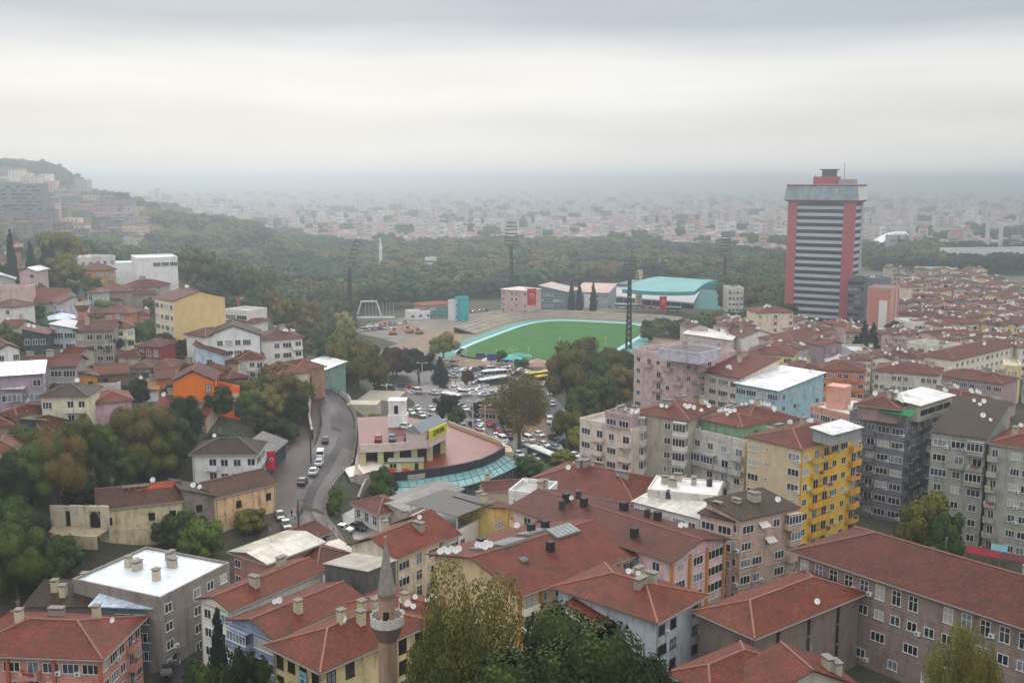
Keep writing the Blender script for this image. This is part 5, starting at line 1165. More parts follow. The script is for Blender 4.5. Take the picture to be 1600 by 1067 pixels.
mb2('white panelled block joined to the turquoise sign tower', (709, 472), (719, 471), 5, 10.5, (216, 216, 216), fl=3, roof='flat', F='w')
mb2('red trimmed park cafe with stacked terraces', (662, 478), (709, 475), 13, 7, (170, 130, 122), F='XXXXX', fl=2, rc=(176, 90, 84))
mb2('white kiosk wing at the left end of the park cafe', (642, 489), (672, 487), 8, 4, (222, 224, 220), F='w.w.w', fl=1, roof='flat', flatc=(200, 206, 210))
mb2('green fronted low cafe wing under the white panels', (672, 488), (716, 486), 7, 3.6, (70, 140, 130), F='XX.X', fl=1, roof='flat', flatc=(140, 160, 150))
mb2('tan chimney block behind the grandstand roof', (995, 425), (1004, 425), 6, 22, (196, 176, 140), fl=7, roof='flat')
mb2('cream office with glazed top right of the grandstand', (1138, 452), (1162, 452), 14, 16, (206, 202, 190), F='wwww', fl=5, roof='flat')
mb2('white house peeping from the wood behind the stand', (1029, 409), (1044, 409), 10, 12, (214, 206, 200), F='ww', fl=3, roof='flat')
mb2('white framed building in the wood left of the sign tower', (664, 405), (680, 405), 12, 14, (214, 218, 214), F='XX', fl=2, roof='flat')
def aframe():
    a = G(577, 500); e = empty('gateway_arch', (a.x, a.y, 0), R(4), 'white trapezoid concrete arch on a low platform beside the car park', 'monument')
    m = MB(); m.bar((-7, 0, 1), (-4, 0, 10.5), .9); m.bar((7, 0, 1), (4, 0, 10.5), .9); m.bar((-4.4, 0, 10.3), (4.4, 0, 10.3), 1.0); m.build('arch', plain((214, 216, 212)), e)
    m = MB(); m.box(-12, 14, -3, 3, 0, 1.6); m.build('platform', plain((150, 156, 146)), e)
    for i in range(9): m = MB(); m.bar((-2 + i * 1.9, 1, 1.6), (-2 + i * 1.9, 1, 9.5), .18); m.build('flagpole', FRAMEW, e)
aframe()
p = at(595, 410, 800); m = MB(); m.cyl((0, 0, 0), (0, 0, 23), 1.4, 1.2, 8); m.cyl((0, 0, 23), (0, 0, 24), 1.8, 1.8, 8); m.cyl((0, 0, 24), (0, 0, 32), 1.2, .1, 8); tag(m.build('minaret', plain((226, 228, 230)), None, (p.x, p.y, 0)), 'small white minaret standing out of the wood', 'minaret')
# ================================================================== TERRACED MARKET
def market():
    Z1, Z2 = 7.0, 11.5
    TR = [U(*p, Z1) for p in ((553, 741), (580, 742), (612, 744), (650, 741), (690, 735), (722, 729), (750, 722), (770, 713), (786, 703), (783, 696), (770, 690), (735, 677), (700, 664), (640, 662), (562, 664))]
    c = sum(TR, Vector()) / len(TR); e = empty('market_building', (c.x, c.y, 0), 0, 'market building with a wet red roof terrace, pale upper car deck and teal glass canopy', 'building')
    rel = lambda v: (v.x - c.x, v.y - c.y)
    red = plain((118, 54, 45), .4, .4, .3, .3, 'wet_tiles'); pk = plain((206, 190, 184), .7, .3, .12, .8)
    m = MB(); P = [rel(v) for v in TR]; m.prism(P, -1, Z1, m=1, top=0); m.build('terrace', [red, wallm((170, 160, 150))], e)
    m = MB()
    for i in range(4, 9):   # dark front kerb wall
        a, b = Vector(P[i]), Vector(P[i + 1]); n = Vector((b - a).normalized()); n = Vector((n.y, -n.x)); 
        if n.dot(a) < 0: n = -n
        m.prism([tuple(a), tuple(b), tuple(b + n * .5), tuple(a + n * .5)], Z1 - 1.4, Z1 + .9)
    a, b = Vector(P[2]), Vector(P[4]); m.prism([tuple(a), tuple(b), tuple(b + Vector((0, -.5))), tuple(a + Vector((0, -.5)))], Z1 - 1.4, Z1 + .9)
    m.build('kerb_wall', plain((50, 48, 58), .6), e)
    m = MB()
    for i in range(8, 12):
        a, b = Vector(P[i]), Vector(P[i + 1]); n = Vector((-(b - a).y, (b - a).x)).normalized(); n = n if n.dot(a) > 0 else -n
        m.prism([tuple(a), tuple(b), tuple(b + n * .4), tuple(a + n * .4)], 0, Z1 + 1.1); m.prism([tuple(a + n * .4), tuple(b + n * .4), tuple(b + n * 2.6), tuple(a + n * 2.6)], 0, Z1 - .5, m=0)
    m.build('side_parapet', plain((196, 176, 150), .8), e)
    # glass canopy
    I = [U(*p, Z1 - 1.2) for p in ((612, 752), (650, 750), (688, 744), (722, 738), (752, 730), (772, 720), (788, 710))]; O = [U(*p, Z1 - 2.6) for p in ((616, 772), (654, 771), (694, 766), (730, 759), (764, 749), (790, 738), (812, 726))]
    m = MB(); g = MB()
    for i in range(6):
        a, b, c_, d_ = O[i] - c, O[i+1] - c, I[i+1] - c, I[i] - c
        for q in (a, b, c_, d_): q.z += c.z
        for j in range(3):
            s0, s1 = j / 3, (j + 1) / 3; A0, A1, B0, B1 = a.lerp(b, s0), a.lerp(b, s1), d_.lerp(c_, s0), d_.lerp(c_, s1); m.quad(A0, A1, B1, B0); g.bar(A0 + Vector((0, 0, .06)), B0 + Vector((0, 0, .06)), .14)
        g.bar(a, b, .3); g.bar(d_, c_, .2); g.bar(a.lerp(d_, .5) + Vector((0, 0, .06)), b.lerp(c_, .5) + Vector((0, 0, .06)), .12)
    cn = m.build('glass_canopy', plain((112, 156, 156), .2, .5, .2, .4), e); g.build('glazing_bars', plain((70, 108, 112), .5), cn)
    m = MB()
    for i in range(6):
        a, b = O[i] - c, O[i+1] - c; s = Vector((0, 1.6, 0)); a += s; b += s; m.quad((a.x, a.y, 0), (b.x, b.y, 0), (b.x, b.y, Z1 - 2.8), (a.x, a.y, Z1 - 2.8), m=0)
        for j in range(4): q = a.lerp(b, j / 4); m.bar((q.x, q.y - .1, 0), (q.x, q.y - .1, Z1 - 2.8), .2, 1)
    m.build('shopfront', [glassm((70, 82, 90)), plain((130, 138, 140))], e)
    # upper deck
    DK = [U(*p, Z2) for p in ((562, 701), (615, 699), (668, 694), (696, 680), (690, 662), (640, 652), (600, 650), (558, 652))]; Pd = [rel(v) for v in DK]
    m = MB(); m.prism(Pd, Z2 - .7, Z2, m=1, top=0, bottom=True); m.build('car_deck', [plain((112, 58, 50), .5, .3, .3, .4), pk], e)
    m = MB()
    for i in range(3):
        a, b = Vector(Pd[i]), Vector(Pd[i + 1]); n = Vector(((b - a).y, -(b - a).x)).normalized(); m.prism([tuple(a), tuple(b), tuple(b + n * .3), tuple(a + n * .3)], Z2 - .9, Z2 + 1.1)
    m.build('deck_parapet', pk, e)
    for i in range(4):
        for t in ((.08, .6) if i < 2 else (.1, .85)):
            if i > 2: continue
            a, b = Vector(Pd[i]), Vector(Pd[i + 1]); q = a.lerp(b, t) + Vector((0, .8)); m = MB(); m.box(q.x - .7, q.x + .7, q.y - .5, q.y + .5, Z1, Z2 - .7); m.build('pillar', plain((190, 186, 140), .7), e)
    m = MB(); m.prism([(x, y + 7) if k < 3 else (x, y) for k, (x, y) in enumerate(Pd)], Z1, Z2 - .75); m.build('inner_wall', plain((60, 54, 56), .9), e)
    # white lift block
    a = U(606, 668, Z2); m = MB(); x, y = rel(a); m.box(x, x + 5, y, y + 4.5, Z2, Z2 + 3.2); m.box(x + .2, x + 4.6, y + .4, y + 4.5, Z2 + 3.2, Z2 + 6.8); m.box(x, x + 4.8, y + .2, y + 4.7, Z2 + 6.8, Z2 + 7.1); m.box(x + 1.7, x + 2.7, y + .32, y + .42, Z2 + 3.6, Z2 + 5.8, 1)
    m.build('lift_block', [wallm((222, 222, 220), .4), plain((30, 30, 34))], e)
    # grey roofed sign house
    a = U(668, 694, Z2); x, y = rel(a); dv = Vector(Pd[3]) - Vector(Pd[2]); L = dv.length; r = math.atan2(dv.y, dv.x)
    m = MB(); m.box(-2.6, L, .4, 4.5, -.5, 3.4); m.quad((-3, 0, 3.4), (L + .4, 0, 3.4), (L + .2, 2.6, 5.2), (-2.6, 2.6, 5.2), m=1); m.quad((L + .4, 5, 3.4), (-3, 5, 3.4), (-2.6, 2.6, 5.2), (L + .2, 2.6, 5.2), m=1)
    m.quad((-3, 5, 3.4), (-3, 0, 3.4), (-2.6, 2.6, 5.2), m=1); m.quad((L + .4, 0, 3.4), (L + .4, 5, 3.4), (L + .2, 2.6, 5.2), m=1)
    h_ = m.build('sign_house', [pk, plain((120, 128, 132), .5)], e, (x, y, Z2), r)
    m = MB(); m.box(.2, L - .2, -.55, -.35, .9, 3.5); m.box(.4, L - .4, -.6, -.55, 1.1, 3.3, 1); sg = m.build('sign', [plain((236, 226, 40)), plain((196, 200, 50))], h_)
    cu = bpy.data.curves.new('lettering', 'FONT'); cu.body = 'ZEYRONA'; cu.size = 1.9; cu.extrude = .03; cu.align_x = 'CENTER'; cu.align_y = 'CENTER'; cu.space_character = .95
    cu.materials.append(plain((30, 30, 30))); t = link('lettering', cu, None); dg = bpy.context.evaluated_depsgraph_get(); lme = bpy.data.meshes.new_from_object(t.evaluated_get(dg)); bpy.data.objects.remove(t)
    t = link('lettering', lme, h_, (L / 2, -.66, 2.2), rot=(R(90), 0, 0)); t.scale = (.72, 1, 1)
    # kiosk on the terrace
    a = U(607, 738, Z1); k = empty('kiosk', (a.x, a.y, Z1), R(3), 'small yellow kiosk with red benches on the wet red terrace', 'kiosk')
    m = MB(); m.box(0, 8.2, 0, 3.2, 0, 2.5); m.build('wall', plain((196, 194, 124), .7, .3, .15, 1), k); m = MB(); m.box(-.2, 8.4, -.3, 3.4, 2.5, 2.66); m.build('roof', plain((120, 122, 116)), k)
    m = MB(); m.box(6.2, 7.1, -.04, 0, 0, 2.2); m.build('door', plain((40, 34, 34)), k); m = MB(); m.box(2.1, 3, -.04, 0, 0, 2.2); m.build('door', FRAMEW, k)
    for x in (.4, 1.2): m = MB(); m.box(x, x + .6, -.04, 0, 1.1, 2.1); m.build('window', PANES[0], k)
    for x in (.2, 3.4): m = MB(); m.box(x, x + 1.5, -1.1, -.3, 0, .6); m.box(x, x + 1.5, -.4, -.3, .6, 1.0); tag(m.build('bench', plain((196, 52, 48)), None, (a.x, a.y, Z1), R(3)), 'red bench in front of the yellow kiosk, ' + ('left of its white door' if x < 1 else 'right of its white door'), 'bench', 'red benches')
market()
# retaining things between road and market
def wallrun(name, pts, h, th, mat, label, cat='wall', posts=None):
    P = [hit(*p) for p in pts]; a = P[0]; e = empty(name, a, 0, label, cat); m = MB()
    Q = []
    for i in range(len(P) - 1):
        n = max(1, int((P[i+1] - P[i]).length / 2.2)); Q += [P[i].lerp(P[i+1], j / n) for j in range(n)]
    Q.append(P[-1])
    for q in Q: q.z = T(q.x, q.y)
    for i in range(len(Q) - 1):
        p, q = Q[i] - a, Q[i+1] - a; n = Vector((-(q - p).y, (q - p).x, 0)).normalized() * th / 2
        lo, hi = (-1.5, h) if posts is None else (-1.5, .5)
        for s in (1, -1):
            A0, B0 = (p + n * s, q + n * s) if s < 0 else (q + n * s, p + n * s); m.quad((A0.x, A0.y, A0.z + lo), (B0.x, B0.y, B0.z + lo), (B0.x, B0.y, B0.z + hi), (A0.x, A0.y, A0.z + hi))
        m.quad(*[(v.x, v.y, v.z + hi) for v in (p - n, q - n, q + n, p + n)])
    m.build('base' if posts else 'wall', mat, e)
    if posts:
        rl = MB()
        for i in range(len(Q) - 1):
            p, q = Q[i] - a, Q[i+1] - a
            for z in (.9, h): rl.bar(p + Vector((0, 0, z)), q + Vector((0, 0, z)), .1)
        rl.build('rail', posts, e)
        for q in Q[::1][:95]: pm = misc(('post', posts.name, h), lambda: (lambda b: (b.box(-.12, .12, -.12, .12, 0, h + .1), b.mesh('post', [posts]))[1])(MB())); link('post', pm, e, q - a)
wallrun('balustrade', ((505, 606), (520, 612), (545, 632), (556, 655), (558, 690), (552, 722), (530, 745), (515, 770), (508, 800), (512, 825), (530, 848)), 1.2, .4, wallm((150, 140, 134)), 'grey railing on a low wall along the right edge of the curving road', 'railing', posts=plain((120, 116, 118)))
wallrun('balustrade', ((478, 586), (492, 598), (520, 606), (548, 628)), 1.3, .3, wallm((214, 210, 204), .3), 'white balustrade above the upper bend of the road', 'railing', posts=FRAMEW)
wallrun('garden_wall', ((485, 630), (483, 660), (488, 690)), 3.0, .5, wallm((176, 168, 150), 1), 'old plastered retaining wall left of the upper road')
wallrun('concrete_wall', ((557, 740), (575, 758), (560, 790)), 2, .5, wallm((150, 146, 138), 1), 'low concrete ramp wall under the red terrace')
def boxat(name, label, cat, px, py, z0, w_, d_, h_, mat, rz=0.0, z=None):
    a = U(px, py, z0); m = MB(); m.box(-w_/2, w_/2, 0, d_, -2, h_); return tag(m.build(name, mat, None, (a.x, a.y, z0), rz), label, cat)
boxat('concrete_block', 'blank beige concrete roof deck beside the white balustrade', 'building', 588, 655, 2, 12, 15, 6, CONC, R(-8))
boxat('concrete_block', 'low beige ledge building with hedge left of the white lift block', 'building', 566, 668, 3, 9, 6, 7, wallm((190, 180, 160)), R(-4))
m = MB(); a = U(580, 792, 3); m.quad((-7, 0, 3.5), (0, 0, 4.6), (0, 8, 4.6), (-7, 8, 3.5)); m.quad((0, 0, 4.6), (8, 0, 3.5), (8, 8, 3.5), (0, 8, 4.6)); m.box(-6.6, 7.6, .5, 7.5, -2, 3.5, 0)
m.build('marquee', plain((214, 208, 196)), None, (a.x, a.y + 14, 3), R(20)); tag(bpy.data.objects['marquee'], 'cream tent roof between the concrete ramp and the young tree', 'tent')
# ================================================================== ROADS
road_px = [(505, 905), (470, 850), (462, 810), (478, 770), (503, 735), (525, 700), (531, 665), (520, 635), (500, 612), (478, 596)]
strip('road', [hit(*p) for p in road_px], [11.5, 10.5, 10, 10, 9.5, 9.5, 9, 9, 8.5, 8], ASPH, .25)
strip('pavement', [hit(*p) for p in ((425, 850), (428, 800), (440, 760), (462, 725), (478, 690), (487, 655), (490, 632))], [5, 6, 7, 6, 5, 3.5, 2], PAVE, .32)
strip('pavement', [hit(*p) for p in ((528, 850), (505, 822), (498, 790), (508, 762), (532, 730), (547, 705))], [4, 4, 3, 2, 3, 3], plain((100, 90, 90)), .32)
poly_sheet('parking_lot', [U(*p, 2.2) for p in ((505, 835), (520, 800), (575, 770), (620, 800), (600, 850), (540, 850))], 3.2, ASPH2)
poly_sheet('road', [U(*p, 0) for p in ((540, 600), (600, 585), (700, 566), (790, 562), (900, 568), (880, 590), (860, 615), (885, 640), (912, 700), (925, 760), (860, 775), (800, 745), (700, 668), (600, 640), (560, 625))], .14, ASPH)
poly_sheet('dirt_lot', [U(*p, 0) for p in ((690, 570), (720, 545), (900, 555), (905, 574), (780, 577))], .20, EARTH)
poly_sheet('dirt_lot', [U(*p, 0) for p in ((556, 520), (600, 500), (700, 488), (1040, 476), (1046, 484), (800, 492), (735, 520), (700, 556), (680, 556), (600, 530))], .065, plain((130, 122, 114), .95, .1, .28, .12))
poly_sheet('pavement', [U(*p, 0) for p in ((630, 607), (700, 597), (790, 600), (800, 612), (740, 618), (690, 612), (640, 616))], .26, plain((150, 140, 136)))
poly_sheet('grass_verge', [U(*p, 0) for p in ((725, 668), (770, 682), (815, 708), (850, 728), (842, 734), (800, 716), (755, 693), (718, 678))], .26, plain((64, 86, 48), .95, .1, .2, .5))
poly_sheet('traffic_island', [U(*p, 0) for p in ((745, 640), (800, 628), (850, 640), (855, 690), (830, 700), (790, 672), (750, 655))], .28, plain((122, 100, 80), .95, .1, .25, .3))
poly_sheet('traffic_island', [U(*p, 0) for p in ((820, 700), (850, 702), (882, 738), (860, 742))], .28, plain((78, 92, 58), .95, .1, .25, .4))
for pts in (((848, 640), (860, 660), (870, 690), (905, 735)), ((880, 640), (896, 668), (912, 705))): strip('road_marking', [U(*p, 0) for p in pts], [.3] * len(pts), MARK, .34, flat=0)
for a_, b_ in (((560, 606), (640, 622)), ((580, 600), (650, 612)), ((600, 628), (680, 650)), ((660, 640), (740, 660))): strip('road_marking', [U(*a_, 0), U(*b_, 0)], [.3, .3], MARK, .34, flat=0)
strip('road', [U(*p, .5) for p in ((262, 1110), (268, 1060), (285, 1010), (300, 975), (318, 950))], [6, 6, 6, 5, 5], plain((58, 56, 58), .6), .45)
# ================================================================== VEHICLES
TYRE = plain((24, 24, 26), .9); CARGL = glassm((22, 26, 30)); CARC = {'white': (226, 228, 230), 'silver': (168, 172, 176), 'grey': (92, 96, 102), 'black': (30, 32, 38), 'blue': (40, 56, 100), 'red': (176, 34, 40), 'teal': (84, 134, 150), 'yellow': (226, 190, 40), 'darkblue': (36, 44, 62), 'burgundy': (100, 28, 36), 'green': (70, 96, 84)}
CARP = {k: plain(v, .22, .6, .03, 1, 'car_paint') for k, v in CARC.items()}
def loft(sections, m, mat=0):
    for s0, s1 in zip(sections, sections[1:]):
        n = len(s0)
        for i in range(n): j = (i + 1) % n; m.quad(s0[i], s0[j], s1[j], s1[i], m=mat)
    m.quad(*sections[0][::-1], m=mat); m.quad(*sections[-1], m=mat)
def make_car(color, van=False):
    L, W_, Hh = (4.7, 1.85, 1.95) if van else (4.3, 1.78, 1.45)
    e = bpy.data.objects.new('parked_car', None); C.objects.link(e); e.location = (0, -500, 0)
    def sec(y, z0, z1, w_, t=.16): return [(-w_/2, y, z0), (w_/2, y, z0), (w_/2, y, z1 - t), (w_/2 - t, y, z1), (-w_/2 + t, y, z1), (-w_/2, y, z1 - t)]
    b = MB(); k = W_
    if van: S = [(-2.35, .35, .8, .9), (-2.3, .25, 1.0, 1), (-1.5, .22, 1.12, 1), (-1.1, .22, 1.15, 1), (2.25, .22, 1.15, 1), (2.35, .3, 1.1, .96)]
    else: S = [(-2.15, .35, .62, .86), (-2.05, .25, .74, .96), (-1.2, .2, .86, 1), (-.9, .2, .9, 1), (1.4, .2, .93, 1), (2.05, .25, .9, .97), (2.15, .38, .8, .88)]
    loft([sec(y, z0, z1, k * q) for y, z0, z1, q in S][::-1], b); body = b.build('body', CARP[color], e)
    g = MB(); c = MB()
    if van: S = [(-1.55, 1.12, 1.0), (-1.0, Hh - .08, .84), (2.1, Hh - .08, .86), (2.28, 1.12, .98)]
    else: S = [(-1.05, .88, .96), (-.35, Hh - .06, .78), (.95, Hh - .06, .78), (1.75, .92, .94)]
    z0 = S[0][1]
    pts = [[(-k*q/2, y, z), (k*q/2, y, z)] for y, z, q in S]
    g.quad(pts[0][0], pts[0][1], pts[1][1], pts[1][0]); g.quad(pts[2][0], pts[2][1], pts[3][1], pts[3][0]); 
    g.quad(pts[0][1], pts[3][1], pts[2][1], pts[1][1]); g.quad(pts[3][0], pts[0][0], pts[1][0], pts[2][0]); g.build('window', CARGL, e)
    (a0, a1), (b0, b1) = pts[1], pts[2]; z = a0[2]; c.box(a0[0] - .02, a1[0] + .02, a0[1] - .05, b0[1] + .05, z, z + .07)
    for sx in (0, 1):
        for i in (0, 2): p, q = Vector(pts[i][sx]), Vector(pts[i+1][sx]); c.bar(p, q, .09)
    pm = Vector(((a1[0]), (a0[1] + b0[1]) / 2, z))
    for sx in (-1, 1): c.bar((sx * k * .485, .25, .92 if not van else 1.15), (sx * a1[0], .25, z), .08)
    c.build('roof', CARP[color], e)
    wm = MB(); wm.cyl((-.11, 0, 0), (.11, 0, 0), .33, .33, 12); wm.cyl((-.12, 0, 0), (.12, 0, 0), .18, .18, 8, 1); w_ = wm.mesh('wheel', [TYRE, plain((150, 152, 156), .4)])
    for sx in (-1, 1):
        for yy in (-L * .3, L * .31): link('wheel', w_, e, (sx * (W_/2 - .1), yy, .33))
    for nm, yy, col in (('headlight', -L/2 + (.0 if van else .02), (220, 220, 210)), ('tail_light', L/2 - .02, (150, 20, 20))):
        for sx in (-1, 1): h_ = MB(); h_.box(-.18, .18, -.05, .05, -.07, .07); h_.build(nm, plain(col, .2), e, (sx * W_ * .33, yy, .62 if not van else .75))
    return e
car_cache = {}; CARN = {}
def car(px, py, dx, dy, color, label, z=None, van=False, group=None, far=False):
    p = hit(px, py) if z is None else U(px, py, z); q = U(px + dx, py + dy, p.z); d = q - p; rz = math.atan2(d.y, d.x) + math.pi / 2  # model faces -y
    p.z = p.z + (.36 if z is None else 0)
    if p.y > 240 and z is None: p.z = T(p.x, p.y) + .16
    k = (color, van, far)
    if k not in car_cache:
        c = make_car(color, van)
        if far:   # too small to show parts: one mesh
            m = MB(); ms = []
            for ch in list(c.children):
                for pl in ch.data.polygons:
                    mt = ch.data.materials[pl.material_index]
                    if mt not in ms: ms.append(mt)
                    m.quad(*[tuple(ch.data.vertices[v].co + ch.location) for v in pl.vertices], m=ms.index(mt))
            for ch in list(c.children): bpy.data.objects.remove(ch)
            bpy.data.objects.remove(c); me = m.mesh('parked_car', ms); car_cache[k] = me; o = link('parked_car', me)
        else: car_cache[k] = c; o = c
    elif far: o = link('parked_car', car_cache[k])
    else: o = copy_tree(car_cache[k], (0, 0, 0))
    o.location = p; o.rotation_euler = (0, 0, rz); o['category'] = 'van' if van else 'car'; tag(o, label)
    if group: o['group'] = group
    elif 'group' in o: del o['group']
    return o
K = 'cars parked on the curving road'
car(490, 742, 30, -40, 'white', 'white car directly behind the dark blue car on the curving road', group=K); car(473, 758, 30, -40, 'darkblue', 'dark blue car last in the line on the curving road', group=K); car(486, 745, 30, -40, 'white', 'white saloon in the middle of the line on the curving road', group=K) if False else None
car(499, 728, 28, -42, 'white', 'white hatchback second behind the van on the curving road', group=K); car(501, 715, 10, -45, 'white', 'white van leading the line on the curving road', van=True, group=K); car(508, 692, 4, -45, 'black', 'dark car driving alone above the white van')
car(437, 812, 20, 34, 'darkblue', 'dark car by the ochre stone house wall'); car(447, 826, 18, 30, 'grey', 'grey car at the foot of the road beside the ochre house')
car(537, 829, 30, 4, 'white', 'white car in the lot beside the small villa', z=3.4); car(560, 826, 22, 5, 'black', 'black car between the white car and the small villa', z=3.4)
car(262, 1052, 8, -30, 'black', 'black car in the narrow street beside the white flat roofed house', z=.8); car(272, 1030, 8, -30, 'grey', 'grey car in the narrow street below the white end house', z=.8)
K = 'cars on the pale upper car deck'
car(634, 669, 30, 2, 'white', 'white saloon on the upper deck beside the lift block', z=11.55); car(591, 688, 3, -20, 'red', 'red car on the upper deck near the road railing', z=11.55, group=K); car(613, 687, 3, -20, 'teal', 'light blue car on the upper deck in the middle', z=11.55, group=K); car(637, 685, 3, -20, 'green', 'dark green car on the upper deck near the sign house', z=11.55, group=K)
# traffic: px, py, dx, dy, colour, van, label
TRAF = [(650, 613, -30, -8, 'white', 1, 'white van near the tall lamp left of the crossing'), (622, 620, 20, 12, 'white', 0, 'white car behind the lift block on the wide road'), (623, 631, 20, 12, 'silver', 0, 'silver car just behind the lift block'), (652, 640, 30, 14, 'white', 0, 'white car in the queue right of the lift block'), (674, 641, 30, 14, 'white', 0, 'white car ahead in the queue right of the lift block'),
 (684, 628, 20, 5, 'black', 0, 'dark car left of the white green minibus'), (719, 662, 30, 14, 'white', 0, 'white taxi like car by the grass verge behind the sign house'), (749, 663, 30, 10, 'white', 0, 'upper of two white cars by the traffic island'), (751, 672, 30, 12, 'white', 0, 'lower of two white cars by the traffic island'),
 (778, 676, -25, -14, 'red', 0, 'bright red car beside the traffic island'), (796, 684, -25, -14, 'burgundy', 0, 'burgundy car behind the bright red car'), (786, 690, 30, 16, 'white', 1, 'long white van beside the verge'), (775, 684, 30, 16, 'white', 0, 'white car behind the long white van'), (790, 700, 25, 14, 'silver', 0, 'silver car in front of the long white van'),
 (811, 712, 28, 16, 'white', 0, 'white car with red bonnet next to the verge end'), (818, 696, 20, 6, 'silver', 0, 'silver car under the big plane tree'), (826, 689, 28, 10, 'white', 1, 'white off road car right of the plane tree trunk'), (842, 681, 25, 8, 'white', 0, 'white car above the white off road car'), (850, 697, 28, 8, 'white', 0, 'upper white car behind the lower bus'), (846, 706, 28, 8, 'white', 0, 'lower white car behind the lower bus'),
 (869, 702, 20, 6, 'silver', 0, 'silver car right of the two white cars'), (881, 694, -26, -4, 'blue', 0, 'pale blue police like car on the right road'), (859, 660, 2, 30, 'white', 1, 'white van driving down the right road'), (871, 671, -6, -26, 'black', 0, 'dark car on the right road next to the white van'), (898, 714, 24, 6, 'white', 0, 'white car near the clay roof edge'),
 (726, 617, 30, 2, 'white', 1, 'white minivan in front of the white green minibus'), (738, 613, 28, -2, 'white', 0, 'first white car right of the minivan'), (750, 611, 28, -3, 'white', 0, 'second white car right of the minivan'), (756, 618, 28, -3, 'white', 0, 'white car below the green bus'), (768, 616, 28, -4, 'silver', 0, 'silver car below the green bus'), (722, 636, 20, -2, 'grey', 0, 'grey car below the white green minibus'),
 (785, 610, 28, -5, 'white', 0, 'white car left of the plane tree crown'), (820, 605, 28, -5, 'white', 0, 'white car behind the plane tree crown'), (838, 601, 28, -5, 'white', 0, 'white car below the yellow buses'), (852, 602, 28, -5, 'white', 0, 'last white car below the yellow buses'), (848, 596, 28, -5, 'yellow', 0, 'yellow taxi between buses and white cars'), (826, 598, 28, -5, 'silver', 0, 'silver car left of the yellow taxi'),
 (708, 589, -26, -1, 'white', 0, 'white car parked beside the small bare tree'), (702, 587, -26, -1, 'silver', 0, 'silver car parked next to the small bare tree'), (750, 591, -26, -1, 'silver', 0, 'silver car above the green bus'), (753, 577, 20, 2, 'black', 0, 'dark car on the dirt lot edge'), (768, 579, 26, -2, 'white', 1, 'white truck like van with blue banner'), (790, 580, 26, -3, 'white', 1, 'white van under the turquoise tents'), (801, 575, 26, -3, 'silver', 0, 'silver car under the turquoise tents'),
 (815, 580, 26, -3, 'white', 0, 'white car right of the turquoise tents'), (533, 596, 20, 6, 'white', 0, 'white car behind the white balustrade'), (752, 558, 20, 0, 'blue', 1, 'blue van on the earth beside the field')]
for x, y, dx, dy, c_, v, lb in TRAF: car(x, y, dx, dy, c_, lb, z=.16, van=bool(v))
_tl = [(x, y, lb) for x, y, dx, dy, c_, v, lb in TRAF]; _n = 0
for x0, y0, x1, y1, n, dx, dy in ((640, 646, 700, 660, 4, 30, 14), (570, 608, 640, 624, 5, 30, 8), (600, 600, 690, 618, 5, -30, -6), (690, 606, 720, 610, 2, 30, 2), (735, 660, 770, 700, 3, 30, 16), (760, 664, 800, 676, 3, 26, 12), (726, 640, 742, 652, 2, 20, 12), (795, 618, 842, 612, 4, 28, -5),
   (800, 586, 872, 582, 6, 26, -3), (726, 580, 746, 578, 3, 26, -2), (690, 582, 722, 580, 3, 26, 0), (858, 612, 866, 640, 2, 2, 30), (862, 684, 896, 704, 3, 26, 10), (832, 716, 884, 730, 3, 28, 12), (776, 704, 800, 722, 2, 28, 18), (744, 600, 760, 606, 2, 26, -3)):
    for i in range(n):
        t = (i + rnd.uniform(.1, .6)) / n; x, y = x0 + (x1 - x0) * t, y0 + (y1 - y0) * t
        if min((abs(x - a) / 13 + abs(y - b) / 6) for a, b, _ in _tl) < 1: continue
        near_ = min(_tl[:len(TRAF)], key=lambda q: abs(q[0] - x) + 2 * abs(q[1] - y)); cc = rnd.choice(('white', 'white', 'silver', 'grey', 'black', 'white', 'red', 'blue')); sd_ = 'left of' if x < near_[0] else 'right of'
        lb_ = ' '.join(f'{cc} car just {sd_} the {near_[2]}'.split()[:16]); lb_ = lb_ if lb_ not in LABELS else ' '.join(f'{cc} car a little further {sd_} the {near_[2]}'.split()[:16]); lb_ = lb_ if lb_ not in LABELS else ' '.join(f'another {cc} car further on, {sd_} the {near_[2]}'.split()[:16])
        if lb_ in LABELS: continue
        car(x, y, dx, dy, cc, lb_, z=.16); _tl.append((x, y, '')); _n += 1
# parked rows round the stadium (small in the picture)
def carrow(x0, y0, x1, y1, n, hd, grp, lab):
    for i in range(n):
        t = (i + rnd.uniform(-.2, .2)) / max(1, n - 1); cc = rnd.choice(('white', 'white', 'white', 'silver', 'grey', 'black', 'red', 'blue')); car(x0 + (x1 - x0) * t, y0 + (y1 - y0) * t, *hd, cc, f'{cc} car {lab}', z=.1, van=rnd.random() < .15, group=grp, far=True)
carrow(566, 512, 632, 506, 10, (3, 10), 'cars in the car park below the white arch', 'in the upper row of the car park below the white arch'); carrow(562, 518, 606, 514, 5, (12, 0), 'cars in the lower row below the white arch', 'in the lower row of the car park below the white arch')
carrow(640, 498, 716, 489, 9, (10, -1), 'cars beside the park cafe', 'parked beside the park cafe'); carrow(726, 490, 760, 486, 5, (10, -1), 'cars right of the turquoise sign tower', 'parked right of the turquoise sign tower')
carrow(806, 481, 935, 479, 18, (10, -1), 'cars behind the far terraces', 'parked behind the far end of the terraces'); carrow(845, 477, 900, 475, 7, (2, 8), 'second row behind the far terraces', 'in the second row below the teal glazed building'); carrow(940, 480, 1055, 484, 13, (10, 1), 'cars in front of the grandstand', 'parked in front of the grandstand')
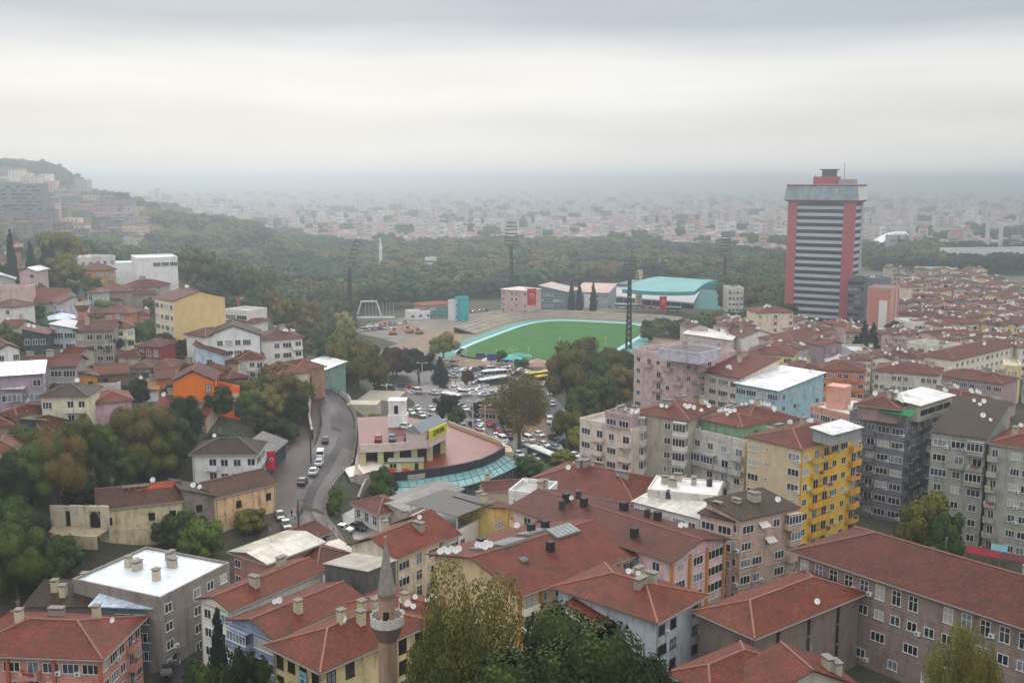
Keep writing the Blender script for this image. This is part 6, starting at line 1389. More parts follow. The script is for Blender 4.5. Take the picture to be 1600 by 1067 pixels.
def bus(px, py, dx, dy, L, label, body, roofc, z=.16, band=None):
    p = U(px, py, z); q = U(px + dx, py + dy, z); d = q - p; e = empty('bus', p, math.atan2(d.y, d.x), label, 'bus'); Wd = 2.5
    m = MB(); m.box(-L/2, L/2, -Wd/2, Wd/2, .35, 1.25); m.build('body', plain(band or body, .35, .5, .05), e)
    m = MB(); m.box(-L/2 + .04, L/2 - .04, -Wd/2 + .04, Wd/2 - .04, 1.25, 2.5); m.build('window', CARGL, e)
    m = MB(); m.box(-L/2, L/2, -Wd/2, Wd/2, 2.5, 2.85); m.box(-L*.3, -L*.1, -.8, .8, 2.85, 3.05); m.box(L*.1, L*.25, -.8, .8, 2.85, 3.05); m.build('roof', plain(roofc, .4), e)
    m = MB(); n = int(L / 1.5)
    for i in range(n + 1):
        x = -L/2 + .1 + (L - .2) * i / n
        for s in (-1, 1): m.box(x - .05, x + .05, s * (Wd/2 - .03) - .02, s * (Wd/2 - .03) + .02, 1.25, 2.5)
    m.build('window_bar', plain(body, .35), e)
    for x in (-L * .33, L * .3):
        for s in (-1, 1): m = MB(); m.cyl((x, s * (Wd/2 - .28), .48), (x, s * (Wd/2 + .02), .48), .48, .48, 10); m.build('wheel', TYRE, e)
bus(705, 627, 40, 8, 8, 'white and green minibus at the crossing', (226, 230, 228), (232, 234, 234), band=(190, 214, 204))
bus(848, 718, 40, 17, 12, 'bus with a white roof and dark sides at the bottom of the traffic', (60, 60, 66), (232, 232, 232)); bus(771, 601, 60, -9, 13, 'dark green bus with a white roof beyond the crossing', (40, 66, 60), (226, 228, 228)); 
bus(842, 592, 60, -7, 12, 'upper yellow roofed bus near the park trees', (40, 44, 50), (222, 200, 70)); bus(856, 597, 60, -7, 11, 'lower yellow bus with dark windows near the park trees', (222, 190, 40), (224, 200, 50)); bus(772, 589, 60, -5, 10, 'white bus parked on the square', (226, 226, 226), (236, 236, 236))
def coach_f(px, py, lab): bus(px, py, 20, 1, 9, lab, (200, 204, 210), (226, 228, 230), z=.1)
coach_f(972, 482, 'white coach left of the near floodlight mast foot'); coach_f(990, 482, 'white coach right of the near floodlight mast foot'); coach_f(1052, 487, 'silver coach beside the teal side awning')
for i, (px, py, w_, col, lb) in enumerate([(1528, 862, 4, (150, 36, 44), 'red shop awning at the foot of the olive grey towers'), (1548, 866, 3.4, (140, 40, 46), 'second red shop awning beside the first at the tower foot'), (1582, 872, 4, (100, 48, 52), 'long dull red awning at the photo edge below the towers'), (1562, 858, 3, (110, 160, 170), 'pale blue awning over a shop at the tower foot')]):
    p = U(px, py, 2.6); p.z = 0; m = MB(); m.quad((-w_/2, -1.6, 2.6), (w_/2, -1.6, 2.6), (w_/2, 0, 3.6), (-w_/2, 0, 3.6)); m.quad((-w_/2, 0, 3.5), (w_/2, 0, 3.5), (w_/2, -1.6, 2.5), (-w_/2, -1.6, 2.5)); m.bar((-w_/2, -1.5, 0), (-w_/2, -1.5, 2.6), .1, 1); m.bar((w_/2, -1.5, 0), (w_/2, -1.5, 2.6), .1, 1)
    tag(m.build('awning', [plain(col, .7), FRAMEG], None, p, R(-32)), lb, 'awning')
# tents
def tent(px, py, w_, d_, col, label):
    p = U(px, py, 0); e = empty('tent', (p.x, p.y, .2), R(-4), label, 'tent'); m = MB(); m.tri_uv((-w_/2, -d_/2, 2.5), (w_/2, -d_/2, 2.5), (0, 0, 4)); m.tri_uv((w_/2, -d_/2, 2.5), (w_/2, d_/2, 2.5), (0, 0, 4)); m.tri_uv((w_/2, d_/2, 2.5), (-w_/2, d_/2, 2.5), (0, 0, 4)); m.tri_uv((-w_/2, d_/2, 2.5), (-w_/2, -d_/2, 2.5), (0, 0, 4)); m.build('canopy', plain(col, .6), e)
    for x in (-1, 1):
        for y in (-1, 1): q = MB(); q.bar((x * w_ * .48, y * d_ * .48, 0), (x * w_ * .48, y * d_ * .48, 2.5), .1); q.build('post', FRAMEW, e)
tent(800, 571, 9, 4, (90, 186, 196), 'turquoise tent at the edge of the dirt lot'); tent(812, 566, 10, 4, (80, 160, 150), 'green turquoise tent behind the first one'); tent(764, 573, 6, 4, (222, 190, 190), 'pinkish white tent beside the blue banner'); tent(840, 576, 7, 5, (176, 130, 130), 'faded pink tent by the park trees'); tent(765, 652, 6, 5, (206, 176, 150), 'peach parasol tent on the traffic island')
house('kiosk', 'low flat building with brownish roof under the plane tree', (752, 640), (800, 645), 9, 4, 1, 3, (170, 150, 136), 'hip', (150, 112, 92), 8, .8, F='XX', q='mid', cat='kiosk')
p = U(826, 660, 0); m = MB(); m.box(-2.8, 2.8, -.15, .15, .8, 5.2); m.box(-2.7, 2.7, -.2, -.15, 3.2, 5.1, 1); m.bar((-2, 0, 0), (-2, 0, 1), .2, 2); m.bar((2, 0, 0), (2, 0, 1), .2, 2)
tag(m.build('billboard', [plain((110, 60, 66)), plain((96, 84, 150)), FRAMEG], None, p, 0), 'mauve and red billboard beside the right road', 'billboard')
p = U(768, 580, 0); m = MB(); m.box(-1.8, 1.8, -.1, .1, 4.2, 7); m.bar((0, 0, 0), (0, 0, 4.2), .3, 1); tag(m.build('banner', [plain((60, 70, 150)), FRAMEG], None, p, 0), 'blue banner above the white truck like van', 'banner')
# excavator & rubble near the field
def digger(px, py, lab, s=1):
    p = U(px, py, 0); e = empty('excavator', (p.x, p.y, .1), s, lab, 'excavator'); Y = plain((206, 140, 70), .6)
    for sx in (-1, 1): m = MB(); m.box(-1.8, 1.8, sx * 1.1 - .3, sx * 1.1 + .3, 0, .8); m.build('track', plain((60, 56, 52)), e)
    m = MB(); m.box(-1.7, 1.3, -1.2, 1.2, .9, 2.0); m.box(-1.6, -.4, -1.1, 1.1, 2, 2.5); m.build('body', Y, e); m = MB(); m.box(.1, 1.4, .1, 1.1, 2, 3.1); m.build('cab', CARGL, e)
    m = MB(); m.bar((1.2, -.3, 1.8), (3.8, -.3, 4.6), .45); m.bar((3.8, -.3, 4.6), (5.6, -.3, 2.2), .35); m.box(5.1, 6.1, -.8, .2, 1.2, 2.2); m.build('arm', Y, e)
digger(614, 523, 'orange excavator left on the demolition ground', 0.3); digger(640, 520, 'orange excavator with raised arm right of the first one', 2.5); digger(655, 522, 'orange loader nearest the yellow willow', 3.4); digger(534, 608, 'orange digger on the sandy ground behind the balustrade', 1)
# lamps
LMAT = plain((196, 200, 200), .5)
def lamp(px, py, h, label, z=0, arms=2, col=None):
    p = U(px, py, z); e = empty('street_lamp', (p.x, p.y, z), 0, label, 'street lamp', 'street lamps'); M_ = col or LMAT
    m = MB(); m.cyl((0, 0, 0), (0, 0, h), .2, .12, 8); m.build('pole', M_, e); m = MB()
    for i in range(arms): a = 2 * math.pi * i / arms; m.bar((0, 0, h), (1.8 * math.cos(a), 1.8 * math.sin(a), h + .3), .12); m.box(1.5 * math.cos(a) - .4, 1.5 * math.cos(a) + .4, 1.5 * math.sin(a) - .2, 1.5 * math.sin(a) + .2, h + .15, h + .35)
    m.build('lamp_head', M_, e)
for i, (px, py, h, lb) in enumerate([(660, 615, 11, 'tall white lamp beside the white van'), (719, 604, 12, 'tall white lamp at the crossing kerb'), (739, 684, 11, 'lamp on the grass verge behind the sign house'), (758, 686, 10, 'lamp beside the two white cars'), (803, 712, 11, 'lamp at the end of the grass verge'), (605, 650, 10, 'four armed lamp left of the lift block'), (693, 600, 8, 'thin lamp between crossing and pines'), (802, 577, 8, 'thin lamp beside the turquoise tents')]): lamp(px, py, h, lb, arms=4 if i == 5 else 2)
lamp(486, 722, 9, 'dark lamp on the left pavement of the curving road', 9, 1, plain((60, 60, 62))); lamp(467, 832, 6.5, 'dark lamp standing among the people at the road foot', 7, 1, plain((60, 60, 62))); lamp(501, 668, 7, 'thin lamp on the upper curving road', 10.5, 1, plain((90, 90, 92)))
# ================================================================== PEOPLE (tiny in the picture)
def person_mesh(top, legs, stride):
    ch = [((0, 0, .95), .13), ((0, 0, 1.15), .13), ((0, 0, 1.38), .155), ((0, 0, 1.5), .06), ((0, -.02, 1.6), .09), ((0, -.01, 1.72), .085)]
    V, E, Rr = [c[0] for c in ch], [(i, i + 1) for i in range(5)], [c[1] for c in ch]
    def add(p, pts):
        for q, r in pts: V.append(q); Rr.append(r); E.append((p, len(V) - 1)); p = len(V) - 1
    for s in (-1, 1):
        add(0, [((s * .1, 0, .86), .095), ((s * .11, -.1 * stride * s, .48), .07), ((s * .11, .12 * stride * s, .08), .05), ((s * .12, .12 * stride * s - .16, .04), .04)])
        add(2, [((s * .2, 0, 1.38), .06), ((s * .27, .03 + .06 * s * stride, 1.12), .045), ((s * .26, -.1 + .08 * s * stride, .88), .035)])
        hnd = len(V) - 1; add(hnd, [((s * .26, -.12 + .08 * s * stride, .8), .03)])
    me = bpy.data.meshes.new('person'); me.from_pydata(V, E, []); o = bpy.data.objects.new('person', me); C.objects.link(o)
    md = o.modifiers.new('s', 'SKIN'); me.skin_vertices[0].data.foreach_set('radius', [x for r in Rr for x in (r, r * (.8))]); me.skin_vertices[0].data[0].use_root = True
    o.modifiers.new('d', 'SUBSURF').levels = 1
    dg = bpy.context.evaluated_depsgraph_get(); m2 = bpy.data.meshes.new_from_object(o.evaluated_get(dg)); bpy.data.objects.remove(o)
    for mt in (plain((176, 128, 104)), plain(top), plain(legs), plain((40, 30, 26))): m2.materials.append(mt)
    for p in m2.polygons:
        z = p.center.z; x = abs(p.center.x); p.material_index = 2 if z < .92 and x < .2 else (0 if (z < .9 or (1.5 < z < 1.66)) else (1 if z < 1.5 else 3))
    return m2
PM = [person_mesh((40, 42, 50), (34, 36, 44), .8), person_mesh((196, 70, 110), (50, 50, 60), 1), person_mesh((90, 96, 104), (30, 32, 40), .3), person_mesh((210, 208, 204), (60, 64, 80), .6)]
for i, (px, py, k, lb) in enumerate([(456, 811, 0, 'person in dark clothes apart from the group on the road'), (464, 810, 1, 'person in pink top among the group on the road'), (469, 812, 2, 'person in grey near the dark lamp'), (472, 809, 0, 'person in dark clothes right of the dark lamp'), (511, 812, 1, 'person in pink walking by the road railing'), (461, 816, 3, 'person in a pale top at the front of the group'),
  (758, 598, 0, 'person standing on the crossing kerb'), (704, 602, 0, 'person in dark clothes near the pines'), (712, 603, 2, 'person in grey near the pines'), (880, 657, 0, 'person walking on the right road pavement')]):
    p = hit(px, py); o = link('person', PM[k], None, (p.x, p.y, T(p.x, p.y) + .34), rnd.random() * 6); tag(o, lb, 'person')
# ================================================================== TREES, one by one
def tr(px, py, h, w_, kind, shape, q, label, z=None, group=None, name='tree'):
    p = hit(px, py) if z is None else U(px, py, z); p.z -= .3
    return tree(p, h, w_, kind, shape, q, label, group, name)
def trd(px, pytop, D, w_, kind, shape, q, label, z0=0.0, dn=0):
    t = at(px, pytop, D); return tree(Vector((t.x, D, z0)), (t.z - z0), w_, kind, shape, q, label)
trd(735, 872, 112, 15, 'olive', 'broad', 'sparse', 'tall thinning plane tree with yellow olive leaves right of the minaret')
trd(690, 905, 106, 9, 'olive', 'broad', 'sparse', 'thin olive leaved tree between the minaret and the plane tree')
trd(885, 985, 104, 25, 'dark', 'round', 'near', 'huge dark green tree at the bottom centre')
trd(992, 1010, 106, 13, 'dark', 'round', 'near', 'smaller dark green tree against the right side of the huge one')
trd(790, 1020, 101, 13, 'green', 'round', 'near', 'green tree leaning against the left side of the huge dark tree')
trd(1508, 945, 116, 8, 'yellow', 'broad', 'sparse', 'yellowing tree in front of the long taupe building')
trd(1530, 965, 113, 6, 'olive', 'broad', 'sparse', 'olive tree right beside the yellowing tree')
trd(1450, 762, 192, 11, 'olive', 'broad', 'mid', 'brownish olive tree between the grey and the olive grey towers')
trd(1478, 790, 188, 8, 'green', 'round', 'mid', 'green tree at the foot of the olive grey tower')
trd(338, 945, 128, 5, 'conifer', 'cone', 'mid', 'slim dark fir before the white end house')
trd(385, 1018, 122, 7, 'dark', 'round', 'mid', 'dark bushy tree below the blue painted house'); trd(320, 1030, 122, 7, 'dark', 'round', 'mid', 'dark low tree at the foot of the slim fir'); trd(430, 1052, 115, 5, 'bright', 'round', 'mid', 'light green shrub tree under the cream corner house')
LT = [(450, 612, 10, 10, 'autumn', 'round', 'yellow brown tree before the clay roofed cottage'), (478, 606, 8, 8, 'olive', 'round', 'olive tree at the foot of the glass walled pavilion'), (425, 618, 9, 9, 'green', 'round', 'green tree below the bright clay roofed wing'), (180, 778, 10, 9, 'dark', 'round', 'dark tree hard against the ruin roof'), (212, 765, 11, 10, 'green', 'round', 'green tree over the patched ruin roof'), (252, 752, 12, 11, 'olive', 'round', 'olive tree above the blackened link building'), (20, 868, 11, 11, 'green', 'round', 'green tree left of the broken white walls'), (45, 905, 12, 10, 'dark', 'round', 'dark tree below the broken white walls'), (0, 930, 13, 11, 'green', 'round', 'green tree in the corner left of the pink house roof'), (100, 905, 8, 7, 'green', 'round', 'small tree between broken walls and white roof'),
 (60, 760, 13, 12, 'autumn', 'round', 'rusty olive tree below the rose pink house'), (30, 745, 10, 10, 'green', 'round', 'green tree under the rose pink house windows'), (130, 800, 8, 8, 'dark', 'round', 'dark tree behind the broken arch'), (438, 632, 12, 12, 'autumn', 'round', 'yellow brown tree crown above the barn trees'), (468, 640, 11, 10, 'green', 'round', 'green tree where the hillside meets the road'), (400, 640, 10, 10, 'olive', 'round', 'olive tree below the beige stepped house'), (360, 640, 8, 8, 'green', 'round', 'green tree under the orange roof garden'),
 (95, 800, 16, 13, 'autumn', 'round', 'big rust and olive tree left of the cream ruin'), (55, 790, 13, 12, 'green', 'round', 'dark green tree at the left photo edge above the broken walls'), (20, 800, 11, 11, 'dark', 'round', 'very dark tree in the left corner above the broken walls'), (140, 760, 12, 9, 'dark', 'round', 'dark green tree behind the left end of the ruin'),
 (122, 742, 13, 9, 'olive', 'broad', 'olive tree between the rusty roof and the ruin'), (165, 735, 10, 8, 'bright', 'round', 'bright green tree above the ruin roof'), (115, 775, 5, 5, 'yellow', 'round', 'yellow green shrub beside the ruin gable'), (232, 745, 17, 14, 'autumn', 'round', 'largest orange brown tree between the pink house and the ruin'),
 (272, 735, 13, 11, 'green', 'round', 'green tree right of the largest orange brown tree'), (290, 700, 12, 10, 'dark', 'round', 'dark tree below the orange house'), (268, 640, 7, 5, 'green', 'round', 'round green bush against the orange gable'), (174, 652, 6, 4, 'green', 'round', 'small green tree before the plain pink wall'),
 (135, 660, 7, 5, 'green', 'round', 'narrow green tree right of the cream house porch'), (345, 655, 8, 8, 'dark', 'round', 'dark tree below the orange lower wing'), (385, 660, 9, 9, 'green', 'round', 'green tree right of the orange lower wing'), (445, 650, 13, 12, 'autumn', 'round', 'broad yellow brown tree above the old retaining wall'),
 (415, 665, 10, 10, 'olive', 'round', 'olive tree left of the broad yellow brown tree'), (462, 665, 9, 8, 'dark', 'round', 'dark ivy covered tree over the road wall'), (425, 690, 7, 9, 'dark', 'round', 'dark tree behind the timber barn wall'), (455, 690, 5, 5, 'green', 'round', 'green shrub between barn wall and road'),
 (30, 945, 14, 12, 'dark', 'round', 'dark green tree left of the white flat roof'), (70, 930, 10, 8, 'green', 'round', 'green tree touching the white flat roof'), (-5, 900, 13, 10, 'green', 'round', 'green tree cut by the left photo edge'), (318, 885, 10, 8, 'bright', 'round', 'light green tree behind the white flat roof'), (290, 870, 9, 7, 'green', 'round', 'green tree right of the ruin yard'), (262, 860, 7, 6, 'dark', 'round', 'dark tree in the ruin yard'),
 (392, 835, 6, 7, 'olive', 'round', 'olive bush below the ochre stone house'), (310, 830, 8, 6, 'dark', 'round', 'ivy mass between the two old houses'), (600, 790, 9, 7, 'green', 'round', 'young green tree before the teal glass canopy'), (585, 668, 4, 6, 'bright', 'round', 'bright hedge bush left of the white lift block'), (525, 790, 5, 4, 'bright', 'round', 'green bush inside the road railing'), (520, 806, 4, 4, 'green', 'round', 'small bush at the lot entrance'),
 (820, 750, 6, 8, 'green', 'round', 'palm like green bush right of the teal canopy'), (835, 742, 5, 6, 'bright', 'round', 'bright bush behind the palm like bush'), (880, 728, 5, 7, 'yellow', 'round', 'yellow green bush beside the lower bus'),
 (560, 612, 18, 15, 'autumn', 'round', 'brownish tree beyond the white balustrade'), (587, 622, 16, 13, 'autumn', 'broad', 'rusty tree left of the lift block'), (602, 628, 9, 7, 'green', 'round', 'small green tree nearest the four armed lamp'), (535, 602, 17, 13, 'olive', 'round', 'olive tree behind the upper bend'), (520, 585, 13, 12, 'green', 'round', 'green tree behind the glass walled pavilion'), (620, 590, 12, 12, 'russet', 'round', 'dark russet tree beside the umbrella pine'),
 (614, 584, 11, 12, 'dark', 'round', 'dark round tree left of the umbrella pine'), (575, 574, 11, 13, 'dark', 'round', 'dark tree at the left end of the demolition ground'), (655, 597, 14, 14, 'conifer', 'broad', 'dark umbrella pine by the crossing'), (688, 600, 11, 8, 'conifer', 'cone', 'cone shaped dark pine right of the umbrella pine'), (693, 563, 13, 13, 'yellow', 'broad', 'pale yellow willow at the corner of the green field'),
 (731, 603, 7, 5, 'russet', 'round', 'small bare tree at the crossing'), (784, 571, 7, 6, 'green', 'round', 'little green tree on the edge of the dirt lot'), (815, 575, 4, 7, 'green', 'round', 'low hedge tree right of the tents'), (812, 706, 24, 18, 'autumn', 'broad', 'tall thinning plane tree in the middle of the traffic'), (770, 655, 8, 9, 'autumn', 'round', 'rusty tree on the traffic island'), (700, 662, 10, 7, 'dark', 'round', 'dark tree directly behind the sign house'),
 (715, 664, 6, 6, 'dark', 'round', 'dark bush right of the sign house tree'), (790, 668, 5, 5, 'dark', 'round', 'dark bush under the plane tree'), (748, 648, 5, 5, 'dark', 'round', 'dark bush at the near end of the island'), (838, 650, 6, 5, 'dark', 'round', 'dark tree behind the mauve billboard'),
 (888, 640, 22, 16, 'autumn', 'round', 'tall orange brown tree left of the dusty pink house'), (905, 600, 18, 15, 'olive', 'round', 'olive tree standing before the green field'), (910, 665, 14, 13, 'green', 'round', 'green tree above the cream apartment house'), (940, 650, 14, 14, 'dark', 'round', 'dark tree behind the rooftop chimneys'), (970, 640, 15, 13, 'olive', 'round', 'olive tree touching the dusty pink house'), (925, 620, 15, 13, 'green', 'round', 'green tree in the middle of the park clump'), (955, 600, 15, 14, 'autumn', 'round', 'rusty tree behind the park clump'),
 (885, 690, 10, 9, 'olive', 'round', 'olive tree along the right road pavement'), (900, 705, 7, 6, 'yellow', 'round', 'yellow green tree by the right road near the cream house'), (980, 590, 11, 11, 'green', 'round', 'green tree at the foot of the near floodlight mast'), (870, 600, 12, 10, 'autumn', 'round', 'rusty tree right of the yellow buses'),
 (170, 565, 9, 9, 'conifer', 'broad', 'dark flat cedar before the balconied house'), (150, 562, 7, 7, 'russet', 'round', 'reddish tree left of the flat cedar'), (160, 607, 6, 9, 'autumn', 'broad', 'umbrella shaped rusty tree behind the plain pink house'), (225, 600, 5, 5, 'olive', 'round', 'olive shrub below the grey timber house'), (45, 505, 8, 12, 'green', 'round', 'broad green tree behind the teal walled house'), (65, 480, 9, 7, 'olive', 'round', 'olive tree right of the small ochre house'),
 (165, 500, 8, 10, 'bright', 'round', 'round green tree among the orange row houses'), (190, 505, 7, 8, 'green', 'round', 'green tree in front of the long clay roof row'), (218, 530, 6, 7, 'green', 'round', 'green bush at the foot of the tan block'), (260, 555, 7, 9, 'green', 'round', 'green trees garden right of the deep red house'), (290, 560, 6, 7, 'dark', 'round', 'dark tree left of the light blue house'), (340, 545, 5, 6, 'green', 'round', 'small tree before the white gabled house'),
 (180, 470, 7, 9, 'dark', 'round', 'dark tree between clay roofs below the white complex'), (250, 455, 6, 10, 'dark', 'round', 'dark tree in front of the big white hall'), (440, 560, 8, 10, 'dark', 'round', 'dark tree below the white house at the wood edge'), (425, 545, 7, 8, 'green', 'round', 'green tree left below the white house at the wood edge'), (95, 428, 19, 22, 'olive', 'round', 'huge olive crown behind the cypresses'), (100, 452, 14, 17, 'olive', 'round', 'second olive crown in front of the huge one'),
 (60, 440, 9, 9, 'dark', 'round', 'dark tree before the pink mosque'), (12, 440, 8, 9, 'dark', 'round', 'dark tree left of the pink mosque'), (330, 590, 5, 4, 'green', 'round', 'little tree on the orange roof garden side'), (1215, 535, 12, 12, 'green', 'round', 'leafy green tree in the clay roofed district near the tower'), (1480, 550, 7, 9, 'bright', 'round', 'bright tree beside the curved green roof'), (1395, 545, 14, 10, 'dark', 'round', 'dark tree at the foot of the mural building'), (1230, 500, 10, 12, 'dark', 'round', 'dark tree left of the striped tower foot'), (1435, 498, 13, 9, 'dark', 'round', 'dark tree in the gap right of the mural building')]
for px, py, h, w_, kd, sh, lb in LT:
    p = hit(px, py); q = 'near' if p.y < 260 and w_ > 8 else 'mid'
    if 'plane tree' in lb and 'traffic' in lb: q = 'sparse'
    tr(px, py, h, w_, kd, sh, q, lb)
for px, py, h, w_, lb in [ (893, 487, 19, 6.8, 'first of the three cypresses behind the terraces'), (905, 487, 18, 6.5, 'middle of the three cypresses behind the terraces'), (927, 488, 18, 6.9, 'broadest of the three cypresses behind the terraces'),
  (1348, 572, 20, 8, 'tall dark conifer in the clay roofed district'), (1362, 568, 18, 8, 'dark conifer right of the tall one'), (1336, 574, 14, 9, 'dark conifer left of the tall one'), (1355, 580, 13, 8, 'short dark conifer in front of the tall one')]:
    tr(px, py, h, w_, 'conifer', 'cypress' if w_ < 7 else 'cone', 'mid', lb, name='cypress' if w_ < 7 else 'conifer')
rs = np.random.default_rng(11)
# ---- hillside blocks at the far left
def hb(px, py, w_, d_, h_, wall, label, F='wwwwww', roof='flat', rc=(140, 96, 90), rz=0.0, fl=None):
    p = hit(px, py); x0, y0 = p.x - w_/2, p.y
    return house('hillside_house', label, None, None, d_, p.z + h_, 6, 3.1, wall, roof, rc, 14, .6, F=F, q='far', cat='house', xy=((p.x - w_/2 * math.cos(rz), p.y - w_/2 * math.sin(rz)), (p.x + w_/2 * math.cos(rz), p.y + w_/2 * math.sin(rz))), flatc=(176, 180, 180), group='houses on the far hillside')
hb(36, 345, 34, 14, 30, (120, 124, 128), 'large unfinished grey frame block on the far hillside', 'XXXXXXXX'); hb(6, 340, 22, 14, 30, (150, 156, 156), 'pale frame block at the photo edge on the far hillside', 'XXXX'); hb(52, 332, 16, 12, 16, (160, 170, 168), 'narrow pale frame block right of the large unfinished one', 'XX')
hb(118, 303, 30, 16, 17, (176, 172, 172), 'square apartment block on the hill shoulder', 'wwww.ww'); hb(150, 350, 34, 14, 16, (176, 136, 136), 'pinkish school like block on the hillside', 'wwwwwwww'); hb(178, 356, 40, 14, 14, (170, 160, 160), 'wide greyish block right of the pinkish one', 'XXXXXXX'); hb(188, 335, 26, 12, 14, (136, 130, 150), 'bluish block on the crest of the hillside', 'www'); hb(122, 345, 20, 14, 15, (186, 140, 140), 'rosy block left of the two small cypresses', 'www', 'hip')
for i, (px, py) in enumerate([(12, 296), (30, 300), (48, 293), (62, 301), (78, 296), (90, 305), (20, 312), (58, 312), (75, 318), (96, 316), (140, 322), (163, 318), (206, 345), (215, 352), (110, 358), (118, 368), (210, 370), (232, 372), (70, 345), (100, 342), (40, 285), (25, 283), (66, 288), (225, 358), (200, 395)]):
    wc, wn = WALLS[i % 7]; hb(px, py, rnd.uniform(12, 24), 11, rnd.uniform(8, 14), wc, f'{wn} house, {ORD[i] if i < 16 else "small one"} of the scatter on the far hillside' if i < 16 else f'{wn} little house low on the far hillside near the crest trees {"left" if i % 2 else "right"} side', 'wwww', 'hip' if i % 2 else 'flat', (140, 92, 86))
hh = [(o.location.x, o.location.y) for o in scene.objects if o.parent is None and o.name.startswith('hillside_house')]; nh = 0
for k in range(3000):
    if nh >= 150: break
    px = rs.uniform(-5, 225); py = rs.uniform(np.interp(px, [0, 60, 130, 225], [272, 284, 306, 348]), 378)
    p = hit(px, py)
    if any((a - p.x) ** 2 + (b - p.y) ** 2 < 14 ** 2 for a, b in hh): continue
    hh.append((p.x, p.y)); nh += 1; wc, wn = WALLS[nh % 7]; hip_ = nh % 3 > 0
    hb(px, py, rnd.uniform(9, 17), 9, rnd.uniform(6, 12), tuple(int(v * q_) for v, q_ in zip(wc, (.66, .7, .76))), f'small {wn} {"tile roofed" if hip_ else "flat roofed"} house stepped on the far hillside', 'wwww' if nh % 2 else 'www', 'hip' if hip_ else 'flat', (146, 96, 88))  # walls darkened and tinted blue-grey, distance haze put into their colour
print('hill', nh)
for px, pt, D_, w_, lb in ((14, 357, 398, 7, 'tallest cypress left of the tall pink minaret'), (45, 376, 400, 7, 'cypress right of the tall pink minaret'), (67, 379, 402, 7, 'cypress before the huge olive crown'), (78, 374, 405, 7, 'cypress rightmost of the dark row by the olive crown'), (334, 392, 560, 7, 'lone cypress standing in the wood')):
    t = at(px, pt, D_); z0 = T(t.x, D_) - .3; tree(Vector((t.x, D_, z0)), t.z - z0, w_, 'conifer', 'cypress', 'mid', lb, None, 'cypress')
# ================================================================== THE WOOD (numbers of like trees)
rs = np.random.default_rng(5)
hi_x = [0, 130, 280, 350, 420, 480, 530, 550, 575, 640, 700, 780, 850, 990, 1010, 1095, 1125, 1180, 1240, 1300]
hi_y = [398, 430, 442, 470, 500, 530, 575, 500, 490, 480, 470, 466, 450, 440, 440, 440, 498, 496, 492, 470]
lo_x = [0, 100, 200, 300, 400, 500, 600, 800, 1000, 1240, 1300, 1600]; lo_y = [240, 262, 300, 345, 368, 388, 392, 388, 392, 412, 405, 400]
cand = []
for x, D in zip(rs.uniform(-950, 420, 90000), np.sqrt(rs.uniform(330 ** 2, 1450 ** 2, 90000))):
    if abs(x) > D * .56: continue
    px, py = px_of((x, D, T(x, D)))
    if px < 1300 and np.interp(px, lo_x, lo_y) < py < np.interp(px, hi_x, hi_y) and not (px < 215 and py < 350 and rs.random() < .72): cand.append((x, D))
cell = {}; pts = []
clear = [(p_.x, p_.y, 15) for p_ in (U(560, 500, 0), U(595, 500, 0))] + [(v.x, v.y, 13) for v in (U(808, 462, 0), U(865, 466, 0), U(925, 466, 0), U(690, 484, 0), U(655, 490, 0), U(577, 500, 0), U(1140, 462, 0), U(799, 478, 0))]
obst = [(o.location.x, o.location.y, 9) for o in scene.objects if o.parent is None and o.get('category') in ('house', 'tree', 'building', 'hall', 'apartment house', 'office', 'clinic')]
obst += [(o.location.x * k, o.location.y * k, 11) for o in scene.objects if o.parent is None and o.name.startswith('hillside') for k in (.985, .97, .955)]
obst += [(gs.location.x + math.cos(ga) * gl_ * t, gs.location.y + 18 + math.sin(ga) * gl_ * t, 34) for t in (.2, .5, .8, 1.1)]
ov = [Vector(q) for q in oval(34)]
from mathutils.geometry import intersect_point_tri_2d
for x, y in cand:
    key = (int(x // 9), int(y // 9)); bad = False
    for i in (-1, 0, 1):
        for j in (-1, 0, 1):
            for a, b in cell.get((key[0] + i, key[1] + j), ()):
                if (a - x) ** 2 + (b - y) ** 2 < 9.2 ** 2: bad = True
    if bad: continue
    v = Vector((x, y)) - cen.xy
    if abs(v.dot(dl.xy)) < HL + 30 and abs(v.dot(wv.xy)) < HW + 30: continue
    if any((a - x) ** 2 + (b - y) ** 2 < r * r for a, b, r in obst + clear): continue
    cell.setdefault(key, []).append((x, y)); pts.append((x, y))
pts.sort(key=lambda p: p[1])
kinds = [('forest', 'round', 'rounded tree in the wood round the stadium'), ('green', 'round', 'green rounded tree in the wood round the stadium'), ('olive', 'broad', 'olive spreading tree in the wood round the stadium'), ('autumn', 'round', 'rust tinted tree in the wood round the stadium'), ('dark', 'round', 'dark green tree in the wood round the stadium'), ('yellow', 'round', 'pale yellow green tree in the wood round the stadium')]
wts = [.34, .2, .18, .1, .13, .05]
def nx(x, y): return math.sin(x * .013 + 1.3) + math.sin(y * .017 + x * .006) + .6 * math.sin(x * .04 + y * .03)
for i, (x, y) in enumerate(pts[:105]):
    kd, sh, lb = kinds[int(rs.choice(6, p=wts))]
    o = link('tree', far_tree_mesh(kd, sh, int(rs.integers(3)))); h = rs.uniform(11, 18); w_ = h * rs.uniform(.75, 1.05)
    o.location = (x, y, T(x, y) - .4); o.scale = (w_, w_, h); o.rotation_euler = (0, 0, rs.uniform(0, 6.28)); tag(o, lb, 'tree', 'trees of the wood round the stadium')
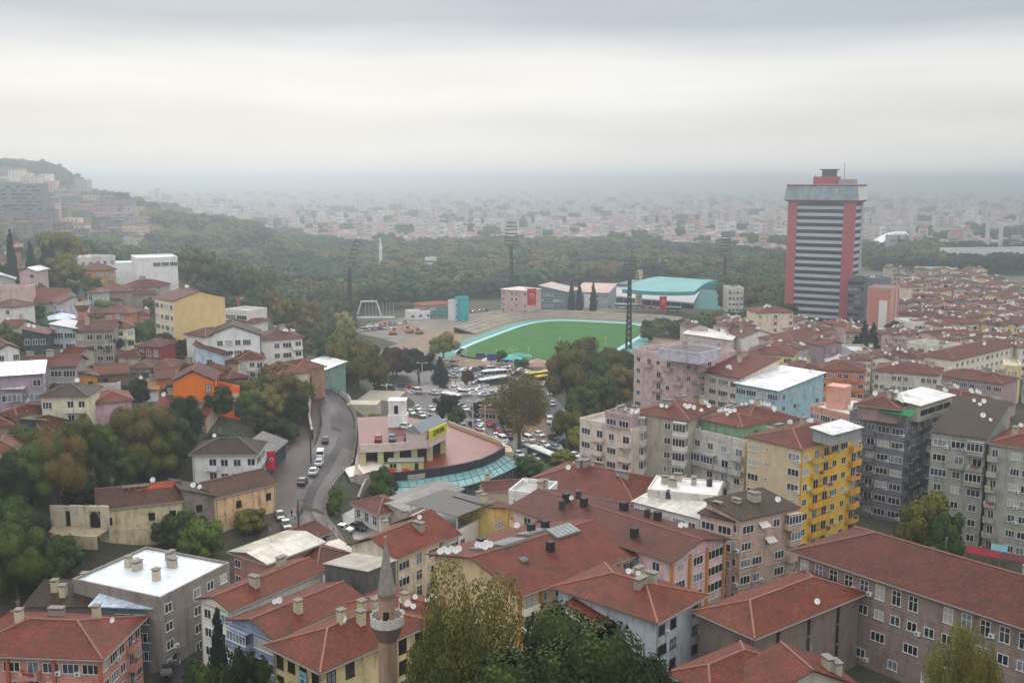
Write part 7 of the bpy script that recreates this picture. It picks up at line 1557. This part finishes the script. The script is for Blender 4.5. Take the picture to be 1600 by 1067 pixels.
def joined(name, items, label, cat, templates):
    """items: (template index, x, y, z, sx, sy, sz, rz)"""
    VV, FF, MM, mats, off = [], [], [], [], 0; offs = []
    for t in templates:
        for q in t.materials:
            if q not in mats: mats.append(q)
        v = np.empty(len(t.vertices) * 3, np.float32); t.vertices.foreach_get('co', v); lp = np.empty(len(t.loops), np.int32); t.loops.foreach_get('vertex_index', lp)
        mi = np.empty(len(t.polygons), np.int32); t.polygons.foreach_get('material_index', mi); mi = np.array([mats.index(t.materials[k]) for k in mi]) if len(t.materials) > 1 else np.full(len(mi), mats.index(t.materials[0]))
        offs.append((v.reshape(-1, 3), lp.reshape(-1, 4), mi))
    for (ti, x, y, z, sx, sy, sz, rz) in items:
        v, f, mi = offs[ti]; c_, s_ = math.cos(rz), math.sin(rz); w_ = np.empty_like(v)
        w_[:, 0] = (v[:, 0] * c_ - v[:, 1] * s_) * sx + x; w_[:, 1] = (v[:, 0] * s_ + v[:, 1] * c_) * sy + y; w_[:, 2] = v[:, 2] * sz + z
        VV.append(w_); FF.append(f + off); MM.append(mi); off += len(v)
    return tag(link(name, npmesh(name, np.concatenate(VV), np.concatenate(FF), mats, np.concatenate(MM))), label, cat, kind='stuff')
FT = [crown_mesh('tree', 77 + i, 230, .062, LEAF[k], s, True) for i, (k, s) in enumerate((('forest', 'round'), ('green', 'round'), ('olive', 'broad'), ('autumn', 'round'), ('dark', 'round'), ('yellow', 'round'), ('green', 'broad')))]
FT += [crown_mesh('tree', 177 + i, 230, .062, LEAF['w%d' % i], ('round', 'broad')[i % 3 == 2], True) for i in range(12)]
items = []
for x, y in pts[105:]:
    h = rs.uniform(9, 18); n_ = nx(x, y); k = 7 + int(rs.choice([8, 9, 0, 1, 0, 8])) if rs.random() < .25 else 7 + int(np.clip(round(3.2 + n_ * 1.9 + rs.normal() * 1.8), 0, 11))
    items.append((k, x, y, T(x, y) - .4, h * rs.uniform(.95, 1.3), h * rs.uniform(.95, 1.3), h, rs.uniform(0, 6.28)))
print('wood', len(pts))
joined('wood', items, 'the rest of the wood stretching behind the stadium and up the hillside', 'wood', FT)
# dark trees & pines at the right
items = []
for k in range(420):
    px = rs.uniform(1345, 1620); py = rs.uniform(396, 430) if px > 1480 else rs.uniform(396, 424)
    p = U(px, py, 0); h = rs.uniform(10, 17); items.append((4 if px > 1480 else 7 + int(rs.integers(11)), p.x, p.y, 0, h * .9, h * .9, h, 0))
for k in range(190):
    px = rs.uniform(1160, 1235); py = rs.uniform(430, 478); p = U(px, py, 0); h = rs.uniform(10, 16); items.append((int(rs.choice([0, 1, 2, 4])), p.x, p.y, 0, h * .9, h * .9, h, 0))
joined('park_trees', items, 'dark trees and pines beyond the clay roofed district', 'trees', FT)
# row of trees along the road right of the field
for k in range(34):
    t = k / 33; px = 1010 + 210 * t + rs.uniform(-6, 6); py = 530 - 28 * t + rs.uniform(-7, 7); kd, sh, _ = kinds[int(rs.choice([0, 1, 1, 2, 4]))]
    p = U(px, py, 0); o = link('tree', far_tree_mesh(kd, sh, k % 3)); h = rs.uniform(6, 8) + 4 * t; o.location = p; o.scale = (h * 1.1, h * 1.1, h); tag(o, f'{dict(forest="mottled", green="green", olive="olive", dark="dark")[kd]} tree in the row between the field and the clay roofs', 'tree', 'trees in the row between the field and the clay roofs')
# ================================================================== FAR CITY
def cube_mesh(wc, rc, roofh):
    m = MB(); m.box(-.5, .5, -.5, .5, 0, 1, 0, top=1)
    if roofh: 
        m.quad((-.53, -.53, 1), (.53, -.53, 1), (.3, 0, 1 + roofh), (-.3, 0, 1 + roofh), m=1); m.quad((.53, .53, 1), (-.53, .53, 1), (-.3, 0, 1 + roofh), (.3, 0, 1 + roofh), m=1)
        m.quad((.53, -.53, 1), (.53, .53, 1), (.3, .01, 1 + roofh), (.3, 0, 1 + roofh), m=1); m.quad((-.53, .53, 1), (-.53, -.53, 1), (-.3, 0, 1 + roofh), (-.3, .01, 1 + roofh), m=1)
    for s in range(3):   # window bands
        for k in range(4):
            z = .18 + .26 * s; m.quad((-.42 + k * .22, -.505, z), (-.3 + k * .22, -.505, z), (-.3 + k * .22, -.505, z + .13), (-.42 + k * .22, -.505, z + .13), m=2)
    return m.mesh('distant_house', [plain(wc, .8), plain(rc, .8), PANES[1]])
CT = [cube_mesh((204, 202, 198), (150, 104, 96), .18), cube_mesh((196, 188, 176), (156, 110, 100), .2), cube_mesh((216, 216, 216), (206, 206, 206), 0), cube_mesh((190, 170, 158), (146, 104, 96), .2), cube_mesh((168, 170, 174), (170, 170, 172), 0), cube_mesh((206, 198, 188), (200, 198, 196), 0), cube_mesh((182, 168, 168), (136, 104, 100), .15)]  # muted walls and roofs: haze's loss of contrast is partly in these colours
CL = ['white house with a reddish roof', 'cream house with a reddish roof', 'white flat roofed block', 'peach house with a red brown roof', 'grey flat roofed block', 'cream flat roofed block', 'pale pink house with a brown roof']
city = []
for k in range(60000):
    px = rs.uniform(250, 1640); lo = 291.0; hi = 404 if px > 1235 else float(np.interp(px, [250, 330, 420, 520, 620, 800, 900, 1000, 1240], [350, 356, 362, 380, 380, 374, 384, 386, 400]))
    Df, Dn = 7000, 75 / math.tan(PITCH + math.atan((hi - 533.5) / FPX)); D = Dn * (Df / Dn) ** (rs.random() ** 1.15); x = (px - 800) / FPX * D
    if math.sin(x * .004 + 2) * math.sin(D * .0031) + .4 * math.sin(x * .013 + D * .008) > .62: continue
    city.append((x, D))
grid = set(); keep = []
for x, y in city:
    g = (int(x // 9), int(y // 13))
    if g in grid: continue
    grid.add(g); keep.append((x, y))
keep.sort(key=lambda p: p[1])
def citem(x, y):
    k = int(rs.choice(7, p=[.22, .16, .2, .12, .1, .1, .1])); tall = rs.random() < .025
    return (k, x, y, T(x, y) - .5, rs.uniform(5, 11), rs.uniform(6, 10), rs.uniform(14, 24) if tall else rs.uniform(3, 6.5), rs.uniform(-.5, .5))
for x, y in keep[:290]:
    k, X, Y, Z, sx, sy, sz, rz = citem(x, y); o = link('distant_house', CT[k], None, (X, Y, Z), rz); o.scale = (sx, sy, sz); tag(o, CL[k] + ' in the hazy city beyond the wood', 'house', 'houses of the hazy city')
def as_quads(me):
    return me
items = [citem(x, y) for x, y in keep[290:]]; print('city', len(keep))
joined('distant_city', items, 'countless small houses of the plain fading into the haze', 'city', CT)
items = []
for k in range(450):
    px = rs.uniform(200, 1640); D = 1100 * (6 ** rs.random()); x = (px - 800) / FPX * D; h = rs.uniform(9, 16) * (1 + D / 6000); items.append((int(rs.choice([0, 1, 4, 6])), x, D, T(x, D) - 1, h * 1.6, h * 1.2, h, 0))
joined('distant_trees', items, 'scattered trees between the houses of the hazy plain', 'trees', FT)
# ---- trees filling the gardens of the hillside
hob = [(o.location.x, o.location.y) for o in scene.objects if o.parent is None and o.name.split('.')[0] in ('town_house', 'apartment_block', 'hall', 'mosque', 'orange_house', 'house_wing', 'pavilion', 'shed', 'tree', 'cypress', 'minaret', 'ruined_house', 'stone_house', 'link_building', 'broken_wall', 'road') and o.location.x < -40]
nf = 0
for k in range(4000):
    px, py = rs.uniform(0, 500), rs.uniform(455, 850)
    if nf > 60: break
    if px > 430 - max(0, (py - 600)) * .05 and py > 590: continue
    p = hit(px, py)
    if p.x > -60 or p.y < 172 or any((a - p.x) ** 2 + (b - p.y) ** 2 < 9.5 ** 2 for a, b in hob): continue
    hob.append((p.x, p.y)); nf += 1; kd = str(rs.choice(['green', 'dark', 'olive', 'autumn', 'green'])); h = rs.uniform(5, 9); p.z -= .3
    near_ = min(((o.location - p).length, o['label']) for o in scene.objects if o.parent is None and 'label' in o and o.get('category') == 'house')[1]
    tree(p, h, h * rs.uniform(.9, 1.2), kd, 'round', 'mid', ' '.join((f'small {kd} garden tree beside the ' + near_).split()[:16]), 'garden trees on the hillside')
print('garden', nf)
# ---- haze: the air between the camera and the far plain
hz = MB(); hz.box(-16500, 16500, -500, 17000, -6, 106); hm = bpy.data.materials.new('haze'); hm.use_nodes = True; n_ = hm.node_tree; n_.nodes.clear(); vo = n_.nodes.new('ShaderNodeVolumePrincipled'); ou = n_.nodes.new('ShaderNodeOutputMaterial'); n_.links.new(vo.outputs[0], ou.inputs['Volume'])
vo.inputs['Color'].default_value = (.84, .93, 1, 1); vo.inputs['Density'].default_value = HAZE; vo.inputs['Anisotropy'].default_value = .75
tag(hz.build('haze', hm), kind='stuff')
dup = {k: v for k, v in LABELS.items() if len(v) > 1}
for k, v in dup.items():
    if not all(o.get('group') for o in v): print('SAME LABEL', k, len(v))
print('objects', len(scene.objects))
for o in scene.objects:
    if o.parent is None and 'label' in o and len(o['label'].split()) > 16: print('LONG', o['label'])
